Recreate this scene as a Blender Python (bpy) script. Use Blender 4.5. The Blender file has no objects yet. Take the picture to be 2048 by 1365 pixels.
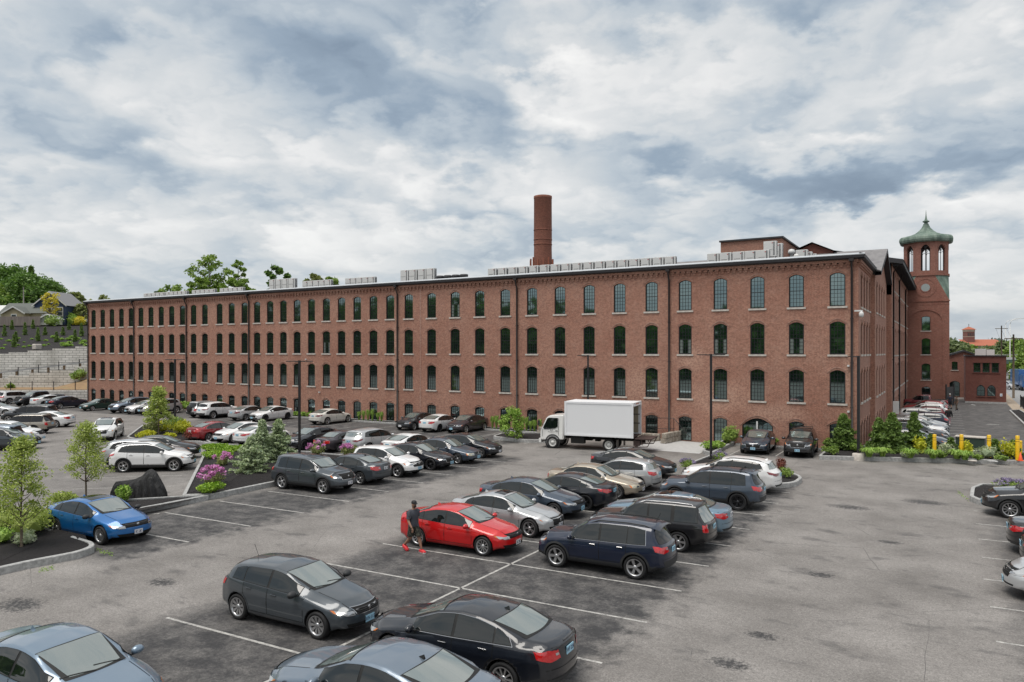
import bpy, bmesh, math, random
from mathutils import Vector, Matrix
from mathutils.bvhtree import BVHTree
R = math.radians
random.seed(7)
S = bpy.context.scene
# ---------------------------------------------------------------- camera
cam = bpy.data.cameras.new('camera'); camo = bpy.data.objects.new('camera', cam)
S.collection.objects.link(camo); S.camera = camo
CH = 6.8; YAW = R(30.67)
camo.location = (0, 0, CH); camo.rotation_euler = (R(90), 0, YAW)
cam.sensor_width = 36; cam.lens = 1465 / 2048 * 36; cam.shift_y = 20 / 2048
cam.clip_start = 0.3; cam.clip_end = 6000
# ---------------------------------------------------------------- exposure
S.view_settings.view_transform = 'Standard'; S.view_settings.look = 'None'
S.view_settings.exposure = 0.9; S.view_settings.gamma = 1
S.render.engine = 'CYCLES'
S.cycles.max_bounces = 5; S.cycles.diffuse_bounces = 2; S.cycles.glossy_bounces = 3
S.cycles.transmission_bounces = 2; S.cycles.transparent_max_bounces = 6
S.cycles.caustics_reflective = False; S.cycles.caustics_refractive = False
SUN_EL, SUN_AZ = 70, 200      # azimuth of the sun, clockwise from +Y
# ---------------------------------------------------------------- sky
W = bpy.data.worlds.new('World'); S.world = W; W.use_nodes = True
nt = W.node_tree; nt.nodes.clear()
def N(nt, t, **k):
    n = nt.nodes.new(t)
    for a, v in k.items():
        if a in n.inputs: n.inputs[a].default_value = v
        else: setattr(n, a, v)
    return n
def mth(nt, op, a, b=None, c=None, clamp=False):
    n = nt.nodes.new('ShaderNodeMath'); n.operation = op; n.use_clamp = clamp
    for i, v in enumerate((a, b, c)):
        if v is None: continue
        if hasattr(v, 'is_output'): nt.links.new(v, n.inputs[i])
        else: n.inputs[i].default_value = v
    return n.outputs[0]
def ramp(nt, fac, stops, interp='LINEAR'):
    n = nt.nodes.new('ShaderNodeValToRGB'); n.color_ramp.interpolation = interp
    e = n.color_ramp.elements
    while len(e) < len(stops): e.new(0.5)
    for i, (p, c) in enumerate(stops):
        e[i].position = p; e[i].color = (*c, 1) if len(c) == 3 else c
    nt.links.new(fac, n.inputs[0]); return n.outputs[0]
def mixc(nt, fac, a, b, mode='MIX'):
    n = nt.nodes.new('ShaderNodeMix'); n.data_type = 'RGBA'; n.blend_type = mode
    for s, v in ((0, fac), (6, a), (7, b)):
        if hasattr(v, 'is_output'): nt.links.new(v, n.inputs[s])
        elif s == 0: n.inputs[0].default_value = v
        else: n.inputs[s].default_value = (*v, 1)
    return n.outputs[2]
def noise(nt, vec, scale, detail=4, rough=.55, dist=0.0, dim='3D'):
    n = nt.nodes.new('ShaderNodeTexNoise'); n.noise_dimensions = dim
    n.inputs['Scale'].default_value = scale; n.inputs['Detail'].default_value = detail
    n.inputs['Roughness'].default_value = rough; n.inputs['Distortion'].default_value = dist
    if vec is not None: nt.links.new(vec, n.inputs['Vector'])
    return n.outputs[0]
def mapping(nt, vec, loc=(0,0,0), rot=(0,0,0), sc=(1,1,1)):
    n = nt.nodes.new('ShaderNodeMapping')
    n.inputs['Location'].default_value = loc; n.inputs['Rotation'].default_value = rot; n.inputs['Scale'].default_value = sc
    nt.links.new(vec, n.inputs['Vector']); return n.outputs[0]
tc = N(nt, 'ShaderNodeTexCoord')
sep = N(nt, 'ShaderNodeSeparateXYZ'); nt.links.new(tc.outputs['Generated'], sep.inputs[0])
zz = mth(nt, 'ADD', mth(nt, 'MAXIMUM', sep.outputs[2], 0.0), 0.28)
# cloud deck: the direction is carried up to a flat layer, so the clouds get smaller and flatter towards the horizon
cx = mth(nt, 'DIVIDE', sep.outputs[0], zz); cy = mth(nt, 'DIVIDE', sep.outputs[1], zz)
cmb = N(nt, 'ShaderNodeCombineXYZ'); nt.links.new(cx, cmb.inputs[0]); nt.links.new(cy, cmb.inputs[1])
deck = mapping(nt, cmb.outputs[0], loc=(0.35, 1.9, 0), rot=(0, 0, R(-20)), sc=(1, 1, 1))
big = noise(nt, deck, 1.0, 2, .5, .1)
mid = noise(nt, deck, 2.4, 7, .5, .1)
fine = noise(nt, deck, 8.5, 6, .55, .1)
wx = mth(nt, 'ADD', cx, mth(nt, 'MULTIPLY', mth(nt, 'SUBTRACT', mid, .5), .8)); wy = mth(nt, 'ADD', cy, mth(nt, 'MULTIPLY', mth(nt, 'SUBTRACT', fine, .5), .5))
vn = N(nt, 'ShaderNodeTexVoronoi', feature='F1'); vn.inputs['Scale'].default_value = 3.4; vn.inputs['Detail'].default_value = 2; vn.inputs['Roughness'].default_value = .55; vn.normalize = True
wv = N(nt, 'ShaderNodeCombineXYZ'); nt.links.new(wx, wv.inputs[0]); nt.links.new(wy, wv.inputs[1]); nt.links.new(wv.outputs[0], vn.inputs['Vector'])
puff = mth(nt, 'SUBTRACT', 1.0, vn.outputs['Distance'])
def patch_of_cloud(x0, y0, ang, ln, wd):
    "soft patch of thicker or thinner cloud in the layer, torn by the noise"
    c, s = math.cos(R(ang)), math.sin(R(ang)); dx = mth(nt, 'SUBTRACT', wx, x0); dy = mth(nt, 'SUBTRACT', wy, y0)
    a = mth(nt, 'DIVIDE', mth(nt, 'ADD', mth(nt, 'MULTIPLY', dx, c), mth(nt, 'MULTIPLY', dy, s)), ln)
    b = mth(nt, 'DIVIDE', mth(nt, 'ADD', mth(nt, 'MULTIPLY', dx, -s), mth(nt, 'MULTIPLY', dy, c)), wd)
    return mth(nt, 'POWER', 2.718, mth(nt, 'MULTIPLY', mth(nt, 'ADD', mth(nt, 'MULTIPLY', a, a), mth(nt, 'MULTIPLY', b, b)), -1))
v = mth(nt, 'ADD', mth(nt, 'MULTIPLY', big, .34), mth(nt, 'MULTIPLY', mid, .34))
v = mth(nt, 'ADD', v, mth(nt, 'MULTIPLY', fine, .14))
v = mth(nt, 'ADD', v, mth(nt, 'MULTIPLY', puff, .42))
v = mth(nt, 'ADD', v, -.137)
for x0, y0, an, ln, wd, st in ((-1.10, 1.02, 100, .22, .14, .07), (-.98, 1.32, 76, .40, .14, .11), (-1.2, 1.66, 50, .34, .10, .10), (-.68, 1.11, 53, .24, .12, .12), (-.5, 1.83, 40, .32, .08, .09), (-.07, 2.0, -9, .34, .12, .13), (-.16, 1.68, 16, .36, .06, .05), (-1.64, .86, 98, .24, .1, .07), (-2.15, 1.36, 76, .42, .1, .05), (-1.44, .69, 151, .2, .12, .05),
                               (-1.2, 1.47, 58, .2, .05, -.07), (-.38, 1.43, 19, .3, .12, -.06), (-1.25, .76, 69, .14, .08, -.05), (-.74, 1.48, 41, .2, .06, -.06), (-1.45, 1.16, 31, .27, .07, -.05), (-.03, 2.18, 5, .28, .06, -.05)):
    v = mth(nt, 'SUBTRACT', v, mth(nt, 'MULTIPLY', patch_of_cloud(x0, y0, an, ln, wd), st))
cl = ramp(nt, v, [(.27, (.105, .14, .185)), (.42, (.185, .23, .28)), (.50, (.295, .33, .36)), (.56, (.39, .405, .412)), (.62, (.475, .475, .47)), (.70, (.56, .555, .54))])
# pale haze near the horizon
hz = mth(nt, 'POWER', mth(nt, 'SUBTRACT', 1.0, mth(nt, 'MULTIPLY', mth(nt, 'MAXIMUM', sep.outputs[2], 0), 3.6), clamp=True), 2.2)
cl = mixc(nt, mth(nt, 'MULTIPLY', hz, .62), cl, (.36, .375, .39))
sky = N(nt, 'ShaderNodeTexSky', sky_type='NISHITA'); sky.sun_disc = False
sky.sun_elevation = R(SUN_EL); sky.sun_rotation = R(SUN_AZ); sky.air_density = 1; sky.dust_density = 1.5
scl = N(nt, 'ShaderNodeVectorMath', operation='SCALE'); nt.links.new(sky.outputs[0], scl.inputs[0]); scl.inputs['Scale'].default_value = 0.09
full = mixc(nt, .93, scl.outputs[0], cl)
bg = N(nt, 'ShaderNodeBackground'); nt.links.new(full, bg.inputs[0]); bg.inputs[1].default_value = 0.94
nt.links.new(bg.outputs[0], N(nt, 'ShaderNodeOutputWorld').inputs[0])
W.cycles.sampling_method = 'MANUAL'; W.cycles.sample_map_resolution = 512
# ---------------------------------------------------------------- sun behind thin cloud
sl = bpy.data.lights.new('sun', 'SUN'); sl.energy = 1.5; sl.angle = R(40); sl.color = (1, .95, .88)
so = bpy.data.objects.new('sun', sl); S.collection.objects.link(so); so.location = (0, 0, 60)
az = R(SUN_AZ); el = R(SUN_EL)
sd = Vector((math.sin(az) * math.cos(el), math.cos(az) * math.cos(el), math.sin(el)))
so.rotation_euler = sd.to_track_quat('Z', 'Y').to_euler()

# ================================================================ helpers
CA, SA = math.cos(YAW), math.sin(YAW)
def ray(px):
    l = (px - 1024) / 1465; return (-SA + CA * l, CA + SA * l)
def at(px, py, z=0.0):
    "place on a level surface (height z) seen at a place of the photograph"
    d = 1465 * (CH - z) / (py - 702.5); r = ray(px); return Vector((r[0] * d, r[1] * d, z))
def hp(px, d, z=0.0):
    "place at depth d straight out from the viewpoint axis"
    r = ray(px); return Vector((r[0] * d, r[1] * d, z))
def zy(py, d): return CH - (py - 702.5) * d / 1465
def tag(o, label=None, cat=None, group=None, kind=None):
    if label: o['label'] = label
    if cat: o['category'] = cat
    if group: o['group'] = group
    if kind: o['kind'] = kind
    return o
def link(o, parent=None):
    S.collection.objects.link(o)
    if parent: o.parent = parent
    return o
def empty(name, loc, rz=0, **k):
    o = bpy.data.objects.new(name, None); o.empty_display_size = .3
    o.location = loc; o.rotation_euler = (0, 0, rz); link(o); return tag(o, **k)
def mesh(name, bm, mats, parent=None, smooth=False, **k):
    me = bpy.data.meshes.new(name)
    bm.normal_update(); bm.to_mesh(me); bm.free()
    if not isinstance(mats, (list, tuple)): mats = [mats]
    for m in mats: me.materials.append(m)
    if smooth: me.polygons.foreach_set('use_smooth', [True] * len(me.polygons))
    o = bpy.data.objects.new(name, me); link(o, parent); return tag(o, **k)
def quad(bm, pts, mi=0):
    f = bm.faces.new([bm.verts.new(p) for p in pts]); f.material_index = mi; return f
def box(bm, c, s, rz=0, mi=0, M=None, taper=1.0, rot=None):
    "box with centre c and size s"
    vs = []
    m = Matrix.Rotation(rz, 3, 'Z') if rot is None else rot
    for dz in (-.5, .5):
        t = taper if dz > 0 else 1
        for dx, dy in ((-.5, -.5), (.5, -.5), (.5, .5), (-.5, .5)):
            p = m @ Vector((dx * s[0] * t, dy * s[1] * t, dz * s[2])) + Vector(c)
            vs.append(bm.verts.new(M @ p if M else p))
    for q in ((3, 2, 1, 0), (4, 5, 6, 7), (0, 1, 5, 4), (1, 2, 6, 5), (2, 3, 7, 6), (3, 0, 4, 7)):
        bm.faces.new([vs[i] for i in q]).material_index = mi
def tube(bm, pts, rad, n=8, mi=0, cap=True):
    pts = [Vector(p) for p in pts]; rings = []
    if not hasattr(rad, '__len__'): rad = [rad] * len(pts)
    for i, p in enumerate(pts):
        t = (pts[min(i + 1, len(pts) - 1)] - pts[max(i - 1, 0)]).normalized()
        a = t.cross(Vector((0, 0, 1)))
        if a.length < .05: a = t.cross(Vector((1, 0, 0)))
        a.normalize(); b = t.cross(a)
        rings.append([bm.verts.new(p + (a * math.cos(2 * math.pi * k / n) + b * math.sin(2 * math.pi * k / n)) * rad[i]) for k in range(n)])
    for r0, r1 in zip(rings, rings[1:]):
        for k in range(n):
            f = bm.faces.new((r0[k], r0[(k + 1) % n], r1[(k + 1) % n], r1[k])); f.material_index = mi; f.smooth = True
    if cap:
        bm.faces.new(rings[0]).material_index = mi; bm.faces.new(rings[-1][::-1]).material_index = mi
def lathe(bm, prof, n=16, c=(0, 0, 0), mi=0, axis='Z', cap=False):
    rings = []
    for r, z in prof:
        ring = []
        for k in range(n):
            a = 2 * math.pi * k / n
            p = (r * math.cos(a), r * math.sin(a), z) if axis == 'Z' else (r * math.cos(a), z, r * math.sin(a))
            ring.append(bm.verts.new(Vector(p) + Vector(c)))
        rings.append(ring)
    for r0, r1 in zip(rings, rings[1:]):
        for k in range(n):
            f = bm.faces.new((r0[k], r0[(k + 1) % n], r1[(k + 1) % n], r1[k])); f.material_index = mi; f.smooth = True
    if cap:
        bm.faces.new(rings[0]); bm.faces.new(rings[-1][::-1])
def prism(bm, poly, z0, z1, mi=0, mtop=None):
    "closed prism over a plan polygon"
    if sum(a[0] * b[1] - b[0] * a[1] for a, b in zip(poly, poly[1:] + poly[:1])) < 0: poly = poly[::-1]
    f = (lambda p, z: z(p) if callable(z) else z)
    lo = [bm.verts.new((p[0], p[1], f(p, z0))) for p in poly]; hi = [bm.verts.new((p[0], p[1], f(p, z1))) for p in poly]
    bm.faces.new(lo[::-1]).material_index = mi; bm.faces.new(hi).material_index = mi if mtop is None else mtop
    n = len(poly)
    for i in range(n): bm.faces.new((lo[i], lo[(i + 1) % n], hi[(i + 1) % n], hi[i])).material_index = mi
def dup(o, parent=None, name=None):
    c = o.copy(); S.collection.objects.link(c)
    if parent: c.parent = parent
    return c
def dup_tree(o, parent=None):
    c = dup(o, parent)
    for ch in o.children: dup_tree(ch, c)
    return c

# ================================================================ materials
MT = {}
def mat(name, base=(.5, .5, .5), rough=.5, metal=0.0, coat=0.0, ior=1.5, spec=.5, emit=None, es=1.0):
    m = bpy.data.materials.new(name); m.use_nodes = True
    b = m.node_tree.nodes['Principled BSDF']
    b.inputs['Base Color'].default_value = (*base, 1); b.inputs['Roughness'].default_value = rough
    b.inputs['Metallic'].default_value = metal; b.inputs['Coat Weight'].default_value = coat
    b.inputs['Coat Roughness'].default_value = .03; b.inputs['IOR'].default_value = ior
    b.inputs['Specular IOR Level'].default_value = spec
    if emit: b.inputs['Emission Color'].default_value = (*emit, 1); b.inputs['Emission Strength'].default_value = es
    MT[name] = m; return m
def nmat(name, fn, rough=.8, **k):
    "material whose base colour (and bump height) comes from nodes: fn(nt, object coords) -> colour[, height, strength, distance]"
    m = mat(name, rough=rough, **k); nt = m.node_tree; b = nt.nodes['Principled BSDF']
    tc = nt.nodes.new('ShaderNodeTexCoord'); out = fn(nt, tc.outputs['Object'])
    if not isinstance(out, tuple): out = (out,)
    nt.links.new(out[0], b.inputs['Base Color'])
    if len(out) > 1:
        bp = nt.nodes.new('ShaderNodeBump'); bp.inputs['Strength'].default_value = out[2]; bp.inputs['Distance'].default_value = out[3]
        nt.links.new(out[1], bp.inputs['Height']); nt.links.new(bp.outputs[0], b.inputs['Normal'])
    return m
def xyz(nt, v):
    s = nt.nodes.new('ShaderNodeSeparateXYZ'); nt.links.new(v, s.inputs[0]); return s.outputs
def vec(nt, a, b, c=0.0):
    s = nt.nodes.new('ShaderNodeCombineXYZ')
    for i, q in enumerate((a, b, c)):
        if hasattr(q, 'is_output'): nt.links.new(q, s.inputs[i])
        else: s.inputs[i].default_value = q
    return s.outputs[0]
def brick_fn(c1, c2, mo, bw=.21, bh=.075, patch=(.50, .32, .25), pa=.35, repair=False):
    def fn(nt, v):
        x, y, z = xyz(nt, v)
        uv = vec(nt, mth(nt, 'ADD', x, y), z)
        n = nt.nodes.new('ShaderNodeTexBrick'); nt.links.new(uv, n.inputs['Vector'])
        n.inputs['Scale'].default_value = 1; n.inputs['Brick Width'].default_value = bw; n.inputs['Row Height'].default_value = bh
        n.inputs['Mortar Size'].default_value = .007; n.inputs['Bias'].default_value = -.1
        n.inputs['Color1'].default_value = (*c1, 1); n.inputs['Color2'].default_value = (*c2, 1); n.inputs['Mortar'].default_value = (*mo, 1)
        c = n.outputs[0]
        big = noise(nt, v, .22, 5, .6); sm = noise(nt, v, 1.6, 6, .7); tiny = noise(nt, v, 9, 3, .7)
        c = mixc(nt, ramp(nt, big, [(.35, (0, 0, 0)), (.7, (1, 1, 1))]), c, mixc(nt, .75, c, (.75, .62, .58), 'MULTIPLY'))
        c = mixc(nt, mth(nt, 'MULTIPLY', ramp(nt, sm, [(.50, (0, 0, 0)), (.72, (1, 1, 1))]), pa), c, patch)
        c = mixc(nt, mth(nt, 'MULTIPLY', ramp(nt, tiny, [(.35, (1, 1, 1)), (.6, (0, 0, 0))]), .45), c, (.09, .045, .035))
        if repair:   # pale repointed courses over the lower right bays
            m = None
            for px_, pz, rx, rz in ((-20.5, 4.2, 2.6, 2.2), (-14.5, 3.4, 3.4, 1.6), (-16.5, 6.2, 1.4, 1.6), (-10.5, 2.4, 3, .9), (-45, 6, .7, 7), (-60, 8, .8, 3), (-5.7, 6, .5, 6)):
                dx = mth(nt, 'DIVIDE', mth(nt, 'SUBTRACT', x, px_), rx); dz = mth(nt, 'DIVIDE', mth(nt, 'SUBTRACT', z, pz), rz)
                q = mth(nt, 'SUBTRACT', 1.5, mth(nt, 'ADD', mth(nt, 'ADD', mth(nt, 'MULTIPLY', dx, dx), mth(nt, 'MULTIPLY', dz, dz)), mth(nt, 'MULTIPLY', sm, 1.6)), clamp=True)
                m = q if m is None else mth(nt, 'MAXIMUM', m, q)
            c = mixc(nt, mth(nt, 'MULTIPLY', m, mth(nt, 'MULTIPLY', ramp(nt, tiny, [(.4, (.2, .2, .2)), (.6, (1, 1, 1))]), .8)), c, (.58, .38, .29))
        return c, n.outputs[1], -.4, .012
    return fn
nmat('brick', brick_fn((.455, .215, .15), (.325, .142, .10), (.56, .42, .33), repair=True), rough=.9)
nmat('brick_trim', brick_fn((.48, .27, .21), (.38, .20, .15), (.55, .44, .37)), rough=.9)
nmat('brick_dark', brick_fn((.20, .065, .05), (.15, .048, .038), (.18, .10, .08), pa=.1), rough=.9)
nmat('brick_tower', brick_fn((.33, .135, .098), (.24, .092, .068), (.38, .25, .20), pa=.2), rough=.9)
nmat('brick_chimney', brick_fn((.30, .115, .08), (.21, .075, .052), (.30, .17, .12), patch=(.42, .17, .10), pa=.3), rough=.9)
nmat('granite', lambda nt, v: (ramp(nt, noise(nt, v, 7, 8, .7), [(.3, (.22, .22, .215)), (.5, (.36, .36, .355)), (.68, (.50, .50, .49))]), noise(nt, v, 30, 4), .4, .01))
nmat('sill_stone', lambda nt, v: ramp(nt, noise(nt, v, 5, 5), [(.3, (.44, .40, .36)), (.7, (.62, .58, .53))]))
nmat('mulch', lambda nt, v: (ramp(nt, noise(nt, v, 22, 8, .8), [(.35, (.006, .005, .006)), (.6, (.028, .024, .024)), (.8, (.07, .055, .05))]), noise(nt, v, 30, 6, .8), 1.0, .06), rough=1)
nmat('copper', lambda nt, v: ramp(nt, noise(nt, mapping(nt, v, sc=(1, 1, .25)), 1.6, 6, .65), [(.32, (.06, .085, .07)), (.48, (.115, .17, .138)), (.62, (.21, .27, .225)), (.75, (.17, .15, .12))]), rough=.7)
nmat('slate', lambda nt, v: ramp(nt, noise(nt, v, 2.0, 8, .7), [(.3, (.15, .145, .15)), (.7, (.26, .25, .25))]), rough=.8)
mat('roof_dark', (.03, .03, .034), .6); mat('flashing', (.62, .64, .66), .35, .3)
mat('black_metal', (.018, .018, .02), .45); mat('spout', (.022, .017, .017), .45)
mat('frame_black', (.012, .012, .013), .5)
mat('mill_glass', (.008, .016, .014), .03, ior=3.3, spec=.5); MT['mill_glass'].node_tree.nodes['Principled BSDF'].inputs['Specular Tint'].default_value = (.72, .92, .93, 1)
mat('mill_glass_curtain', (.20, .23, .22), .06, ior=2.2)
mat('white_metal', (.66, .66, .65), .45); mat('vent_dark', (.06, .06, .065), .6); mat('logo_red', (.45, .02, .03), .5)
mat('concrete_white', (.60, .60, .58), .8)
def block_fn(nt, v):
    x, y, z = xyz(nt, v)
    n = nt.nodes.new('ShaderNodeTexBrick'); nt.links.new(vec(nt, x, z), n.inputs['Vector'])
    n.inputs['Scale'].default_value = 1; n.inputs['Brick Width'].default_value = 1.1; n.inputs['Row Height'].default_value = .36
    n.inputs['Mortar Size'].default_value = .03; n.inputs['Mortar Smooth'].default_value = .3
    n.inputs['Color1'].default_value = (.72, .70, .66, 1); n.inputs['Color2'].default_value = (.60, .585, .55, 1); n.inputs['Mortar'].default_value = (.13, .12, .105, 1)
    c = n.outputs[0]
    st = noise(nt, mapping(nt, v, sc=(1, 1, .3)), .8, 6, .7)
    c = mixc(nt, mth(nt, 'MULTIPLY', ramp(nt, st, [(.45, (0, 0, 0)), (.75, (1, 1, 1))]), .6), c, (.25, .24, .21))
    return c, n.outputs[1], -.8, .06
nmat('block_wall', block_fn, rough=.95)
nmat('dirt', lambda nt, v: ramp(nt, noise(nt, v, .8, 8, .7), [(.3, (.20, .13, .075)), (.55, (.30, .20, .11)), (.75, (.16, .17, .07))]), rough=1)
nmat('grass_ground', lambda nt, v: ramp(nt, noise(nt, v, .6, 8, .7), [(.3, (.045, .07, .02)), (.7, (.11, .14, .045))]), rough=1)
nmat('bark', lambda nt, v: ramp(nt, noise(nt, v, 9, 5), [(.3, (.075, .055, .04)), (.7, (.17, .135, .10))]), rough=1)
def leaf_mat(name, a, b, trans=.25):
    m = mat(name, a, .55); nt = m.node_tree; bs = nt.nodes['Principled BSDF']
    g = nt.nodes.new('ShaderNodeNewGeometry')
    c = mixc(nt, g.outputs['Random Per Island'], a, b); nt.links.new(c, bs.inputs['Base Color'])
    tr = nt.nodes.new('ShaderNodeBsdfTranslucent'); nt.links.new(mixc(nt, .35, c, (.5, .7, .1), 'OVERLAY'), tr.inputs[0])
    mx = nt.nodes.new('ShaderNodeMixShader'); mx.inputs[0].default_value = trans
    nt.links.new(bs.outputs[0], mx.inputs[1]); nt.links.new(tr.outputs[0], mx.inputs[2])
    nt.links.new(mx.outputs[0], nt.nodes['Material Output'].inputs[0]); return m
leaf_mat('leaf_mid', (.12, .20, .035), (.32, .44, .09)); leaf_mat('leaf_young', (.20, .28, .05), (.55, .62, .16))
leaf_mat('leaf_deep', (.06, .13, .025), (.18, .30, .06)); leaf_mat('leaf_olive', (.14, .17, .05), (.33, .36, .13))
leaf_mat('leaf_lime', (.38, .42, .02), (.70, .66, .05)); leaf_mat('leaf_yellow', (.50, .42, .03), (.75, .62, .07))
leaf_mat('leaf_spruce', (.25, .33, .20), (.60, .68, .42)); leaf_mat('leaf_conifer', (.09, .16, .035), (.25, .36, .09))
leaf_mat('leaf_juniper', (.13, .26, .02), (.36, .52, .05)); leaf_mat('leaf_variegated', (.25, .32, .18), (.60, .64, .45))
leaf_mat('leaf_grassy', (.16, .30, .04), (.42, .58, .12)); leaf_mat('leaf_red', (.12, .03, .025), (.25, .08, .05))
leaf_mat('petal_pink', (.58, .17, .48), (.85, .45, .75)); leaf_mat('petal_lavender', (.25, .2, .38), (.5, .42, .6))
leaf_mat('leaf_far', (.10, .15, .06), (.24, .28, .12)); leaf_mat('leaf_haze', (.10, .13, .11), (.17, .21, .16))
# ================================================================ ground
DARK = [(-17.4, -6.1, -2, 39.6, 1.0), (-29.0, -22.6, 13.5, 40.5, 1.0), (1.1, 8.5, -6, 39, .8), (-64, -27, 45.2, 54.5, .95), (-50, -27.5, 34, 40.5, .75),
        (-130, -66, 45.5, 60, .8), (-12.6, -6.9, 48.5, 55, .9), (-45, -33.5, 17, 30, .25), (-3.6, 14, 56, 122, .85), (-64, -30, 41, 46, .45)]
def asphalt(nt, v):
    n1 = noise(nt, v, .35, 6, .62); n2 = noise(nt, v, 1.3, 7, .66, .1); n3 = noise(nt, mapping(nt, v, sc=(1, 1.7, 1)), .6, 6, .7, .2); gr = noise(nt, v, 24, 4, .85)
    x, y, z = xyz(nt, v)
    wob = mth(nt, 'MULTIPLY', mth(nt, 'SUBTRACT', n2, .5), 3.0)
    wob2 = mth(nt, 'MULTIPLY', mth(nt, 'SUBTRACT', n1, .5), 3.2)
    xx = mth(nt, 'ADD', x, wob); yy = mth(nt, 'ADD', y, wob2)
    tot = None
    for x0, x1, y0, y1, st in DARK:
        def side(c, e, sg): return mth(nt, 'MULTIPLY', mth(nt, 'SUBTRACT', c, e) if sg > 0 else mth(nt, 'SUBTRACT', e, c), 1.1, clamp=True)
        m = mth(nt, 'MULTIPLY', mth(nt, 'MULTIPLY', side(xx, x0, 1), side(xx, x1, -1)), mth(nt, 'MULTIPLY', side(yy, y0, 1), side(yy, y1, -1)))
        m = mth(nt, 'MULTIPLY', m, st); tot = m if tot is None else mth(nt, 'MAXIMUM', tot, m)
    # worn, lighter places show through the sealed stalls
    fr_ = noise(nt, v, 9, 5, .75)
    n2b = mth(nt, 'ADD', mth(nt, 'MULTIPLY', n2, .7), mth(nt, 'MULTIPLY', fr_, .3))
    worn = ramp(nt, n2b, [(.44, (1, 1, 1)), (.60, (.62, .62, .62))])
    dk = mth(nt, 'MULTIPLY', tot, worn, clamp=True)
    n3b = mth(nt, 'ADD', mth(nt, 'MULTIPLY', n3, .72), mth(nt, 'MULTIPLY', fr_, .28))
    spots = ramp(nt, n3b, [(.55, (0, 0, 0)), (.575, (.28, .28, .28)), (.65, (.65, .65, .65))])
    for px, py, r in ((1525, 1272, .42), (1458, 1328, .5), (1640, 1150, .5), (1780, 1085, .45), (1350, 970, .8), (325, 1165, .55), (40, 1210, .8), (1180, 985, .8), (980, 1010, .6), (1850, 1005, 1.0), (1700, 1015, .9)):
        p = at(px, py); dx = mth(nt, 'DIVIDE', mth(nt, 'SUBTRACT', x, p.x), r * 1.6); dy = mth(nt, 'DIVIDE', mth(nt, 'SUBTRACT', y, p.y), r)
        q = mth(nt, 'SUBTRACT', 1.35, mth(nt, 'ADD', mth(nt, 'ADD', mth(nt, 'MULTIPLY', dx, dx), mth(nt, 'MULTIPLY', dy, dy)), mth(nt, 'MULTIPLY', fr_, 1.9)), clamp=True)
        spots = mth(nt, 'MAXIMUM', spots, mth(nt, 'MULTIPLY', q, 2.6, clamp=True))
    dk = mth(nt, 'MAXIMUM', dk, spots)
    light = ramp(nt, n1, [(.3, (.15, .139, .13)), (.7, (.27, .253, .239))])
    light = mixc(nt, .35, light, ramp(nt, gr, [(.3, (.04, .04, .04)), (.7, (.85, .85, .85))]), 'OVERLAY')
    dark = mixc(nt, .4, ramp(nt, n2, [(.3, (.034, .033, .035)), (.7, (.070, .068, .069))]), ramp(nt, gr, [(.2, (.02, .02, .02)), (.85, (.75, .75, .75))]), 'OVERLAY')
    c = mixc(nt, dk, light, dark)
    c = mixc(nt, 1, c, ramp(nt, fr_, [(.3, (.74, .74, .74)), (.7, (1.26, 1.26, 1.26))]), 'MULTIPLY')
    c = mixc(nt, 1, c, ramp(nt, gr, [(.3, (.76, .76, .76)), (.7, (1.24, 1.24, 1.24))]), 'MULTIPLY')
    vo = nt.nodes.new('ShaderNodeTexVoronoi'); vo.feature = 'DISTANCE_TO_EDGE'; vo.inputs['Scale'].default_value = .16
    nt.links.new(mixc(nt, .12, v, noise2v(nt, v)), vo.inputs['Vector'])
    cr = mth(nt, 'MULTIPLY', mth(nt, 'LESS_THAN', vo.outputs['Distance'], .0007), ramp(nt, n1, [(.45, (0, 0, 0)), (.55, (.8, .8, .8))]))
    c = mixc(nt, cr, c, (.035, .034, .034))
    return c, gr, .25, .01
def noise2v(nt, v):
    n = nt.nodes.new('ShaderNodeTexNoise'); n.inputs['Scale'].default_value = .5; n.inputs['Detail'].default_value = 5
    nt.links.new(v, n.inputs['Vector']); return n.outputs[1]
nmat('asphalt', asphalt, rough=.85)
def paint_fn(nt, v):
    n = noise(nt, v, 6, 6, .8)
    return ramp(nt, n, [(.32, (.09, .088, .085)), (.46, (.33, .32, .305)), (.65, (.55, .54, .51))])
nmat('paint_worn', paint_fn, rough=.8)
nmat('paint_fresh', lambda nt, v: ramp(nt, noise(nt, v, 6, 6, .8), [(.25, (.30, .30, .29)), (.4, (.68, .68, .66))]), rough=.8)
nmat('paving', lambda nt, v: ramp(nt, noise(nt, v, 3, 6, .7), [(.3, (.40, .40, .40)), (.7, (.52, .52, .51))]), rough=.85)
nmat('sidewalk_tan', lambda nt, v: ramp(nt, noise(nt, v, 3, 6, .7), [(.3, (.30, .24, .18)), (.7, (.42, .35, .27))]), rough=.85)
bm = bmesh.new(); bmesh.ops.create_grid(bm, x_segments=4, y_segments=4, size=2500)
mesh('ground', bm, MT['asphalt'], kind='structure')
# road far right and its pavement
bm = bmesh.new(); quad(bm, [(p.x, p.y, .004) for p in (at(2012, 728), at(2500, 728), at(2500, 860), at(2060, 832), at(2013, 790))])
nmat('road', lambda nt, v: ramp(nt, noise(nt, v, 1, 6, .7), [(.3, (.24, .24, .24)), (.7, (.30, .30, .30))]), rough=.85)
mesh('road', bm, MT['road'], kind='structure')
bm = bmesh.new(); quad(bm, [(p.x, p.y, .008) for p in (at(2005, 778), at(2016, 790), at(2060, 830), at(2200, 850), at(2200, 880), at(2044, 840), at(2011, 805))])
mesh('pavement', bm, MT['sidewalk_tan'], kind='structure')
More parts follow.
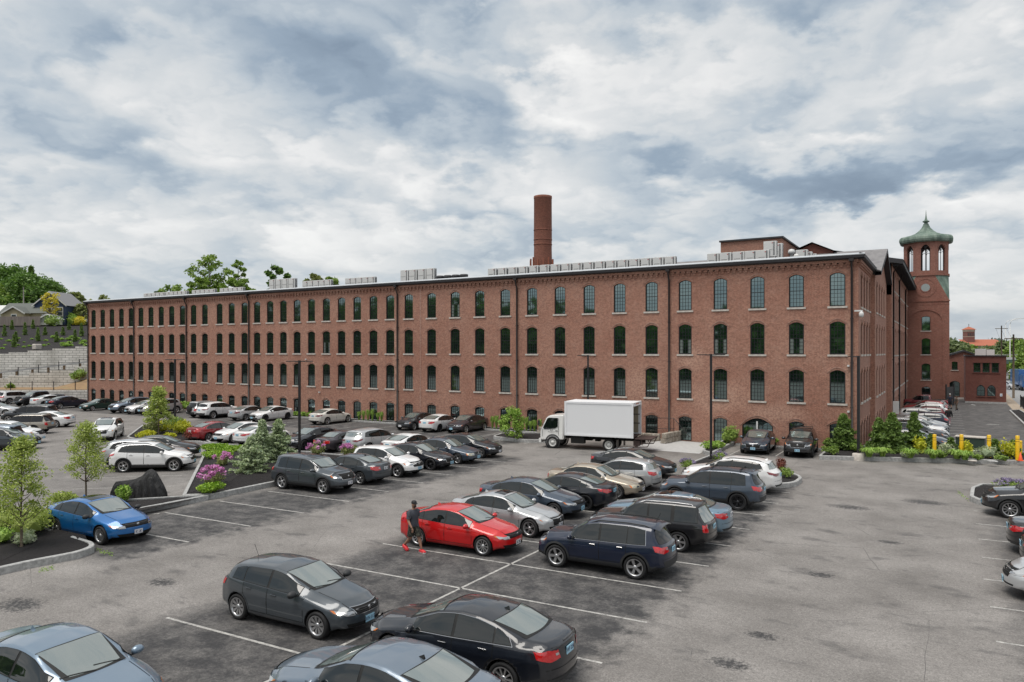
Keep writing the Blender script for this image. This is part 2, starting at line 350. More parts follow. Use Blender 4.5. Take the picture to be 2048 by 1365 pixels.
# entrance court: pale paving in front of the arched door
bm = bmesh.new(); quad(bm, [(p.x, p.y, .006) for p in (at(1255, 897), at(1398, 908), at(1440, 889.8), at(1330, 879.5))])
mesh('entrance_paving', bm, MT['paving'], kind='structure')

# painted lines (all flat strips of one paint job)
bm = bmesh.new(); ST = math.radians(2.0)
def line(bm, a, b, w=.085, z=.005):
    a, b = Vector(a[:2]), Vector(b[:2]); d = (b - a).normalized(); n = Vector((-d.y, d.x)) * w / 2
    quad(bm, [(*(a + n * -1), z), (*(b + n * -1), z), (*(b + n), z), (*(a + n), z)])
for k in range(-2, 11):
    y = 11.75 + 2.78 * k; line(bm, (-17.1, y - .18), (-6.45, y + .19))
line(bm, (-12.05, 4), (-11.85, 39.4))
for k in range(0, 9):
    y = 16.0 + 2.72 * k; line(bm, (-28.3, y + .35), (-23.2, y + .55))
for k in range(-3, 8): line(bm, (1.0 if k != 3 else .95, 17.8 + 2.72 * k), (6.4, 18.0 + 2.72 * k))
for k in range(14): line(bm, (-62.0 + 2.72 * k + 0.0, 46.6), (-62.0 + 2.72 * k, 52.4))
line(bm, (-29.0, 47.0), (-29.0, 52.2)); line(bm, (-31.7, 47.0), (-31.7, 52.2))
for k in range(8): line(bm, (-48.0 + 2.72 * k, 34.6), (-48.0 + 2.72 * k, 39.8))
for k in range(5): line(bm, (-12.2 + 2.7 * k, 48.6 + .9 * k), (-12.2 + 2.7 * k, 53.5))
for k in range(7):   # angled stalls along the diagonal kerb
    a = Vector((-43.6 + 2.55 * k, 31.6 - 2.13 * k)); line(bm, a, a - Vector((3.6, 3.1)))
for k in range(8): line(bm, (-62 + 2.4 * k, 43 - 1.9 * k) if 0 else (-70 + 1.9 * k, 46.2 - .2 * k), (-73.5 + 1.9 * k, 43.8 - .2 * k)) if k % 3 == 0 else None
mesh('parking_lines', bm, MT['paint_worn'], kind='structure')
bm = bmesh.new()
for k in range(17): line(bm, (-.9 + .02 * k, 57.0 + 2.72 * k * .98), (1.35, 57.0 + 2.72 * k * .98))
for k in range(6): line(bm, (.3, 62.4 + .55 * k), (1.25, 62.4 + .55 * k), .12)
for p, q in (((7.1, 88), (8.4, 88)), ((6.4, 80), (7.9, 80)), ((7.0, 73), (8.4, 73)), ((3.2, 81), (4.2, 81)), ((6.2, 66), (8, 66)), ((2.7, 110), (3.1, 108.5))): line(bm, p, q, .16)
quad(bm, [(6.9, 83.2, .005), (8.0, 83.2, .005), (8.0, 84.8, .005), (6.9, 84.8, .005)]); quad(bm, [(7.2, 70, .005), (8.2, 70, .005), (8.2, 71.2, .005), (7.2, 71.2, .005)])
for k in range(6): line(bm, at(2016, 738 + 8 * k + k * k), at(2022, 738.3 + 8 * k + k * k), .3, .012)
line(bm, at(1984, 738), at(2030, 741), .2, .012)
mesh('parking_lines', bm, MT['paint_fresh'], kind='structure')

# kerbed beds
def offset_poly(poly, d):
    n = len(poly); out = []
    for i in range(n):
        p0, p1, p2 = Vector(poly[i - 1]), Vector(poly[i]), Vector(poly[(i + 1) % n])
        a = (p1 - p0).normalized(); b = (p2 - p1).normalized()
        na = Vector((-a.y, a.x)); nb = Vector((-b.y, b.x)); m = (na + nb)
        if m.length < .2: m = na
        m.normalize(); out.append(p1 + m * d / max(.45, m.dot(na)))
    return out
def round_poly(poly, r, n=4):
    out = []
    for i in range(len(poly)):
        p0, p1, p2 = Vector(poly[i - 1]), Vector(poly[i]), Vector(poly[(i + 1) % len(poly)])
        rr = min(r, (p0 - p1).length * .45, (p2 - p1).length * .45)
        a = p1 + (p0 - p1).normalized() * rr; b = p1 + (p2 - p1).normalized() * rr
        for k in range(n + 1):
            t = k / n; out.append(a * (1 - t) ** 2 + p1 * 2 * t * (1 - t) + b * t * t)
    return out
def bed(poly, h=.17, kw=.16, mound=.12, r=.6, soil='mulch', kerbm='granite'):
    poly = [Vector(p[:2]) for p in poly]
    if sum(a.x * b.y - b.x * a.y for a, b in zip(poly, poly[1:] + poly[:1])) < 0: poly = poly[::-1]
    o = round_poly(poly, r); i = offset_poly(o, kw); n = len(o)
    bm = bmesh.new()
    ch = .02
    o2 = offset_poly(o, ch)
    rings = [[bm.verts.new((*p, z)) for p in q] for q, z in ((o, -.05), (o, h - ch), (o2, h), (i, h), (i, -.05))]
    for a, b in zip(rings, rings[1:]):
        for k in range(n): bm.faces.new((a[k], a[(k + 1) % n], b[(k + 1) % n], b[k]))
    mesh('kerb', bm, MT[kerbm], kind='structure')
    # soil: rings stepping inwards, slightly mounded and uneven
    bm = bmesh.new(); cen = sum((Vector(p) for p in i), Vector((0, 0))) / n; prev = None
    for t in (0, .12, .3, .5, .7, .88):
        ring = []
        for p in i:
            q = Vector(p).lerp(cen, t); ring.append(bm.verts.new((*q, h - .05 + mound * math.sin(min(1, t * 1.3) * 1.57) + random.uniform(-.012, .012))))
        if prev:
            for k in range(n): bm.faces.new((prev[k], prev[(k + 1) % n], ring[(k + 1) % n], ring[k]))
        prev = ring
    bm.faces.new(prev); bmesh.ops.triangulate(bm, faces=[f for f in bm.faces if len(f.verts) > 4])
    mesh('mulch_bed', bm, MT[soil], kind='structure', smooth=True)
KW = dict(soil='mulch')
bed([(-29.0, 25.0), (-29.0, 34.4), (-45.6, 34.2), (-29.9, 21.0), (-28.9, 21.9)], h=.26, r=.15, mound=.25)            # large bed with the spruces
bed([(-29.86, 20.93), at(240, 1003, .15), at(95, 1014, .15), at(40, 1045, .15), at(-60, 1090, .15), at(-60, 1158, .1), at(60, 1131, .1), at(160, 1112, .1), at(190, 1100, .1), at(188, 1092, .1), at(92, 1063, .1), (-29.0, 17.0), (-28.9, 21.85)], h=.24, r=.35, mound=.06)
bed([at(252, 878), at(300, 888), at(395, 886), at(430, 893), at(398, 872), at(372, 852), at(285, 853)], h=.16)
bed([at(983, 879), at(1005, 872), at(1090, 872), at(1130, 880), at(1120, 887), at(1050, 886)], h=.25)
bed([at(1402, 908), at(1425, 913), at(1472, 889), at(1450, 885)], h=.25)
bed([at(1375, 935), at(1425, 915), at(1560, 946), at(1608, 962), at(1592, 975), at(1540, 978), at(1400, 950)], h=.24, r=.8)
bed([(-6.9, 49.2), (4.0, 53.3), (14, 56.9), (14, 60.5), (-1, 56.6), (-4.5, 56.3), (-6.9, 54.2)], h=.26, r=.3, mound=.1)
bed([at(1939, 1003), at(1942, 985), at(1962, 977), at(2110, 985), at(2110, 1022), at(1960, 1012)], h=.26, r=.2)
bed([(-66, 52.9), (-66, 54.25), (-28.5, 54.25), (-28.5, 52.9)], h=.15, kw=.13, r=.05, mound=.03)
bed([(-13.1, 53.6), (-13.1, 54.2), (-7.2, 54.2), (-7.2, 53.6)], h=.12, kw=.1, r=.05, mound=.02)
bed([at(2018, 823), at(2048, 852), at(2120, 915), at(2140, 880), at(2040, 822)], h=.16, r=.1)

# ================================================================ the mill
def arch_pts(uc, w, zs, rise, n=8):
    "arch head from left springing to right springing"
    out = []
    for k in range(n + 1):
        t = k / n * 2 - 1; out.append((uc + t * w / 2, zs + rise * (1 - t * t)))
    return out
def wall(bm, us, rows, z0, z1, P, depth=.16, hood=True, mi=0, mh=1, u0=None, u1=None, skip=()):
    """brick wall with arched openings. us: column centres; rows: (zb, w, h, rise) from low to high; P(u, z, out) -> point"""
    nb = len(us); ub = [u0] + [(a + b) / 2 for a, b in zip(us, us[1:])] + [u1]
    zbnd = [z0] + [(rows[i][0] + rows[i][2] + rows[i + 1][0]) / 2 for i in range(len(rows) - 1)] + [z1]
    F = lambda pts, m=mi: quad(bm, pts, m)
    for c, uc in enumerate(us):
        for r, (zb, w, h, rise) in enumerate(rows):
            a, b, lo, hi = ub[c], ub[c + 1], zbnd[r], zbnd[r + 1]
            if (c, r) in skip:
                F([P(a, lo, 0), P(b, lo, 0), P(b, hi, 0), P(a, hi, 0)]); continue
            l, q = uc - w / 2, uc + w / 2; zs = zb + h - rise
            A = arch_pts(uc, w, zs, rise)
            if zb > lo + .001: F([P(a, lo, 0), P(b, lo, 0), P(b, zb, 0), P(q, zb, 0), P(l, zb, 0), P(a, zb, 0)])
            F([P(a, zb, 0), P(l, zb, 0), P(l, zs, 0), P(a, zs, 0)]); F([P(q, zb, 0), P(b, zb, 0), P(b, zs, 0), P(q, zs, 0)])
            m = len(A) // 2
            F([P(a, zs, 0)] + [P(x, z, 0) for x, z in A[:m + 1]] + [P(uc, hi, 0), P(a, hi, 0)])
            F([P(x, z, 0) for x, z in A[m:]] + [P(b, zs, 0), P(b, hi, 0), P(uc, hi, 0)])
            ring = [(l, zb)] + A + [(q, zb)]
            for (x0, y0), (x1, y1) in zip(ring, ring[1:] + ring[:1]): F([P(x0, y0, 0), P(x0, y0, -depth), P(x1, y1, -depth), P(x1, y1, 0)])
            if hood:
                O1 = arch_pts(uc, w + .18, zs + .02, rise + .13); O2 = arch_pts(uc, w + .40, zs - .02, rise + .24)
                for k in range(len(O1) - 1):
                    p0, p1, q0, q1 = O1[k], O1[k + 1], O2[k], O2[k + 1]
                    F([P(*p0, .035), P(*p1, .035), P(*q1, .035), P(*q0, .035)], mh)
                    F([P(*q0, .035), P(*q1, .035), P(*q1, 0), P(*q0, 0)], mh); F([P(*p0, 0), P(*p1, 0), P(*p1, .035), P(*p0, .035)], mh)
                for s in (0, -1): F([P(*O1[s], .035), P(*O2[s], .035), P(*O2[s], 0), P(*O1[s], 0)], mh)
def window_meshes(w, h, rise, nx, ny, P, curtain=False, sill=.13):
    "frame with glazing bars, pane and sill for an opening centred on u=0 with its foot at z=0"
    fb, pb, sb = bmesh.new(), bmesh.new(), bmesh.new()
    A = arch_pts(0, w, h - rise, rise); t = .075
    I = arch_pts(0, w - 2 * t, h - rise, rise - t * .6)
    out = [(-w / 2, 0)] + A + [(w / 2, 0)]; inn = [(-w / 2 + t, t)] + I + [(w / 2 - t, t)]
    n = len(out)
    for k in range(n):
        a, b, c, d = out[k], out[(k + 1) % n], inn[(k + 1) % n], inn[k]
        quad(fb, [P(*a, -.06), P(*b, -.06), P(*c, -.06), P(*d, -.06)]); quad(fb, [P(*d, -.06), P(*c, -.06), P(*c, -.12), P(*d, -.12)])
        quad(fb, [P(*a, -.15), P(*b, -.15), P(*b, -.06), P(*a, -.06)])
    top = lambda u: h - rise + (rise) * (1 - (2 * u / w) ** 2)
    def bar(u0, z0, u1, z1, dep=-.085):
        vs = [(u0, z0), (u1, z0), (u1, z1), (u0, z1)]
        quad(fb, [P(*p, dep) for p in vs])
        for (a, b) in zip(vs, vs[1:] + vs[:1]): quad(fb, [P(*a, -.12), P(*b, -.12), P(*b, dep), P(*a, dep)])
    bw = .022
    for i in range(1, nx): u = -w / 2 + t + (w - 2 * t) * i / nx; bar(u - bw / 2, t, u + bw / 2, top(u) - t * .8)
    for j in range(1, ny):
        z = t + (h - t * 2) * j / ny; k = .045 if j == ny // 2 else bw
        bar(-w / 2 + t, z - k / 2, w / 2 - t, z + k / 2, -.078 if j == ny // 2 else -.0865)
    pb.faces.new([pb.verts.new(P(x, z, -.11)) for x, z in [(-w / 2 + .02, .02), (w / 2 - .02, .02)] + arch_pts(0, w - .04, h - rise, rise - .02)[::-1]])
    if curtain:
        for x0, x1 in ((-w / 2 + t, -w * .18), (w * .18, w / 2 - t)):
            f = quad(pb, [P(x0, t, -.105), P(x1, t, -.105), P(x1, h * .5, -.105), P(x0, h * .5, -.105)]); f.material_index = 1
    if sill:
        for q in (0,):
            u0, u1, za, zb, o0, o1 = -w / 2 - .13, w / 2 + .13, -sill, 0, .07, -.12
            V = [P(u0, za, o0), P(u1, za, o0), P(u1, za, o1), P(u0, za, o1), P(u0, zb, o0), P(u1, zb, o0), P(u1, zb, o1), P(u0, zb, o1)]
            vs = [sb.verts.new(p) for p in V]
            for q in ((3, 2, 1, 0), (4, 5, 6, 7), (0, 1, 5, 4), (1, 2, 6, 5), (2, 3, 7, 6), (3, 0, 4, 7)): sb.faces.new([vs[i] for i in q])
    return fb, pb, sb
YF, XS = 54.3, -5.09
COLS = [-95.63, -93.55, -91.5, -89.45, -87.4, -85.36, -83.33, -81.3, -79.28, -77.25, -75.2, -73.17, -70.6, -68.55, -66.42, -64.4, -62.35, -60.32, -58.28, -56.2, -54.1, -52.03, -49.95, -47.85, -45.75, -43.5] + [-40.83 + 2.649 * k for k in range(14)]
PF = lambda u, z, o: (u, YF - o, z)
mill = empty('mill_building', ((-97 + XS) / 2, YF, 0), label='very long four-storey red brick mill with rows of arched windows', cat='mill building')
mill_inv = Matrix.Translation(-mill.location)
def mpart(name, bm, mats, parent=None, smooth=False, **k):
    o = mesh(name, bm, mats, parent or mill, smooth, **k)
    if parent is None: o.matrix_parent_inverse = mill_inv
    return o
ROWS = [(.02, 1.0, 1.85, .16), (3.22, 1.0, 2.28, .2), (6.56, 1.0, 2.26, .2), (9.86, 1.0, 2.30, .2)]
ENT = 37    # column with the wide arched entrance
bm = bmesh.new()
us_l, us_r = COLS[:26], COLS[26:]
ulim = -42.1
wall(bm, us_l, ROWS, -.3, 12.75, PF, u0=-97.0, u1=ulim)
us3 = COLS[26:]
def fwall(cols, rows, u0, u1): wall(bm, cols, rows, -.3, 12.75, PF, u0=u0, u1=u1)
e = ENT - 26
fwall(us3[:e], ROWS, ulim, (us3[e - 1] + us3[e]) / 2)
fwall([us3[e]], [(.02, 2.15, 1.95, .55)] + ROWS[1:], (us3[e - 1] + us3[e]) / 2, (us3[e] + us3[e + 1]) / 2)
fwall(us3[e + 1:], ROWS, (us3[e] + us3[e + 1]) / 2, XS)
# brick corbels under the eave
def corbels(bm, a, b, P, z, step=.42, mi=0):
    n = int(abs(b - a) / step)
    def bx(u0, u1, z0, z1, o):
        for pts in ([(u0, z0, o), (u1, z0, o), (u1, z1, o), (u0, z1, o)], [(u0, z0, 0), (u1, z0, 0), (u1, z0, o), (u0, z0, o)], [(u0, z0, 0), (u0, z0, o), (u0, z1, o), (u0, z1, 0)], [(u1, z0, o), (u1, z0, 0), (u1, z1, 0), (u1, z1, o)]):
            quad(bm, [P(*p) for p in pts], mi)
    for k in range(n):
        u = a + (b - a) * (k + .5) / n; bx(u - .09, u + .09, z - .30, z - .12, .07); bx(u - .14, u + .14, z - .12, z + .02, .13)
    bx(min(a, b), max(a, b), z + .02, z + .20, .17)
corbels(bm, -97, XS, PF, 12.78)
PE = lambda off: (lambda u, z, o: (XS + off + o, u, z))
R1 = [(.02, .95, 1.85, .16), (3.22, .95, 2.28, .2), (6.56, .95, 2.26, .2), (9.86, .95, 2.30, .2)]
S1 = [56.3, 58.35, 60.4, 62.4]; S2 = [65.0, 67.6, 70.2, 72.8]; S3 = [79.0 + 2.38 * k for k in range(14)]
Y1, Y2, Y3, Y4 = 54.3, 63.4, 76.0, 112.0
wall(bm, S1, R1, -.3, 12.75, PE(0), u0=Y1, u1=Y2); corbels(bm, Y1, Y2, PE(0), 12.78)
wall(bm, S2, R1, -.3, 12.75, PE(.32), u0=Y2, u1=Y3)
R3 = [(.3, .95, 1.9, .16), (3.05, .95, 2.5, .2), (6.40, .95, 2.5, .2), (9.75, .95, 2.4, .2), (12.6, .95, 1.7, .2)]
wall(bm, S3, R3, -.3, 14.9, PE(.75), u0=Y3, u1=Y4)
X2, X3 = XS + .32, XS + .75
quad(bm, [(XS, Y2, -.3), (X2, Y2, -.3), (X2, Y2, 12.75), (XS, Y2, 12.75)])          # step faces
quad(bm, [(X2, Y3, -.3), (X3, Y3, -.3), (X3, Y3, 14.9), (X2, Y3, 14.9)])
Yp = (Y2 + Y3) / 2                                                                      # gable of the second section
bm.faces.new([bm.verts.new(p) for p in ((X2, Y2, 12.75), (X2, Y3, 12.75), (X2, Y3, 13.0), (X2, Yp + .6, 15.3), (X2, Y2, 12.8))])
quad(bm, [(-26, Y3, 12), (X3, Y3, 12), (X3, Y3, 14.9), (-26, Y3, 14.9)])
quad(bm, [(-97, YF, -.3), (-97, 72, -.3), (-97, 72, 12.75), (-97, YF, 12.75)]); quad(bm, [(-97, 72, -.3), (-26, 72, -.3), (-26, 72, 12.75), (-97, 72, 12.75)])
mpart('wall', bm, [MT['brick'], MT['brick_trim']])
# worn seam where two building phases meet
bm = bmesh.new(); box(bm, (ulim, YF - .012, 6.3), (.14, .02, 12.6)); mpart('seam', bm, MT['brick_trim'])
# roof: dark gutter, pale flashing above it, low slope behind
bm = bmesh.new()
def eave(bm, a, b, out, z):
    "gutter and drip edge along a straight eave from a to b; out = outward unit vector"
    a, b, o = Vector(a), Vector(b), Vector(out)
    pr = [(0, z), (.30, z + .02), (.42, z + .08), (.45, z + .28), (.40, z + .28)]
    pr2 = [(.40, z + .28), (.395, z + .33), (.05, z + .44)]
    for seq, m in ((pr, 0), (pr2, 1)):
        for (o0, z0), (o1, z1) in zip(seq, seq[1:]):
            quad(bm, [(*(a + o * o0), z0), (*(b + o * o0), z0), (*(b + o * o1), z1), (*(a + o * o1), z1)], m)
eave(bm, (-97.35, YF), (XS + .4, YF), (0, -1), 12.98); eave(bm, (XS, YF - .4), (XS, Y2), (1, 0), 12.98)
eave(bm, (XS + .32, Y2 - .3), (XS + .32, Y2 + .25), (1, 0), 12.7)
quad(bm, [(-97.35, YF - .05, 13.42), (XS + .05, YF - .05, 13.42), (XS + .05, 63.2, 13.55), (-97.35, 63.2, 14.05)], 2)
quad(bm, [(-97.35, 63.2, 14.05), (XS + .05, 63.2, 13.55), (XS + .05, 72, 13.4), (-97.35, 72, 13.4)], 2)
quad(bm, [(-97.3, YF - .1, 12.9), (-97.3, 72, 12.9), (-97.3, 72, 13.4), (-97.3, YF - .1, 13.42)], 0)
# second section: slate gable roof and its dark rake board
rg = 15.55; zl, zr = 12.98, 13.2
quad(bm, [(-30, Y2 - .35, zl), (X2 + .45, Y2 - .35, zl), (X2 + .45, Yp + .6, rg), (-30, Yp + .6, rg)], 3)
quad(bm, [(-30, Yp + .6, rg), (X2 + .45, Yp + .6, rg), (X2 + .45, Y3, zr), (-30, Y3, zr)], 3)
for (ya, za), (yb, zb) in (((Y2 - .35, zl), (Yp + .6, rg)), ((Yp + .6, rg), (Y3 - .02, zr))):
    x = X2 + .46
    quad(bm, [(x, ya, za - .32), (x, yb, zb - .32), (x, yb, zb), (x, ya, za)], 0); quad(bm, [(X2, ya, za - .32), (x, ya, za - .32), (x, yb, zb - .32), (X2, yb, zb - .32)], 0)
# tall wing roof with deep eave and rafter tails
quad(bm, [(X3 + .95, Y3 - .4, 15.15), (X3 + .95, Y4, 15.15), (X3 - 5.5, Y4, 16.5), (X3 - 5.5, Y3 - .4, 16.5)], 2)
quad(bm, [(X3 - 5.5, Y3 - .4, 16.5), (X3 - 5.5, Y4, 16.5), (X3 - 20, Y4, 15.2), (X3 - 20, Y3 - .4, 15.2)], 2)
quad(bm, [(X3, Y3 - .4, 14.92), (X3 + .95, Y3 - .4, 14.80), (X3 + .95, Y4, 14.80), (X3, Y4, 14.92)], 0)
quad(bm, [(X3 + .96, Y3 - .41, 14.75), (X3 + .96, Y4, 14.75), (X3 + .96, Y4, 15.17), (X3 + .96, Y3 - .41, 15.17)], 0)
quad(bm, [(X3 + 1.06, Y3 - .41, 15.05), (X3 + 1.06, Y4, 15.05), (X3 + .80, Y4, 15.22), (X3 + .80, Y3 - .41, 15.22)], 1)
quad(bm, [(X3 + .96, Y3 - .42, 14.75), (X3 + .96, Y3 - .42, 15.17), (X3 - 5.5, Y3 - .42, 16.52), (X3 - 5.5, Y3 - .42, 16.1)], 0)
quad(bm, [(X3 - 5.5, Y3 - .42, 16.52), (X3 - 5.5, Y3 - .42, 16.1), (X3 - 20, Y3 - .42, 14.9), (X3 - 20, Y3 - .42, 15.22)], 0)
bm.faces.new([bm.verts.new(p) for p in ((X3, Y3, 14.9), (X3 - 5.5, Y3, 16.3), (X3 - 19.5, Y3, 14.9))])
for k in range(44): box(bm, (X3 + .48, Y3 + .3 + k * .81, 14.74), (.9, .10, .16), mi=0)
mpart('roof', bm, [MT['roof_dark'], MT['flashing'], MT['roof_dark'], MT['slate']])
# downspouts
def downspout(x, y, top=12.95, off=(0, -1)):
    bm = bmesh.new(); ox, oy = off
    tube(bm, [(x + ox * .40, y + oy * .40, top), (x + ox * .38, y + oy * .38, top - .2), (x + ox * .12, y + oy * .12, top - .75), (x + ox * .12, y + oy * .12, .25), (x + ox * .3, y + oy * .3, .1)], .075, 8)
    box(bm, (x + ox * .38, y + oy * .38, top - .02), (.3, .3, .18))
    for z in (3, 6, 9): box(bm, (x + ox * .08, y + oy * .08, z), (.2, .2, .06))
    mpart('downspout', bm, MT['spout'])
for px in (177.5, 269, 374, 499, 796, 1035, 1339, 1704):
    r = ray(px); downspout(YF / r[1] * r[0], YF)
for y in (76.7, 86.6, 100.0, 111.4): downspout(X3, y, 14.85, (1, 0))
# windows: the hundred that show largest as parts of their own, the others as one
def wcopy(proto, dx, dz, dy=0):
    fr, kids = proto; o = dup(fr); o.location = (dx, dy, dz)
    for k in kids: dup(k, o)
    return o
def proto_window(w, h, rise, nx, ny, curtain=False, sill=.13):
    fb, pb, sb = window_meshes(w, h, rise, nx, ny, lambda u, z, o: (u, YF - o, z), curtain, sill)
    fr = mesh('window', fb, MT['frame_black'], mill); fr.matrix_parent_inverse = mill_inv
    kids = [mesh('pane', pb, [MT['mill_glass'], MT['mill_glass_curtain']], fr)]
    if sill: kids.append(mesh('sill', sb, MT['sill_stone'], fr))
    else: sb.free()
    return fr, kids
WT = {}
def get_w(key):
    if key not in WT:
        w, h, rise, cur, sill = key
        WT[key] = [proto_window(w, h, rise, 4, 8 if h > 2 else 6, cur, sill), False]
    return WT[key]
def put_window(u, zb, key):
    p = get_w(key)
    if not p[1]: p[0][0].location = (u, 0, zb); p[1] = True
    else: wcopy(p[0], u, zb)
rng = random.Random(4)
cells = [(c, r) for c in range(40) for r in range(4) if not (c == ENT and r == 0)]
cells.sort(key=lambda a: -COLS[a[0]])
rest = bmesh.new()
def merge_window(bm, w, h, rise, P, nx=4, ny=8, sill=.13, lite=False):
    fb, pb, sb = window_meshes(w, h, rise, nx, ny, P, False, sill)
    for b, mi in ((fb, 0), (pb, 1), (sb, 2)):
        vm = {v: bm.verts.new(v.co) for v in b.verts}
        for f in b.faces: bm.faces.new([vm[v] for v in f.verts]).material_index = mi
        b.free()
for i, (c, r) in enumerate(cells):
    zb, w, h, rise = ROWS[r]; u = COLS[c]
    cur = (r == 2 and c in (35, 36, 38)) or rng.random() < .06
    if i < 96: put_window(u, zb, (w, h, rise, cur, .13 if r else 0))
    else: merge_window(rest, w, h, rise, lambda a, z, o, u=u, zb=zb: (u + a, YF - o, zb + z), ny=8 if r else 6, sill=.13 if r else .0)
for Ss, rows, off in ((S1, R1, 0), (S2, R1, .32), (S3, R3, .75)):
    for y in Ss:
        for (zb, w, h, rise) in rows:
            merge_window(rest, w, h, rise, lambda a, z, o, y=y, zb=zb, off=off: (XS + off + o, y + a, zb + z), nx=3, ny=6)
mpart('window', rest, [MT['frame_black'], MT['mill_glass'], MT['sill_stone']], kind='stuff')
# arched entrance: black frame, glazed doors
u = COLS[ENT]; fb, pb, sb = window_meshes(2.15, 1.95, .55, 6, 4, lambda a, z, o: (u + a, YF - o, .02 + z), False, 0); sb.free()
d = mpart('entrance_door', fb, MT['frame_black'], label='wide arched black entrance'); mesh('pane', pb, MT['mill_glass'], d)
bm = bmesh.new(); box(bm, (u, YF - .10, .95), (.12, .03, 1.6)); tube(bm, [(u - .09, YF - .16, .7), (u - .09, YF - .16, 1.2)], .02); mesh('door_handle', bm, MT['white_metal'], d)
# roof-top masonry boxes
bm = bmesh.new()
prism(bm, [(-17.3, 66), (-12.3, 66), (-8.4, 72), (-17.3, 78)] if 0 else [(-17.4, 66), (-12.2, 66), (-12.2, 74), (-17.4, 74)], 13.2, 16.55, 0, 2)
box(bm, (-14.8, 65.98, 16.6), (5.4, .3, .14), mi=3); box(bm, (-12.18, 70, 16.6), (.3, 8.3, .14), mi=3)
mpart('penthouse', bm, [MT['brick'], MT['brick_trim'], MT['roof_dark'], MT['roof_dark']])
bm = bmesh.new(); prism(bm, [(-12.1, 70), (-8.6, 70), (-8.6, 80), (-12.1, 80)], 13.2, 15.6, 0, 1)
for s in (0, 1): quad(bm, [(-8.3 - 1.9 * 0, 69.7, 15.55), (-8.3, 80, 15.55), (-10.3, 80, 16.5), (-10.3, 69.7, 16.5)] if s else [(-12.2, 69.7, 15.75), (-10.3, 69.7, 16.5), (-10.3, 80, 16.5), (-12.2, 80, 15.75)], 1)
bm.faces.new([bm.verts.new(p) for p in ((-12.1, 70, 15.6), (-8.6, 70, 15.6), (-10.3, 70, 16.4))])
mpart('stair_house', bm, [MT['brick_dark'], MT['roof_dark']])
# surveillance dome camera by the corner and small lamps
bm = bmesh.new(); box(bm, (XS + .02, YF - .2, 7.75 + 1.75), (.5, .12, .10)); mpart('bracket', bm, MT['white_metal'])
bm = bmesh.new(); lathe(bm, [(0, 9.05), (.11, 9.08), (.15, 9.18), (.15, 9.32), (.1, 9.42), (0, 9.46)], 12, (XS + .2, YF - .28, 0)); mpart('dome_camera', bm, MT['white_metal'])
for u, z in ((-56.9, 5.95), (-5.7, 5.8), (-5.7, 2.7), (-81.6, 9.7), (-55, 2.6)):
    bm = bmesh.new(); box(bm, (u, YF - .08, z), (.14, .15, .12)); mpart('wall_lamp', bm, MT['white_metal'])

# ---------------------------------------------------------------- stair tower with copper cap
tw = empty('bell_tower', (-2.3, 108, 0), label='tall brick stair tower with octagonal belfry and green copper cap', cat='tower')
def tpart(name, bm, mats, parent=None, smooth=False, **k):
    o = mesh(name, bm, mats, parent or tw, smooth, **k)
    if parent is None: o.matrix_parent_inverse = Matrix.Translation(-tw.location)
    return o
TX0, TX1, TY = -4.95, .33, 108.0; TC = ((TX0 + TX1) / 2, TY + (TX1 - TX0) / 2)
hw = (TX1 - TX0) / 2
bm = bmesh.new(); PT = lambda u, z, o: (u, TY - o, z)
TR = [(.35, .98, 1.9, .2), (3.1, .98, 2.1, .2), (6.35, .98, 2.1, .2), (9.4, .98, 1.85, .12)]
wall(bm, [TC[0] + .05], TR, -.2, 12.1, PT, hood=False, depth=.2, u0=TX0 + .75, u1=TX1 - .75)
# recessed round-headed panel: edge piers stand 6 cm proud
for x0, x1 in ((TX0, TX0 + .75), (TX1 - .75, TX1)):
    quad(bm, [(x0, TY - .07, -.2), (x1, TY - .07, -.2), (x1, TY - .07, 13.2), (x0, TY - .07, 13.2)])
quad(bm, [(TX0 + .75, TY - .07, -.2), (TX0 + .75, TY, -.2), (TX0 + .75, TY, 12.1), (TX0 + .75, TY - .07, 12.1)]); quad(bm, [(TX1 - .75, TY, -.2), (TX1 - .75, TY - .07, -.2), (TX1 - .75, TY - .07, 12.1), (TX1 - .75, TY, 12.1)])
rw = hw - .75; A = [(TC[0] + rw * math.cos(math.pi * (1 - k / 12)), 10.5 + 1.55 * math.sin(math.pi * (1 - k / 12))) for k in range(13)]
quad(bm, [(TX0 + .75, TY - .002, 10.4), (TX1 - .75, TY - .002, 10.4), (TX1 - .75, TY - .002, 12.1), (TX0 + .75, TY - .002, 12.1)]) if 0 else None
for k in range(12):
    (x0, z0), (x1, z1) = A[k], A[k + 1]
    quad(bm, [(x0, TY - .07, z0), (x1, TY - .07, z1), (x1, TY - .07, 13.2), (x0, TY - .07, 13.2)]); quad(bm, [(x0, TY, z0), (x1, TY, z1), (x1, TY - .07, z1), (x0, TY - .07, z0)])
box(bm, (TC[0], TY - .05, 13.2), (2 * hw + .16, .2, .14)); box(bm, (TC[0], TY - .03, 12.75), (2 * hw + .04, .12, .08))
for pts in ([(TX1, TY - .07, -.2), (TX1, TY + 2 * hw, -.2), (TX1, TY + 2 * hw, 13.2), (TX1, TY - .07, 13.2)], [(TX0, TY - .07, -.2), (TX0, TY + 2 * hw, -.2), (TX0, TY + 2 * hw, 13.2), (TX0, TY - .07, 13.2)], [(TX0, TY + 2 * hw, -.2), (TX1, TY + 2 * hw, -.2), (TX1, TY + 2 * hw, 13.2), (TX0, TY + 2 * hw, 13.2)]): quad(bm, pts)
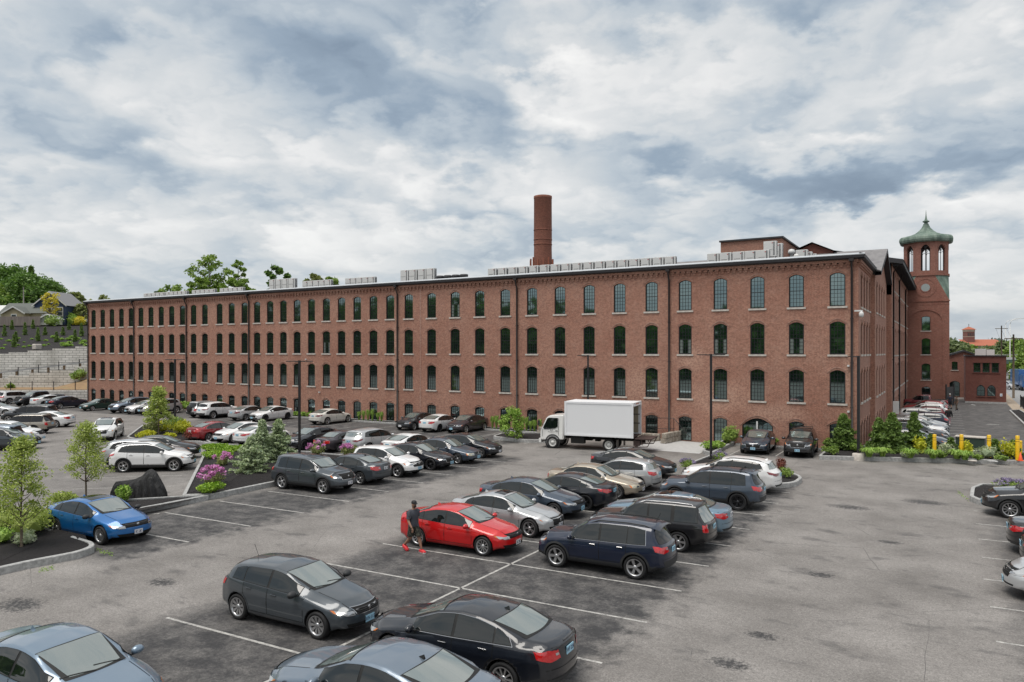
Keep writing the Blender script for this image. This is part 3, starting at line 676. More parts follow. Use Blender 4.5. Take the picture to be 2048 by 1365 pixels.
# square-to-octagon transition: brick triangles on the four sides, copper on the four corners
ap = hw * .97; oc = ap * math.tan(R(22.5)); zt0, zt1 = 13.25, 16.5
def face_pts(i):
    a = math.pi / 2 * i; c, s = math.cos(a), math.sin(a)
    f = lambda x, y: (TC[0] + c * x - s * y, TC[1] + s * x + c * y)
    return f
cop = bmesh.new()
for i in range(4):
    f = face_pts(i)
    quad(bm, [(*f(-hw, -hw), zt0), (*f(hw, -hw), zt0), (*f(oc, -ap), zt1), (*f(-oc, -ap), zt1)])
    q = [(*f(hw, -hw), zt0), (*f(ap, -oc), zt1), (*f(oc, -ap), zt1)]; cop.faces.new([cop.verts.new(p) for p in q])
    if i == 0:   # blind ring and round window
        for k in range(24):
            a0, a1 = 2 * math.pi * k / 24, 2 * math.pi * (k + 1) / 24
            for r0, r1, m, o in ((1.08, 1.2, 1, .05), (.50, .60, 1, .05)):
                P_ = lambda r, a: (TC[0] + r * math.cos(a), 0, 14.95 + r * math.sin(a))
                pts = [P_(r0, a0), P_(r1, a0), P_(r1, a1), P_(r0, a1)]
                quad(bm, [(x, TY + (z - zt0) / (zt1 - zt0) * (hw - ap) - o, z) for x, _, z in pts], m)
prism(bm, [(TC[0] + (ap + .12) / math.cos(R(22.5)) * math.cos(R(22.5 + 45 * k)), TC[1] + (ap + .12) / math.cos(R(22.5)) * math.sin(R(22.5 + 45 * k))) for k in range(8)], 16.5, 16.72)
# belfry: eight faces, each with a tall round-headed opening
BW = 2 * ap * math.tan(R(22.5))
fr = bmesh.new()
for k in range(8):
    a = R(45 * k - 90); n = Vector((math.cos(a), math.sin(a), 0)); t = Vector((-math.sin(a), math.cos(a), 0)); C0 = Vector((TC[0], TC[1], 0))
    P_ = lambda u, z, o, n=n, t=t: tuple(C0 + n * (ap - .02 + o) + t * u + Vector((0, 0, z)))
    wall(bm, [0], [(17.15, 1.05, 3.35, .52)], 16.72, 20.95, P_, depth=.35, hood=True, u0=-BW / 2, u1=BW / 2, mh=0)
    A = arch_pts(0, 1.05, 19.98, .52)
    for i in range(len(A) - 1): quad(fr, [P_(A[i][0], A[i][1], -.2), P_(A[i + 1][0], A[i + 1][1], -.2), P_(A[i + 1][0] * .84, (A[i + 1][1] - 19.98) * .84 + 19.98, -.2), P_(A[i][0] * .84, (A[i][1] - 19.98) * .84 + 19.98, -.2)])
    for u0, u1 in ((-.525, -.44), (-.04, .04), (.44, .525)): quad(fr, [P_(u0, 17.15, -.2), P_(u1, 17.15, -.2), P_(u1, 20.1 if u0 != -.04 else 20.5, -.2), P_(u0, 20.1 if u0 != -.04 else 20.5, -.2)])
    for cx_ in (-.24, .24):
        for i in range(8):
            a0, a1 = math.pi * i / 8, math.pi * (i + 1) / 8
            quad(fr, [P_(cx_ + r * math.cos(b), 19.7 + r * math.sin(b), -.2) for r, b in ((.18, a0), (.24, a0), (.24, a1), (.18, a1))])
    for i in range(12):
        a0, a1 = 2 * math.pi * i / 12, 2 * math.pi * (i + 1) / 12
        quad(fr, [P_(r * math.cos(b), 20.18 + r * math.sin(b), -.2) for r, b in ((.13, a0), (.18, a0), (.18, a1), (.13, a1))])
    quad(bm, [P_(-BW / 2, 20.75, .05), P_(BW / 2, 20.75, .05), P_(BW / 2, 20.95, .12), P_(-BW / 2, 20.95, .12)])
tpart('wall', bm, [MT['brick_tower'], MT['brick_tower']])
tpart('belfry_tracery', fr, MT['frame_black'])
tpart('copper_slope', cop, MT['copper'])
bm = bmesh.new(); k8 = 1 / math.cos(R(22.5))
prof = [(2.55, 20.95), (2.85, 20.95), (3.02, 21.1), (3.08, 21.35), (3.02, 21.62), (2.85, 21.82), (2.35, 21.95), (1.75, 22.1), (1.25, 22.32), (.85, 22.65), (.52, 23.05), (.34, 23.45), (.3, 23.6)]
rings = []
for r, z in prof: rings.append([bm.verts.new((TC[0] + r * k8 * math.cos(R(22.5 + 45 * k)), TC[1] + r * k8 * math.sin(R(22.5 + 45 * k)), z - .1)) for k in range(8)])
for a, b in zip(rings, rings[1:]):
    for k in range(8): bm.faces.new((a[k], a[(k + 1) % 8], b[(k + 1) % 8], b[k]))
cap = tpart('copper_roof', bm, MT['copper'])
bm = bmesh.new(); lathe(bm, [(.3, 23.35), (.32, 23.5), (.2, 23.58), (.22, 23.66), (.40, 23.78), (.42, 23.86), (.2, 23.98), (.12, 24.2), (.06, 24.6), (.015, 25.3), (0, 25.35)], 16, (TC[0], TC[1], 0)); mesh('finial', bm, MT['copper'], cap)
for (zb, w, h, rise) in TR:
    fb, pb, sb = window_meshes(w, h, rise, 2, 2, lambda a, z, o, zb=zb: (TC[0] + .05 + a, TY - o, zb + z), False, .1)
    o = tpart('window', fb, MT['frame_black']); mesh('pane', pb, MT['mill_glass'], o); mesh('sill', sb, MT['sill_stone'], o)
bm = bmesh.new(); lathe(bm, [(0, 0), (.5, 0)], 20, (0, 0, 0), axis='Y')
for v_ in bm.verts: v_.co = Vector((TC[0] + v_.co.x, TY + (1.7 / 3.25) * (hw - ap) - .03, 14.95 + v_.co.z))
tpart('round_window', bm, MT['mill_glass_curtain'])

# ---------------------------------------------------------------- chimney
cx_, cy_ = -43.0, 80.0
bm = bmesh.new(); lathe(bm, [(1.5, 0), (1.14, 17.6), (1.10, 19.5), (1.12, 21), (1.10, 25.6), (1.13, 25.65), (1.13, 25.95), (.95, 26.0), (.9, 25)], 40, (0, 0, 0))
for z in (19.9, 20.5, 21.7): lathe(bm, [(1.13, z), (1.155, z + .02), (1.155, z + .10), (1.13, z + .12)], 40)
ch = empty('chimney', (cx_, cy_, 0), label='tall round brick chimney rising behind the mill roof', cat='chimney')
mesh('stack', bm, MT['brick_chimney'], ch)
mat('antenna_rust', (.30, .10, .06), .6)
for k in range(7):
    a = R(200 + 25 * k); bm = bmesh.new(); box(bm, (1.55 * math.cos(a), 1.55 * math.sin(a), 17.5), (.18, .12, 1.1 + .25 * (k % 3)), a); tube(bm, [(1.1 * math.cos(a), 1.1 * math.sin(a), 17.3), (1.5 * math.cos(a), 1.5 * math.sin(a), 17.3)], .04, 6)
    mesh('antenna', bm, MT['antenna_rust'], ch)
bm = bmesh.new()
lathe(bm, [(1.35, 17.0), (1.42, 17.0), (1.42, 17.15), (1.35, 17.15)], 24); mesh('antenna_ring', bm, MT['antenna_rust'], ch)
# ---------------------------------------------------------------- heat-pump units on the roof
def unit(h, wdt, dep, split):
    bm = bmesh.new(); box(bm, (0, 0, h / 2 + .06), (wdt, dep, h)); bmesh.ops.bevel(bm, geom=bm.edges[:], offset=.015, segments=1, affect='EDGES')
    for s in (-1, 1): box(bm, (s * wdt * .36, 0, .03), (.06, dep * .9, .06))
    o = mesh('heat_pump', bm, MT['white_metal'])
    bm = bmesh.new()
    for k in range(int(h / .06) - 2): box(bm, (wdt * .30, -dep / 2 - .004, .2 + k * .06), (wdt * .12, .012, .03))
    for k in range(int(h / .07) - 2): box(bm, (wdt / 2 + .003, 0, .2 + k * .07), (.012, dep * .8, .035))
    if split: box(bm, (-.12, -dep / 2 - .003, h * .5), (wdt * .62, .008, .02))
    else: box(bm, (-.1, -dep / 2 - .003, h * .38), (wdt * .5, .008, .02))
    mesh('vent_grille', bm, MT['vent_dark'], o)
    bm = bmesh.new(); box(bm, (wdt * .18, -dep / 2 - .006, h - .08), (.07, .01, .06)); mesh('badge', bm, MT['logo_red'], o)
    return o
UP = {}
def put_unit(px, kind, z, Y=56.3):
    h, w_, d_, sp = {'a': (.76, .89, .36, False), 'b': (1.18, .95, .4, True), 'c': (.58, .9, .36, False)}[kind]
    r = ray(px); X = Y / r[1] * r[0]
    if kind not in UP: o = UP[kind] = unit(h, w_, d_, sp)
    else: o = dup_tree(UP[kind])
    o.location = (X, Y, z)
    o.rotation_euler = (0, 0, 0); return o
GR = [('c', [294, 303, 311, 319, 327], 'in the leftmost roof cluster'), ('c', [338, 347, 355, 363, 371], 'in the second roof cluster'),
      ('c', [391, 400, 409, 418, 427], 'in the third roof cluster'), ('c', [447, 456, 465, 474, 483], 'in the fourth roof cluster'),
      ('b', [547, 560, 573, 586], 'in the fifth, taller roof cluster'), ('a', [613, 624, 636, 647, 658], 'in the sixth roof cluster'),
      ('a', [699, 710, 722, 734, 745], 'in the seventh roof cluster'), ('b', [811, 828, 846, 863], 'in the tall cluster left of the chimney'),
      ('a', [986 + i * 20.3 + .12 * i * i for i in range(17)], 'in the long row by the chimney'), ('a', [1427, 1452, 1478, 1503, 1527], 'in the row before the brick penthouse')]
ORD = ['first', 'second', 'third', 'fourth', 'fifth', 'sixth', 'seventh', 'eighth', 'ninth', 'tenth', 'eleventh', 'twelfth', 'thirteenth', 'fourteenth', 'fifteenth', 'sixteenth', 'seventeenth', 'eighteenth', 'nineteenth', 'twentieth']
for kind, pxs, where in GR:
    for i, px in enumerate(pxs):
        tag(put_unit(px, kind, 13.46), '%s white heat pump from the left %s' % (ORD[i], where), 'heat pump', 'heat pumps along the mill roof')
for i, (px, Y) in enumerate(((1541, 58), (1553, 59.5))):
    tag(put_unit(px, 'b', 13.9, Y), '%s tall grey heat pump against the brick penthouse' % ('left' if i == 0 else 'right'), 'heat pump', 'tall heat pumps by the penthouse')
for i, (px, Y) in enumerate(((1604, 61), (1613, 62.5), (1622, 64))):
    tag(put_unit(px, 'a', 13.9, Y), '%s ribbed white heat pump right of the penthouse' % ORD[i], 'heat pump', 'heat pumps right of the penthouse')
for i, px in enumerate((881, 896, 912, 928)):
    r = ray(px); bm = bmesh.new(); lathe(bm, [(0, .2), (.05, .2), (.36, .12), (.4, .3), (.38, .42), (.3, .44), (0, .44)], 16); box(bm, (0, 0, .06), (.7, .7, .12))
    o = mesh('roof_fan', bm, MT['vent_dark']); o.location = (56.3 / r[1] * r[0], 56.3, 13.5)
    tag(o, '%s squat dark roof fan from the left between the heat pump clusters' % ORD[i], 'roof fan', 'squat fans on the mill roof')
for i, (px, Y) in enumerate(((1583, 60), (1594, 61))):
    r = ray(px); bm = bmesh.new(); lathe(bm, [(.12, 0), (.12, .55), (.24, .6), (.27, .75), (.2, .92), (0, .98)], 14)
    o = mesh('turbine_vent', bm, MT['white_metal']); o.location = (Y / r[1] * r[0], Y, 13.5 + .25 * (1 - i))
    tag(o, '%s round metal roof vent right of the penthouse' % ('taller' if i == 0 else 'shorter'), 'roof vent', 'round roof vents')

# ================================================================ vehicles
def paint(name, col, metal=.25, rough=.32):
    m = mat('paint_' + name, col, rough, metal, coat=1.0); return m
PC = dict(white=((.78, .78, .78), .0), white_warm=((.70, .68, .63), .0), silver=((.47, .48, .49), .45), silver_light=((.52, .53, .54), .4), grey=((.062, .074, .086), .35),
          grey_dark=((.035, .038, .045), .3), charcoal=((.022, .025, .031), .3), black=((.008, .008, .010), .1), black_blue=((.007, .009, .015), .15), brown=((.055, .045, .055), .4), red=((.55, .006, .008), .1),
          red_dark=((.28, .012, .018), .3), blue=((.004, .125, .38), .25), navy=((.004, .010, .032), .2), sky=((.17, .26, .34), .45), steel=((.17, .215, .27), .5), steel_dark=((.055, .075, .105), .35), gold=((.40, .345, .27), .4), beige=((.36, .33, .28), .35),
          green=((.010, .045, .035), .3), navy_dark=((.012, .015, .035), .3), maroon=((.13, .006, .012), .2), pale_blue=((.17, .235, .31), .4), black_gloss=((.006, .006, .007), .0), green_grey=((.03, .06, .07), .4))
PAINT = {k: paint(k, c, m) for k, (c, m) in PC.items()}
mat('tyre', (.014, .014, .015), .75); mat('plastic', (.028, .029, .031), .6); mat('under', (.006, .006, .006), .9)
mat('alloy', (.55, .55, .56), .28, .85); mat('alloy_dark', (.05, .05, .055), .35, .7); mat('wheel_back', (.012, .012, .012), .8)
mat('chrome', (.52, .52, .53), .18, 1.0); mat('headlamp', (.42, .43, .44), .06, .3, coat=1, ior=1.8); mat('headlamp_old', (.55, .52, .40), .15, .1, coat=1)
mat('taillamp', (.50, .008, .012), .08, 0, coat=1, ior=1.7); mat('taillamp_dark', (.17, .006, .010), .08, 0, coat=1, ior=1.7); mat('amber', (.60, .16, .02), .2, coat=1); mat('seam', (.004, .004, .004), .8)
mat('glass_side', (.006, .009, .009), .02, ior=1.75); mat('glass_tint', (.006, .006, .007), .03, ior=1.6)
mat('glass_screen', (.12, .15, .14), .02, ior=3.4); mat('plate_blue', (.35, .60, .75), .4); mat('plate_white', (.68, .68, .70), .4); mat('plate_ink', (.02, .04, .12), .5)
mat('rubber_trim', (.008, .008, .008), .6); mat('spare_cover', (.012, .012, .012), .6)

def lerp_tab(tab, x):
    if x <= tab[0][0]: return tab[0][1]
    for (x0, y0), (x1, y1) in zip(tab, tab[1:]):
        if x <= x1: return y0 + (y1 - y0) * (x - x0) / max(1e-9, x1 - x0)
    return tab[-1][1]
def smooth_tab(tab, r=.07):
    tab = sorted(tab); x0, x1 = tab[0][0], tab[-1][0]; out = []
    n = 120
    for i in range(n + 1):
        x = x0 + (x1 - x0) * i / n; s = w = 0
        for k in range(-4, 5):
            q = min(r, x - x0, x1 - x) * k / 4; g = 1 - abs(k) / 5; s += lerp_tab(tab, x + q) * g; w += g
        out.append((x, s / w))
    return out
SIDE = [(0, .90), (.10, .955), (.24, .982), (.42, .986), (.62, .992), (.71, 1.0), (.78, .984), (.9, .968), (1, .945)]
def ss(a, b, x): t = max(0, min(1, (x - a) / (b - a))); return t * t * (3 - 2 * t)
class Car:
    def __init__(s, L, Wd, H, wb, fo, rw, top, belt, bot=.2, hoodk=1, wtab=None, kgl=.40, rr=.86, nose_b=(.10, .06), tail_b=(.05, .07), plan=(.34, .26), smr=.07, wscurve=.10, flare=0):
        s.L, s.W, s.H, s.rw = L, Wd, H, rw
        s.xf = L / 2 - fo; s.xr = s.xf - wb
        s.top = smooth_tab(top, smr); s.belt = smooth_tab(belt, .10); s.bot = bot
        s.wt = smooth_tab(wtab or [(-L / 2, .88), (-L / 2 + .35, .955), (-L / 2 + 1.0, .995), (0, 1), (L / 2 - 1.0, .99), (L / 2 - .35, .94), (L / 2, .84)], .15)
        s.kgl, s.rr, s.nb, s.tb, s.plan, s.wsc, s.flare = kgl, rr, nose_b, tail_b, plan, wscurve, flare
    def deform(s, x, y, z, w):
        L2 = s.L / 2; q = abs(y) / max(w, .01)
        if x > 0:
            f = ss(L2 - 1.1, L2, x); g = ss(L2 - .45, L2, x)
            b = s.nb[0] * (max(0, z - .50) / .3) ** 2 + s.nb[1] * (max(0, .42 - z) / .2) ** 2
            x2 = x - f * s.plan[0] * q ** 2.8 - g * b
        else:
            f = ss(L2 - 1.0, L2, -x); g = ss(L2 - .45, L2, -x)
            b = s.tb[0] * (max(0, z - .55) / .4) ** 2 + s.tb[1] * (max(0, .5 - z) / .25) ** 2
            x2 = x + f * s.plan[1] * q ** 2.8 + g * b
        m = ss(s.beltz(x) + .03, s.beltz(x) + .2, z)
        x2 -= (s.wsc if x > 0 else -s.wsc * .8) * q * q * m * (ss(.1, .6, abs(x)))
        return Vector((x2, y, z))
    def beltz(s, x): return lerp_tab(s.belt, x)
    def topz(s, x): return lerp_tab(s.top, x)
    def section(s, x, nl=14, ng=5, nc=10):
        hw = s.W / 2 * lerp_tab(s.wt, x); bz = s.beltz(x); tz = max(s.topz(x), bz + .03)
        L2 = s.L / 2; zb = s.bot + .10 * ss(L2 - .5, L2, abs(x)) * (1.0 if x > 0 else 1.3)
        c = ss(.10, .30, tz - bz) if x > 0 else ss(.09, .19, tz - bz); rail = bz + (tz - bz) * s.rr
        pts = []
        for i in range(nl + 1):
            t = i / nl; f = lerp_tab(SIDE, t)
            if s.flare:
                for ax in (s.xf, s.xr): f += s.flare * math.exp(-((x - ax) / .42) ** 2) * math.exp(-((t - .55) / .3) ** 2)
            pts.append((hw * f, zb + t * (bz - zb)))
        k = 2.2 * (1 - c) + s.kgl * c; yb = hw * SIDE[-1][1] - .018
        for i in range(1, ng + 1):
            z = bz + (rail - bz) * i / ng; cur = .05 * c * (i / ng) ** 3
            pts.append((max(.25, yb - k * (z - bz) - cur), z))
        yr = pts[-1][0]; mids = []
        for i in range(1, 2 * nc):
            y = yr * (1 - i / nc); mids.append((y, rail + (tz - rail) * (1 - abs(y / yr) ** 2.3)))
        return pts, mids
    def body(s, nx=84):
        bm = bmesh.new(); L2 = s.L / 2; rows = []
        for i in range(nx + 1):
            t = i / nx; x = -L2 + s.L * (t + .0 * math.sin(2 * math.pi * t)); pts, mids = s.section(x); hw = max(p[0] for p in pts)
            ring = [(y, z) for y, z in pts] + mids + [(-y, z) for y, z in pts[::-1]]
            row = [bm.verts.new(s.deform(x, y, z, hw)) for y, z in ring]; rows.append((row, pts, hw, x))
        m = len(rows[0][0])
        for (a, *_), (b, *_) in zip(rows, rows[1:]):
            for k in range(m): bm.faces.new((a[k], a[(k + 1) % m], b[(k + 1) % m], b[k]))
        for (row, pts, hw, x), sg in ((rows[0], 0), (rows[-1], 1)):   # end caps: bridge the two sides level by level
            n = len(pts); cols = 9; grid = []
            for i in range(n - 1):
                z = pts[i][1]; g = [row[i]]
                for j in range(1, cols + 1):
                    y = pts[i][0] * (1 - 2 * j / (cols + 1)); g.append(bm.verts.new(s.deform(x, y, z, hw)))
                g.append(row[m - 1 - i]); grid.append(g)
            for ga, gb in zip(grid, grid[1:]):
                for j in range(cols + 1):
                    f = (ga[j], ga[j + 1], gb[j + 1], gb[j]); bm.faces.new(f if sg == 0 else f[::-1])
            last = grid[-1]; up = row[n - 1:m - n + 1]; up = [row[n - 1]] + list(row[n:m - n]) + [row[m - n]]
            f = last + up[::-1]
            try: bm.faces.new(f if sg == 0 else f[::-1])
            except Exception: pass
        bmesh.ops.recalc_face_normals(bm, faces=bm.faces)
        s.bvh = BVHTree.FromBMesh(bm)
        # bottom face material
        return bm
    def side(s, x, z, sg=1):
        h = s.bvh.ray_cast(Vector((x, 3 * sg, z)), Vector((0, -sg, 0))); return (h[0], h[1]) if h[0] else None
    def fr(s, y, z, sg=1):
        h = s.bvh.ray_cast(Vector((4 * sg, y, z)), Vector((-sg, 0, 0))); return (h[0], h[1]) if h[0] else None
    def up(s, x, y):
        h = s.bvh.ray_cast(Vector((x, y, 4)), Vector((0, 0, -1))); return (h[0], h[1]) if h[0] else None
    def near(s, x, y, z):
        h = s.bvh.find_nearest(Vector((x, y, z))); return (h[0], h[1])
    def patch(s, bm, A, B, n, m, fn, off=.006, mi=0, edge=None):
        "sheet between polylines A and B (2-D or 3-D control points), each point dropped on the body by fn and raised by off"
        def res(P, n):
            P = [Vector(p) for p in P]; d = [0]
            for a, b in zip(P, P[1:]): d.append(d[-1] + (b - a).length)
            out = []
            for i in range(n + 1):
                t = d[-1] * i / n; k = 0
                while k < len(d) - 2 and d[k + 1] < t: k += 1
                out.append(P[k].lerp(P[k + 1], (t - d[k]) / max(1e-9, d[k + 1] - d[k])))
            return out
        A, B = res(A, n), res(B, n); G = []
        for j in range(m + 1):
            row = []
            for a, b in zip(A, B):
                p = a.lerp(b, j / m); h = fn(*p)
                row.append(bm.verts.new(h[0] + h[1] * off) if h else None)
            G.append(row)
        for j in range(m):
            for i in range(n):
                q = [G[j][i], G[j][i + 1], G[j + 1][i + 1], G[j + 1][i]]
                if None in q: continue
                try: f = bm.faces.new(q)
                except Exception: continue
                f.smooth = True; f.material_index = mi
                if edge is not None and (i in (0, n - 1) or j in (0, m - 1)) and edge[0]: f.material_index = edge[1]
                f.normal_update(); c = f.calc_center_median(); h = s.bvh.find_nearest(c)
                if h[1] and f.normal.dot(h[1]) < 0: f.normal_flip()
def wheel_meshes(rw, style):
    w = .215; bm = bmesh.new(); rr = rw * (.70 if style != 'steel' else .64)
    lathe(bm, [(rr, -.08), (rr + .01, .09), (rw - .035, .105), (rw - .008, .085), (rw, .05), (rw, -.07), (rw - .02, -.10), (rr, -.10)], 28, axis='Y')
    tyre = bm
    bm = bmesh.new()
    lathe(bm, [(rr + .012, .098), (rr - .012, .10), (rr - .03, .06), (rr - .035, -.02)], 28, axis='Y')
    lathe(bm, [(rr - .02, -.0), (0, -.0)], 20, axis='Y', mi=1)
    n, wd = {'five': (5, .085), 'ten': (10, .035), 'multi': (14, .022), 'cap': (9, .055), 'split': (10, .028), 'six': (6, .07), 'steel': (12, .05)}[style]
    for k in range(n):
        a = 2 * math.pi * k / n
        if style == 'split': a = 2 * math.pi * (k // 2) / 5 + (.16 if k % 2 else -.16)
        c, s_ = math.cos(a), math.sin(a); t = Vector((-s_, 0, c)); d = Vector((c, 0, s_))
        w0, w1 = (wd * .75, wd * 1.15) if style != 'cap' else (wd * .5, wd * 1.6)
        q = [d * .035 - t * w0 / 2 + Vector((0, .055, 0)), d * (rr - .015) - t * w1 / 2 + Vector((0, .082, 0)), d * (rr - .015) + t * w1 / 2 + Vector((0, .082, 0)), d * .035 + t * w0 / 2 + Vector((0, .055, 0))]
        vs = [bm.verts.new(p) for p in q]; vb = [bm.verts.new(p - Vector((0, .045, 0))) for p in q]
        bm.faces.new(vs)
        for i in range(4): bm.faces.new((vs[i], vb[i], vb[(i + 1) % 4], vs[(i + 1) % 4]))
    lathe(bm, [(.065, .02), (.065, .06), (.05, .075), (0, .078)], 14, axis='Y')
    bmesh.ops.recalc_face_normals(bm, faces=bm.faces); bmesh.ops.recalc_face_normals(tyre, faces=tyre.faces)
    return tyre, bm
WH = {}
def bm_to_me(name, bm, mats, smooth=False):
    me = bpy.data.meshes.new(name); bm.to_mesh(me); bm.free()
    for m in mats: me.materials.append(MT.get(m, m) if isinstance(m, str) else m)
    if smooth: me.polygons.foreach_set('use_smooth', [True] * len(me.polygons))
    return me
def get_wheel(rw, style, dark):
    k = (round(rw, 3), style, dark)
    if k not in WH:
        a, b = wheel_meshes(rw, style)
        WH[k] = (bm_to_me('wheel', a, ['tyre']), bm_to_me('rim', b, ['alloy_dark' if dark else 'alloy', 'wheel_back']))
    return WH[k]
KIND = {}
def kind(name, L, Wd, H, wb, fo, rw, top, belt, bot=.2, **k):
    extra = {q: k.pop(q) for q in list(k) if q in ('B', 'C', 'D', 'cowl', 'head', 'rh', 'rb', 'rear', 'clad', 'zl', 'lamps', 'grille', 'tail', 'rails', 'tint', 'gap', 'spoiler', 'quarter', 'style', 'dash')}
    KIND[name] = (dict(L=L, Wd=Wd, H=H, wb=wb, fo=fo, rw=rw, top=top, belt=belt, bot=bot, **k), extra)
kind('sedan', 4.70, 1.82, 1.44, 2.72, .92, .330,
     top=[(2.35, .70), (2.27, .77), (2.0, .86), (1.3, .985), (1.12, 1.03), (.30, 1.375), (-.15, 1.435), (-.6, 1.42), (-1.0, 1.35), (-1.72, 1.10), (-2.25, 1.075), (-2.35, 1.02)],
     belt=[(2.35, .60), (2.1, .70), (1.5, .80), (1.1, .87), (0, .90), (-1.2, .955), (-2.0, .98), (-2.35, .93)],
     cowl=1.17, head=.30, rh=-1.02, rb=-1.76, B=-.12, C=-1.05, D=-1.42, rear='notch', lamps='wide', grille='low', tail='wrap')
kind('sedan_old', 4.75, 1.78, 1.41, 2.68, .98, .315,
     top=[(2.37, .66), (2.28, .72), (1.9, .82), (1.25, .93), (1.05, .96), (.30, 1.34), (-.2, 1.41), (-.7, 1.40), (-1.0, 1.34), (-1.60, 1.05), (-2.25, 1.02), (-2.37, .96)],
     belt=[(2.37, .60), (2.0, .69), (1.3, .79), (1.0, .84), (0, .86), (-1.3, .89), (-2.0, .92), (-2.37, .88)], smr=.09,
     cowl=1.10, head=.30, rh=-1.0, rb=-1.63, B=-.15, C=-1.0, D=-1.35, rear='notch', lamps='round', grille='small', tail='block', plan=(.24, .2))
kind('fastback', 4.72, 1.85, 1.42, 2.78, .90, .340,
     top=[(2.36, .68), (2.26, .76), (1.9, .86), (1.25, .965), (1.05, 1.0), (.25, 1.36), (-.2, 1.42), (-.6, 1.41), (-1.0, 1.335), (-1.80, 1.09), (-2.27, 1.07), (-2.36, 1.0)],
     belt=[(2.36, .58), (2.0, .70), (1.3, .82), (1.05, .875), (0, .91), (-1.2, .96), (-1.9, .985), (-2.36, .93)], flare=.018,
     cowl=1.12, head=.25, rh=-1.02, rb=-1.84, B=-.15, C=-1.05, D=-1.4, rear='notch', lamps='slim', grille='big', tail='slim')
kind('hatch', 4.46, 1.78, 1.47, 2.67, .90, .325,
     top=[(2.23, .70), (2.14, .78), (1.8, .88), (1.15, 1.0), (.98, 1.04), (.15, 1.40), (-.3, 1.46), (-1.0, 1.44), (-1.55, 1.37), (-1.85, 1.24), (-2.12, .98), (-2.23, .80)],
     belt=[(2.23, .60), (1.9, .72), (1.2, .84), (.9, .89), (0, .93), (-1.2, .99), (-1.8, 1.02), (-2.1, .93), (-2.23, .75)],
     cowl=1.03, head=.17, rh=-1.70, rb=-2.06, B=-.28, C=-1.12, D=-1.52, rear='hatch', lamps='wide', grille='mid', tail='wrap', tb=1) if 0 else \
kind('hatch', 4.46, 1.78, 1.47, 2.67, .90, .325,
     top=[(2.23, .70), (2.14, .78), (1.8, .88), (1.15, 1.0), (.98, 1.04), (.15, 1.40), (-.3, 1.46), (-1.0, 1.44), (-1.62, 1.37), (-1.80, 1.30), (-2.12, 1.03), (-2.23, .93)],
     belt=[(2.23, .60), (1.9, .72), (1.2, .84), (.9, .89), (0, .93), (-1.2, .99), (-1.8, 1.02), (-2.1, .96), (-2.23, .88)],
     cowl=1.03, head=.17, rh=-1.70, rb=-2.10, B=-.28, C=-1.12, D=-1.55, rear='hatch', lamps='wide', grille='mid', tail='wrap')
kind('crossover', 4.55, 1.84, 1.60, 2.68, .90, .355,
     top=[(2.27, .80), (2.18, .90), (1.85, .99), (1.2, 1.09), (1.03, 1.13), (.30, 1.50), (-.2, 1.585), (-1.0, 1.57), (-1.6, 1.50), (-1.86, 1.40), (-2.16, 1.08), (-2.27, .97)],
     belt=[(2.27, .68), (1.9, .82), (1.2, .94), (.9, .99), (0, 1.03), (-1.2, 1.08), (-1.8, 1.12), (-2.1, 1.02), (-2.27, .92)], bot=.24, flare=.012,
     cowl=1.08, head=.32, rh=-1.72, rb=-2.14, B=-.22, C=-1.10, D=-1.60, rear='hatch', clad=1, lamps='slim', grille='big', tail='slim', spoiler=1)
kind('suv', 4.60, 1.86, 1.69, 2.69, .92, .370,
     top=[(2.30, .86), (2.23, .97), (1.95, 1.05), (1.2, 1.13), (1.02, 1.18), (.42, 1.57), (0, 1.66), (-1.0, 1.685), (-1.80, 1.64), (-2.0, 1.57), (-2.22, 1.16), (-2.30, 1.04)],
     belt=[(2.30, .74), (1.95, .88), (1.2, .99), (.9, 1.01), (0, 1.03), (-1.2, 1.05), (-1.9, 1.08), (-2.2, 1.04), (-2.30, .98)], bot=.27, smr=.045, kgl=.30, rr=.88, plan=(.28, .2),
     cowl=1.07, head=.44, rh=-1.90, rb=-2.20, B=-.12, C=-1.02, D=-1.62, rear='hatch', clad=1, lamps='wide', grille='big', tail='wrap', rails=1, spoiler=1)
kind('boxy', 4.52, 1.80, 1.70, 2.62, .86, .355,
     top=[(2.26, .84), (2.20, .95), (1.9, 1.01), (1.1, 1.07), (.95, 1.10), (.40, 1.56), (0, 1.66), (-1.0, 1.685), (-1.85, 1.66), (-2.02, 1.60), (-2.20, 1.14), (-2.26, 1.02)],
     belt=[(2.26, .74), (1.9, .86), (1.1, .96), (.9, .99), (0, 1.01), (-1.2, 1.02), (-1.9, 1.03), (-2.2, 1.02), (-2.26, .96)], bot=.28, smr=.05, kgl=.26, plan=(.22, .16),
     cowl=1.0, head=.44, rh=-1.98, rb=-2.19, B=-.15, C=-.98, D=-1.08, rear='hatch', clad=1, lamps='round', grille='mid', tail='stack', rails=1, quarter='long')
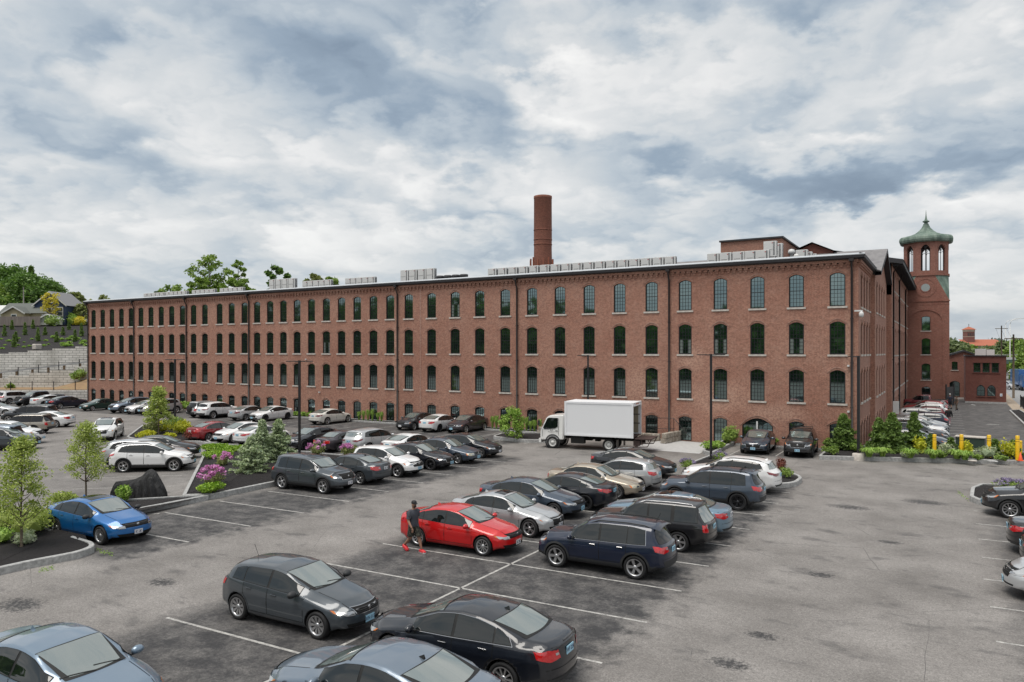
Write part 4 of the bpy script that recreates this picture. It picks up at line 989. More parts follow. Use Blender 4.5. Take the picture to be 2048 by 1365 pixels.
# pickup: cab profile with an open-looking bed behind
kind('pickup', 5.85, 2.02, 1.96, 3.68, .96, .43,
     top=[(2.92, 1.0), (2.86, 1.17), (2.6, 1.24), (1.7, 1.30), (1.5, 1.34), (.98, 1.80), (.6, 1.90), (-.6, 1.92), (-.78, 1.86), (-.93, 1.30), (-1.0, 1.29), (-2.9, 1.29), (-2.92, 1.2)],
     belt=[(2.92, .92), (2.5, 1.10), (1.6, 1.18), (0, 1.20), (-.8, 1.22), (-1.0, 1.24), (-2.92, 1.24)], bot=.42, smr=.04, kgl=.26, plan=(.16, .05),
     cowl=1.55, head=1.0, rh=-.78, rb=-.90, B=.30, C=-.50, D=-.52, rear='cab', clad=1, lamps='stack', grille='huge', tail='stack')
TPL = {}
LR = (1, -1)
def make_template(kname, rim='five', dark=False, chrome=False, old_lamps=False, tint=False, rails=None, sunroof=False, clad=None, tail_dark=False, fin=True, plate='plate_blue', bars=False, mirror_dark=False, spare=False, text=None):
    args, x = KIND[kname]; x = dict(x)
    if rails is not None: x['rails'] = rails
    if clad is not None: x['clad'] = clad
    c = Car(**args); L2, hw = c.L / 2, c.W / 2
    parts = []
    def add(name, bm, mats, parent=None, smooth=False):
        parts.append((name, bm_to_me(name, bm, mats, smooth), parent, None)); return len(parts) - 1
    body = c.body()
    # wheel arches cut with a boolean
    me = bm_to_me('tmp_body', body, ['plastic', 'under'], True); ob = bpy.data.objects.new('tmp_body', me); S.collection.objects.link(ob)
    cb = bmesh.new(); ra = c.rw + .048
    for ax in (c.xf, c.xr):
        for sg in LR:
            n = 26; r0 = []; r1 = []
            for k in range(n):
                a = 2 * math.pi * k / n; px, pz = ax + ra * math.cos(a), c.rw + .01 + ra * math.sin(a)
                r0.append(cb.verts.new((px, sg * (hw - .30), pz))); r1.append(cb.verts.new((px, sg * (hw + .2), pz)))
            cb.faces.new(r0); cb.faces.new(r1[::-1])
            for k in range(n): cb.faces.new((r0[k], r1[k], r1[(k + 1) % n], r0[(k + 1) % n]))
    bmesh.ops.recalc_face_normals(cb, faces=cb.faces)
    co = bpy.data.objects.new('tmp_cut', bm_to_me('tmp_cut', cb, ['under'])); S.collection.objects.link(co)
    md = ob.modifiers.new('b', 'BOOLEAN'); md.object = co; md.operation = 'DIFFERENCE'; md.solver = 'EXACT'
    dg = bpy.context.evaluated_depsgraph_get(); me2 = bpy.data.meshes.new_from_object(ob.evaluated_get(dg)); me2.name = 'body'
    for o_ in (ob, co): d_ = o_.data; bpy.data.objects.remove(o_); bpy.data.meshes.remove(d_)
    me2.materials.clear(); me2.materials.append(PAINT['grey']); me2.materials.append(MT['under']); me2.materials.append(MT['plastic'])
    for p in me2.polygons:
        ce = p.center; mi = 0; sm = True
        for ax in (c.xf, c.xr):
            if (ce.x - ax) ** 2 + (ce.z - c.rw - .01) ** 2 < (ra * .995 + .004) ** 2 and abs(ce.y) > hw - .32: mi = 1; sm = False
        if p.normal.z < -.75 and ce.z < c.bot + .16: mi = 1
        if x.get('clad') and ce.z < c.bot + .17 and mi == 0: mi = 2
        p.material_index = mi; p.use_smooth = sm
    parts.append(('body', me2, None, None)); bi = 0
    railz = lambda q: c.beltz(q) + (max(c.topz(q), c.beltz(q) + .03) - c.beltz(q)) * c.rr
    raily = lambda q: c.section(q)[0][-1][0]
    # --- glass
    gl = 'glass_tint' if tint else 'glass_side'
    fx = x['cowl'] - .05
    while c.topz(fx) - c.beltz(fx) < .25 and fx > 0: fx -= .01
    xB, xC, xD = x['B'], x['C'], x['D']
    def window(x0, x1, bm, ex=0.0, off=.009, mi=0, lean=.0, top_in=0.0, sg=1):
        n = 12; A = []; Bt = []
        for i in range(n + 1):
            q = x0 + (x1 - x0) * i / n
            A.append((q, c.beltz(q) + .022 - ex)); qt = q if not lean else q + lean * (i / n)
            Bt.append((qt, max(c.beltz(qt) + .03, railz(qt) - .035 + ex - top_in * (i / n) ** 3)))
        c.patch(bm, A, Bt, n, 4, lambda a, b: c.side(a, b, sg), off, mi)
    slope = .10 if x['rear'] == 'notch' else (.16 if kname == 'crossover' else .05)
    wnd = [(fx, xB + .035, 0, 0)]
    if x['rear'] == 'notch': wnd += [(xB - .035, xC, .02, .02), (xC - .03, xD - .04, slope, .05)]; endx, endl = xD - .04, slope
    elif x['rear'] == 'cab': wnd += [(xB - .035, xC - .05, 0, 0)]; endx, endl = xC - .05, 0
    elif x.get('quarter') == 'long': wnd += [(xB - .035, xC + .03, 0, 0), (xC - .09, -1.86, .06, 0)]; endx, endl = -1.86, .06
    else: wnd += [(xB - .035, xC, 0, 0), (xC - .03, xD, slope, .05 if kname != 'crossover' else .09)]; endx, endl = xD, slope
    for sg in LR:
        bm = bmesh.new()
        if chrome: window(fx + .02, endx - .035, bm, .016, .003, 1, endl, .045, sg)
        window(fx + .01, endx - .015, bm, .008, .009, 0, endl, .045 if len(wnd) > 2 else 0, sg)
        t = add('window_trim', bm, ['rubber_trim', 'chrome'])
        for (a, b, ln, ti) in wnd:
            bm = bmesh.new(); window(a, b, bm, -.004, .014, 0, ln, ti, sg); add('side_window', bm, [gl if a == fx or not tint else 'glass_tint'])
    if kname == 'boxy':
        pass
    # windshield (seen from above: rows run across the car)
    def screen(x0, x1, ex0, ex1, front=True, off=.008, mats=('glass_screen',), name='windshield', trim=True, ins=.045):
        s_ = 1 if front else -1
        def rowp(q, e): y = raily(q) - e; return [(q - s_ * c.wsc * (t * .9) ** 2, y * t) for t in [k / 8 - 1 for k in range(17)]]
        if trim:
            bm = bmesh.new(); c.patch(bm, rowp(x0 + s_ * .045, ins - .035), rowp(x1 - s_ * .03, ins - .02), 16, 6, c.up, .004); add('screen_trim', bm, ['rubber_trim'])
        bm = bmesh.new(); c.patch(bm, rowp(x0, ins + ex0), rowp(x1, ins + ex1), 16, 6, c.up, off); return add(name, bm, list(mats))
    screen(x['cowl'] - .02, x['head'] + .04, .06, .0)
    if x['rear'] == 'notch': screen(x['rb'] + .05, x['rh'] - .02, .10, .03, False, name='rear_window')
    elif x['rear'] == 'hatch':
        z1 = railz(x['rh']) + .015; z0 = c.beltz(x['rh']) + .03; yw = raily(x['rh']) + .02
        bm = bmesh.new(); A = [(yw * 1.02 * (k / 6 - 1), z0) for k in range(13)]; B_ = [(yw * .86 * (k / 6 - 1), z1 - .02) for k in range(13)]
        c.patch(bm, A, B_, 12, 6, lambda a, b: c.fr(a, b, -1), .008); add('rear_window', bm, ['glass_tint' if (tint or x.get('clad')) else 'glass_screen'])
    else:
        bm = bmesh.new(); c.patch(bm, [(-.6, 1.36), (.6, 1.36)], [(-.52, 1.76), (.52, 1.76)], 8, 4, lambda a, b: c.fr(a, b, -1), .01); add('rear_window', bm, ['glass_tint'])
        # bed top is closed: a flat dark sheet stands in for its hollow
        bm = bmesh.new(); box(bm, (-1.95, 0, 1.297), (1.72, 1.5, .012)); add('truck_bed', bm, ['under'])
    # --- doors with seams and handles
    def strip(bm, path, wd, fn, off=.006, mi=0):
        P = [Vector(p) for p in path]; prev = None
        for i, p in enumerate(P):
            t = (P[min(i + 1, len(P) - 1)] - P[max(i - 1, 0)]).normalized(); nrm = Vector((-t.y, t.x)) * wd / 2
            a, b = fn(*(p + nrm)), fn(*(p - nrm))
            cur = (bm.verts.new(a[0] + a[1] * off), bm.verts.new(b[0] + b[1] * off)) if a and b else None
            if prev and cur:
                f = bm.faces.new((prev[0], cur[0], cur[1], prev[1])); f.material_index = mi; f.normal_update()
                h = c.bvh.find_nearest(f.calc_center_median())
                if f.normal.dot(h[1]) < 0: f.normal_flip()
            prev = cur
    zl = c.bot + (.20 if x.get('clad') else .13)
    xdf = min(c.xf - c.rw - .10, x['cowl'] - .05 if x['rear'] != 'cab' else 9)
    ar = c.rw + .10
    def rear_edge(z, base):
        dz = z - c.rw - .01; return max(base, c.xr + math.sqrt(max(0, ar * ar - dz * dz)))
    two = x['rear'] == 'cab'
    for sg in LR:
        for (a, b, fb) in ((xdf, xB, True), (xB - .012, xC if x['rear'] != 'notch' else xC - .02, False)):
            zs = [zl + (1) * t for t in (0,)]; bt = lambda q: c.beltz(q) + .004
            eb = (lambda z: b) if fb or two else (lambda z: rear_edge(z, b))
            bm = bmesh.new(); rows = 7; nn = 9
            G = []
            for j in range(rows + 1):
                row = []
                for i in range(nn + 1):
                    z = None; t = j / rows
                    zt = zl + t * (c.beltz(a + (b - a) * i / nn) - zl)
                    xa, xb = a, eb(zt); q = xa + (xb - xa) * i / nn; h = c.side(q, zt, sg)
                    row.append(bm.verts.new(h[0] + h[1] * .004) if h else None)
                G.append(row)
            for j in range(rows):
                for i in range(nn):
                    qd = [G[j][i], G[j][i + 1], G[j + 1][i + 1], G[j + 1][i]]
                    if None in qd: continue
                    f = bm.faces.new(qd); f.smooth = True; f.normal_update()
                    if f.normal.y * sg < 0: f.normal_flip()
            path = [(a, c.beltz(a)), (a, (zl + c.beltz(a)) / 2), (a, zl)] + [(a + (eb(zl) - a) * k / 6, zl) for k in range(1, 7)] + [(eb(zl + (c.beltz(b) - zl) * k / 8), zl + (c.beltz(b) - zl) * k / 8) for k in range(1, 9)]
            strip(bm, path, .014, lambda p, q: c.side(p, q, sg), .0065, 1)
            di = add('door', bm, ['PAINT', 'seam'])
            bm = bmesh.new(); hx = b + .22 if fb else b + .20 if not x['rear'] == 'notch' else b + .22
            hz = c.beltz(hx) - .10; h = c.side(hx, hz, sg)
            if h:
                box(bm, h[0] + Vector((0, .022 * sg, 0)), (.19, .022, .028)); bmesh.ops.bevel(bm, geom=bm.edges[:], offset=.006, segments=1, affect='EDGES')
                box(bm, h[0] + Vector((0, .004 * sg, -.002)), (.12, .01, .045), mi=1)
            add('door_handle', bm, ['chrome' if chrome else 'PAINT', 'seam'], di)
    if x.get('clad'):
        for sg in LR:
            bm = bmesh.new()
            for ax in (c.xf, c.xr):
                th = [math.pi * (1.12 - 1.24 * k / 18) for k in range(19)]
                A = [(ax + (ra - .005) * math.cos(t), c.rw + .01 + (ra - .005) * math.sin(t)) for t in th]; B_ = [(ax + (ra + .065) * math.cos(t), c.rw + .01 + (ra + .06) * math.sin(t)) for t in th]
                c.patch(bm, A, B_, 18, 1, lambda p, q: c.side(p, max(q, c.bot + .04), sg), .012)
            add('wheel_arch_trim', bm, ['plastic'])
    # --- front
    fr = c.fr; tz = c.topz(L2 - .06); X = L2
    g = x['grille']; ng = {'low': (.50, tz - .13, tz - .02, .66, .30, .40), 'small': (.36, tz - .10, tz - .0, .5, .27, .38), 'mid': (.44, tz - .16, tz - .01, .6, .27, .40), 'big': (.50, tz - .26, tz - .01, .62, .28, .42), 'huge': (.66, tz - .42, tz - .06, .6, .45, .58)}[g]
    bm = bmesh.new()
    def fpatch(bm, w0, w1, z0, z1, off, mi): c.patch(bm, [(w0 * (k / 6 - 1), z0) for k in range(13)], [(w1 * (k / 6 - 1), z1) for k in range(13)], 12, 3, lambda a, b: fr(a, b, 1), off, mi)
    chm = 1 if (chrome or g in ('mid', 'small', 'big')) else 0
    fpatch(bm, ng[0] * .86, ng[0] * 1.05, ng[1] - .015, ng[2] + .012, .008, chm); fpatch(bm, ng[0] * .82, ng[0], ng[1], ng[2], .012, 0)
    for k in range(3):
        z = ng[1] + (ng[2] - ng[1]) * (k + 1) / 4; strip(bm, [(ng[0] * .85 * (q / 5 - 1), z) for q in range(11)], .010, lambda a, b: fr(a, b, 1), .018, 2)
    add('grille', bm, ['under', 'chrome', 'plastic'])
    bm = bmesh.new(); fpatch(bm, ng[3] * .9, ng[3], ng[4], ng[5], .008, 0); add('lower_intake', bm, ['under'])
    bm = bmesh.new(); h = fr(0, (ng[1] + ng[2]) / 2)
    lathe(bm, [(0, .012), (.05, .010), (.06, 0)], 12); bmesh.ops.transform(bm, matrix=Matrix.Translation(h[0] + Vector((.018, 0, 0))) @ Matrix.Rotation(R(90), 4, 'Y'), verts=bm.verts); add('front_emblem', bm, ['chrome'])
    lam = x['lamps']; zl_ = tz - .03
    LP = {'wide': ([(X - .03, .46, zl_ - .13), (X - .12, .66, zl_ - .13), (X - .42, .85, zl_ - .05)], [(X - .1, .46, zl_ - .04), (X - .2, .68, zl_ - .0), (X - .52, .86, zl_ + .04)]),
          'slim': ([(X - .03, .48, zl_ - .09), (X - .12, .68, zl_ - .09), (X - .42, .87, zl_ - .02)], [(X - .1, .48, zl_ - .03), (X - .2, .7, zl_ - .0), (X - .5, .87, zl_ + .03)]),
          'round': ([(X - .03, .44, zl_ - .15), (X - .10, .62, zl_ - .16), (X - .34, .82, zl_ - .13)], [(X - .08, .44, zl_ - .02), (X - .16, .64, zl_ + .0), (X - .42, .83, zl_ + .02)]),
          'stack': ([(X - .02, .72, zl_ - .32), (X - .05, .82, zl_ - .32), (X - .22, .98, zl_ - .28)], [(X - .04, .72, zl_ - .08), (X - .10, .84, zl_ - .07), (X - .28, .98, zl_ - .05)])}[lam]
    ws = hw / .91
    for sg in LR:
        bm = bmesh.new(); nf = lambda a, b, z: c.near(a, b, z)
        A = [(p[0], p[1] * sg * ws * .97, p[2]) for p in LP[0]]; B_ = [(p[0], p[1] * sg * ws * .97, p[2]) for p in LP[1]]
        c.patch(bm, A, B_, 10, 4, nf, .009, 0)
        ins = lambda P_, t: Vector(P_[0]).lerp(Vector(P_[1]), t)
        m0 = [Vector(a).lerp(Vector(b), .25) for a, b in zip(A, B_)]; m1 = [Vector(a).lerp(Vector(b), .8) for a, b in zip(A, B_)]
        c.patch(bm, [m0[0].lerp(m0[1], .15), m0[0].lerp(m0[1], .9)], [m1[0].lerp(m1[1], .15), m1[0].lerp(m1[1], .9)], 4, 2, nf, .013, 1)
        c.patch(bm, [A[2] if 0 else Vector(A[1]).lerp(Vector(A[2]), .72), A[2]], [Vector(B_[1]).lerp(Vector(B_[2]), .72), B_[2]], 3, 2, nf, .012, 2)
        add('headlight', bm, ['headlamp_old' if old_lamps else 'headlamp', 'chrome', 'amber'])
    # --- rear
    xb = -L2; bz = c.beltz(xb + .2); tl = x['tail']
    tp = c.topz(xb + .03)
    TP = {'wrap': ([(xb, .40, bz - .17), (xb + .08, .68, bz - .21), (xb + .34, .9, bz - .13)], [(xb, .45, bz - .01), (xb + .08, .68, bz + .02), (xb + .42, .88, bz + .05)]),
          'slim': ([(xb, .36, bz - .14), (xb + .08, .66, bz - .18), (xb + .40, .9, bz - .07)], [(xb, .36, bz - .03), (xb + .08, .66, bz + .0), (xb + .50, .88, bz + .04)]),
          'block': ([(xb, .36, bz - .22), (xb + .05, .66, bz - .22), (xb + .20, .88, bz - .19)], [(xb, .42, bz - .0), (xb + .05, .66, bz + .01), (xb + .24, .86, bz + .02)]),
          'stack': ([(xb, .62, bz - .28), (xb + .03, .76, bz - .28), (xb + .20, .9, bz - .26)], [(xb, .66, bz + .02), (xb + .04, .76, bz + .03), (xb + .22, .88, bz + .05)])}[tl]
    for sg in LR:
        bm = bmesh.new(); A = [(p[0], p[1] * sg * ws * .97, p[2]) for p in TP[0]]; B_ = [(p[0], p[1] * sg * ws * .97, p[2]) for p in TP[1]]
        c.patch(bm, A, B_, 10, 4, lambda a, b, z: c.near(a, b, z), .010, 0)
        m0 = [Vector(a).lerp(Vector(b), .45) for a, b in zip(A, B_)]; m1 = [Vector(a).lerp(Vector(b), .72) for a, b in zip(A, B_)]
        c.patch(bm, [m0[0].lerp(m0[1], .06), m0[0].lerp(m0[1], .45)], [m1[0].lerp(m1[1], .06), m1[0].lerp(m1[1], .45)], 3, 1, lambda a, b, z: c.near(a, b, z), .014, 1)
        add('taillight', bm, ['taillamp_dark' if tail_dark else 'taillamp', 'headlamp'])
    # bumper valance, plates, trunk seam
    bm = bmesh.new(); c.patch(bm, [(.62 * (k / 6 - 1), c.bot + .14) for k in range(13)], [(.70 * (k / 6 - 1), c.bot + (.34 if x.get('clad') else .22)) for k in range(13)], 12, 2, lambda a, b: fr(a, b, -1), .008); add('rear_bumper_trim', bm, ['plastic'])
    bm = bmesh.new()
    if x['rear'] == 'notch':
        strip(bm, [(.70 * (k / 5 - 1), bz + .03) for k in range(11)], .012, lambda a, b: fr(a, b, -1), .005, 0)
    strip(bm, [(hw * .78 * (k / 6 - 1), c.bot + .40) for k in range(13)], .012, lambda a, b: fr(a, b, -1), .005, 0)
    hx0, hx1 = x['cowl'] + .06, L2 - .12
    for s_ in LR: strip(bm, [(hx0 + (hx1 - hx0) * k / 8, s_ * (raily(hx0 + (hx1 - hx0) * k / 8) - .03)) for k in range(9)], .011, c.up, .004, 0)
    strip(bm, [(hx1 - .10 * (t / 5 - 1) ** 2, (raily(hx1) - .04) * (t / 5 - 1)) for t in range(11)], .011, c.up, .004, 0)
    add('panel_seam', bm, ['seam'])
    for sg, z in ((1, .42 if not x.get('clad') else .5), (-1, bz - .12 if x['rear'] == 'notch' else bz - .17)):
        h = fr(0, z, sg)
        if not h: continue
        bm = bmesh.new(); box(bm, h[0] + Vector((.012 * sg, 0, 0)), (.012, .31, .155)); pi = add('license_plate', bm, [plate])
        bm = bmesh.new(); px_ = h[0].x + .020 * sg
        if text:
            parts.append(('plate_text', text, pi, (px_, 0, z, sg)))
        else:
            for k in range(6):
                if k == 2: continue
                for dz in ((-.03, .03) if k % 2 else (0,)): box(bm, (px_, (k - 2.5) * .042, z + dz), (.003, .026, .018 if k % 2 else .075))
            add('plate_marks', bm, ['plate_ink'], pi)
    # mirrors
    for sg in LR:
        mx = fx - .12; h = c.side(mx, c.beltz(mx) + .05, sg)
        if not h: continue
        bm = bmesh.new(); bmesh.ops.create_uvsphere(bm, u_segments=12, v_segments=8, radius=1)
        for v in bm.verts:
            v.co = Vector((v.co.x * .10 * (.6 if v.co.x < 0 else 1), v.co.y * .135, v.co.z * .085)) + h[0] + Vector((.05, .18 * sg, .03))
        for f in bm.faces: f.smooth = True
        box(bm, h[0] + Vector((.03, .05 * sg, -.03)), (.07, .12, .03), mi=1)
        add('mirror', bm, ['plastic' if mirror_dark else 'PAINT', 'plastic'])
    # wipers
    bm = bmesh.new()
    for y0, y1 in ((.55, -.02), (-.05, -.6)):
        q0, q1 = x['cowl'] + .0 - c.wsc * (y0 / hw) ** 2, x['cowl'] - .13 - c.wsc * (y1 / hw) ** 2
        strip(bm, [(q0 + (q1 - q0) * k / 6, y0 + (y1 - y0) * k / 6) for k in range(7)], .02, c.up, .016, 0)
    add('wiper', bm, ['rubber_trim'])
    if sunroof:
        bm = bmesh.new(); y = .40; c.patch(bm, [(x['head'] - .12, -y), (x['head'] - .12, y)], [(x['head'] - .12 - (.85 if sunroof == 2 else .48), -y), (x['head'] - .12 - (.85 if sunroof == 2 else .48), y)], 8, 5, c.up, .006); add('sunroof', bm, ['glass_tint'])
    if fin:
        bm = bmesh.new(); q = x['rh'] + .12; z = c.topz(q)
        for s_ in (0,):
            v = [bm.verts.new(p) for p in ((q + .09, 0, z - .01), (q - .08, .03, z - .015), (q - .08, -.03, z - .015), (q - .07, 0, z + .07))]
            for t in ((0, 1, 3), (0, 3, 2), (1, 2, 3), (0, 2, 1)): bm.faces.new([v[i] for i in t])
        add('antenna', bm, ['PAINT' if fin is True else 'rubber_trim'])
    if fin == 'rod' or fin is False:
        bm = bmesh.new(); q = x['rh'] + .2; z = c.topz(q); tube(bm, [(q, .0, z - .02), (q - .16, 0, z + .30)], .006, 5); parts and add('antenna', bm, ['rubber_trim'])
    if x.get('rails'):
        for sg in LR:
            bm = bmesh.new(); x0, x1 = x['head'] - .2, x['rh'] + .12; P_ = []
            for k in range(9):
                q = x0 + (x1 - x0) * k / 8; h = c.up(q, sg * (raily(q) - .05)); P_.append(h[0] + Vector((0, 0, -.01 if k in (0, 8) else .035)))
            tube(bm, P_, .017, 8); add('roof_rail', bm, ['rubber_trim' if x.get('rails') == 1 else 'alloy'])
        if bars:
            bm = bmesh.new()
            for q in (x['head'] - .55, x['rh'] + .55): tube(bm, [(q, -.62, c.topz(q) + .03), (q, .62, c.topz(q) + .03)], .022, 8)
            add('roof_bars', bm, ['rubber_trim'])
    if x.get('spoiler'):
        bm = bmesh.new(); q = x['rh'] - .02; yw = raily(x['rh']) - .04
        for k in range(8):
            pass
        n = 8; A = []; B_ = []; C_ = []
        for k in range(n + 1):
            y = yw * (2 * k / n - 1); h = c.up(q + .14 + .05 * (1 - (y / yw) ** 2) * 0, y); A.append(h[0] + Vector((0, 0, .004))); B_.append(Vector((q - .10, y * .98, h[0].z - .045))); C_.append(Vector((q - .09, y * .98, h[0].z - .08)))
        va, vb, vc = [[bm.verts.new(p) for p in P_] for P_ in (A, B_, C_)]
        for k in range(n):
            for u, w_ in ((va, vb), (vb, vc)):
                f = bm.faces.new((u[k], u[k + 1], w_[k + 1], w_[k])); f.smooth = True
        bmesh.ops.recalc_face_normals(bm, faces=bm.faces); add('spoiler', bm, ['PAINT'])
    if spare:
        bm = bmesh.new(); h = fr(0, .95, -1)[0]; lathe(bm, [(0, .20), (.30, .20), (.345, .16), (.35, .02), (0, .0)], 24)
        bmesh.ops.transform(bm, matrix=Matrix.Translation(h) @ Matrix.Rotation(R(-90), 4, 'Y'), verts=bm.verts); add('spare_wheel', bm, ['spare_cover'])
    return dict(parts=parts, c=c, wheel=get_wheel(c.rw, rim, dark), n=len(parts))
TAGGED = []
def build_car(tpl_key, tpl_args, paint_key, loc, heading, label, cat='car', group='cars parked in the lot', name='parked_car', scale=(1, 1, 1), lod=0):
    if (tpl_key, str(sorted(tpl_args.items()))) not in TPL: TPL[(tpl_key, str(sorted(tpl_args.items())))] = make_template(tpl_key, **tpl_args)
    T = TPL[(tpl_key, str(sorted(tpl_args.items())))]; c = T['c']
    root = empty(name, loc, heading, label=label, cat=cat, group=group); root.scale = scale
    pm = PAINT[paint_key]; objs = []
    skip = set()
    if lod: skip = {'wiper', 'plate_marks', 'front_emblem', 'panel_seam', 'antenna', 'plate_text'}
    if lod > 1: skip |= {'door_handle', 'lower_intake', 'rear_bumper_trim', 'license_plate', 'screen_trim'}
    for i, (nm, me, par, extra) in enumerate(T['parts']):
        if nm in skip or (par is not None and objs[par] is None): objs.append(None); continue
        if nm == 'plate_text':
            cu = bpy.data.curves.new('lettering', 'FONT'); cu.body = me; cu.size = .115; cu.align_x = 'CENTER'; cu.align_y = 'CENTER'; cu.extrude = .001; cu.materials.append(MT['plate_ink'])
            tmp = bpy.data.objects.new('tmp', cu); S.collection.objects.link(tmp); dg = bpy.context.evaluated_depsgraph_get(); tm = bpy.data.meshes.new_from_object(tmp.evaluated_get(dg)); bpy.data.objects.remove(tmp)
            o = bpy.data.objects.new('lettering', tm); o.location = extra[:3]; o.rotation_euler = (R(90), 0, R(90) * extra[3]); o.scale = (.85, 1, 1)
            link(o, objs[par]); objs.append(o); continue
        o = bpy.data.objects.new(nm, me); link(o, objs[par] if par is not None else root)
        mats = me.materials
        for si in range(len(mats)):
            if nm == 'body' and si == 0 or (mats[si] is None): pass
        objs.append(o)
        for si, s_ in enumerate(o.material_slots):
            if (nm == 'body' and si == 0) or (s_.material and s_.material.name == 'paint_slot'):
                s_.link = 'OBJECT'; s_.material = pm
    ty, ri = T['wheel']
    for ax in (c.xf, c.xr):
        for sg in LR:
            w = bpy.data.objects.new('wheel', ty); link(w, root); w.location = (ax, sg * (c.W / 2 - .125), c.rw)
            if sg < 0: w.rotation_euler = (0, 0, math.pi)
            r_ = bpy.data.objects.new('rim', ri); link(r_, w)
    return root
PSLOT = mat('paint_slot', (.1, .1, .1)); MT['PAINT'] = PSLOT
def car(kind_, paint_key, px, py, ref, hd, label, tpl=None, near=None, z=0.0, **k):
    """place a car from one point of it seen on the ground or on its body. ref: nf / nr = foot of the near front / rear wheel,
    or (lx, ly, z) in the car's own axes; hd = heading in degrees"""
    args, x = KIND[kind_]; a = R(hd)
    d = Vector((math.cos(a), math.sin(a))); n = Vector((-d.y, d.x))
    P0 = at(px, py) if not isinstance(ref, tuple) else at(px, py, ref[2])
    sg = 1 if n.dot(-P0.xy) > 0 else -1      # side of the car that faces the viewer
    xf = args['L'] / 2 - args['fo']; xr = xf - args['wb']; hw = args['Wd'] / 2 - .03
    lx, ly = {'nf': (xf, sg * hw), 'nr': (xr, sg * hw)}[ref] if isinstance(ref, str) else ref[:2]
    p = P0.xy - d * lx - n * ly
    return build_car(kind_, tpl or {}, paint_key, (p.x, p.y, 0), a, label, **k)
# ---------------------------------------------------------------- every vehicle in view, near to far
B = dict
HX, HL = 2, 182
# foreground double row
car('sedan', 'pale_blue', 141, 1283, (.30, 0, 1.36), HX, 'pale blue sedan cut off by the bottom left corner of the photo', B(rim='ten'))
car('hatch', 'grey', 632, 1280, 'nf', HX, 'dark grey hatchback nose to nose with the black sedan, whip antenna on its roof', B(rim='cap', fin=False, mirror_dark=True, text='IKN 312'))
car('sedan', 'black_blue', 1002, 1393, 'nr', HL, 'black sedan with chrome window trim and red tail lights at the bottom centre', B(rim='ten', chrome=True, text='WF 224'), scale=(1.02, 1, 1.02))
car('fastback', 'steel', 842, 1308, (-.90, 0, 1.42), HL, 'grey-blue sedan in front of the black sedan, cut off by the bottom edge', B(rim='five', fin='rod' if 0 else 'dark'))
car('sedan', 'red', 966, 1114, 'nf', HX, 'bright red sedan beside the walking man', B(rim='ten', plate='plate_white'), scale=(.97, .98, .99))
car('suv', 'navy', 1108, 1135, 'nf', HL, 'navy blue sport utility car with chrome roof line, nose to nose with the red sedan', B(rim='five', chrome=True, rails=1, fin=False), scale=(.96, .98, .96), cat='sport utility car')
car('fastback', 'silver', 1060, 1077, 'nf', HX, 'silver sedan with a sunroof behind the bright red sedan', B(rim='split', sunroof=1, plate='plate_white'), scale=(.96, .97, 1))
car('boxy', 'black', 1356, 1105, 'nr', HL, 'black sport utility car with roof rails and round red tail lights behind the navy one', B(rim='six', rails=2, clad=0), scale=(1.0, 1.02, .98), cat='sport utility car')
car('sedan', 'steel_dark', 1166, 1012, (2.36, 0, .5), HX, 'slate blue sedan with a chrome grille between silver sedan and black sedan', B(rim='five', plate='plate_blue'), scale=(1, .98, 1.01))
car('sedan', 'sky', 1463, 1035, (-2.3, -.6, .6), HL, 'light teal-blue sedan with green tinted rear window and sunroof', B(rim='ten', sunroof=1, plate='plate_white'), scale=(1.04, 1.02, 1.02))
car('fastback', 'black_blue', 1228, 985, (-2.3, 0, .72), HL, 'black sedan with slanted red tail lights nose to nose with the teal row', B(rim='split', dark=True))
car('sedan_old', 'gold', 1290, 972, (2.35, .3, .5), HX, 'champagne gold sedan behind the black one with slanted tail lights', B(rim='multi', old_lamps=True, plate='plate_white'))
car('suv', 'steel_dark', 1475, 1022, 'nr', HL, 'dark blue-grey sport utility car with black wheels and roof bars', B(rim='split', dark=True, bars=True), cat='sport utility car')
car('hatch', 'silver', 1326, 955, (-2.1, -.3, .6), HL, 'small silver hatchback with tall red tail lights', B(rim='five'), scale=(.92, .97, 1.03))
car('sedan', 'charcoal', 1352, 935, (2.3, .4, .5), HX, 'charcoal sedan behind the small silver hatchback', B(rim='ten'), scale=(1.02, 1, 1))
car('crossover', 'white', 1558, 962, (-2.2, -.5, .5), HL, 'white crossover with roof rails beside the small planted island', B(rim='five', clad=0, sunroof=0, rails=1, tail_dark=True), scale=(1.05, 1.02, 1.04), cat='sport utility car')
# row against the large planted bed
car('sedan', 'blue', 199, 1091, 'nf', HX, 'metallic blue sedan with a black sunroof by the young trees', B(rim='multi', sunroof=2, mirror_dark=True, plate='plate_white'), scale=(.98, .99, .99))
car('suv', 'grey', 645, 989, 'nf', HX, 'dark grey sport utility car with black arches right of the spruces', B(rim='five', chrome=True, rails=0, sunroof=1, plate='plate_white'), cat='sport utility car')
car('sedan', 'grey', 719.5, 970.6, 'nr', HL, 'grey sedan with its red tail lights towards the drive lane', B(rim='five', plate='plate_white', fin='dark'), scale=(.97, .97, 1.0))
car('crossover', 'white', 794, 956, 'nf', HX, 'white crossover with black wheel arches in front of a row of sedans', B(rim='split'), scale=(.98, .98, .97), cat='crossover car')
car('fastback', 'black_blue', 860, 941.5, 'nf', HX, 'black sedan with black alloy wheels right of the white crossover', B(rim='split', dark=True))
car('sedan_old', 'steel_dark', 914, 929, 'nf', HX, 'dark blue older sedan with pale headlights in the middle row', B(rim='five', old_lamps=True, chrome=True), scale=(1.01, 1.02, 1.03))
car('sedan', 'black_blue', 959, 917, 'nf', HX, 'black sedan at the right end of the row nearest the box truck', B(rim='five', plate='plate_white'), scale=(1.03, 1.02, 1))
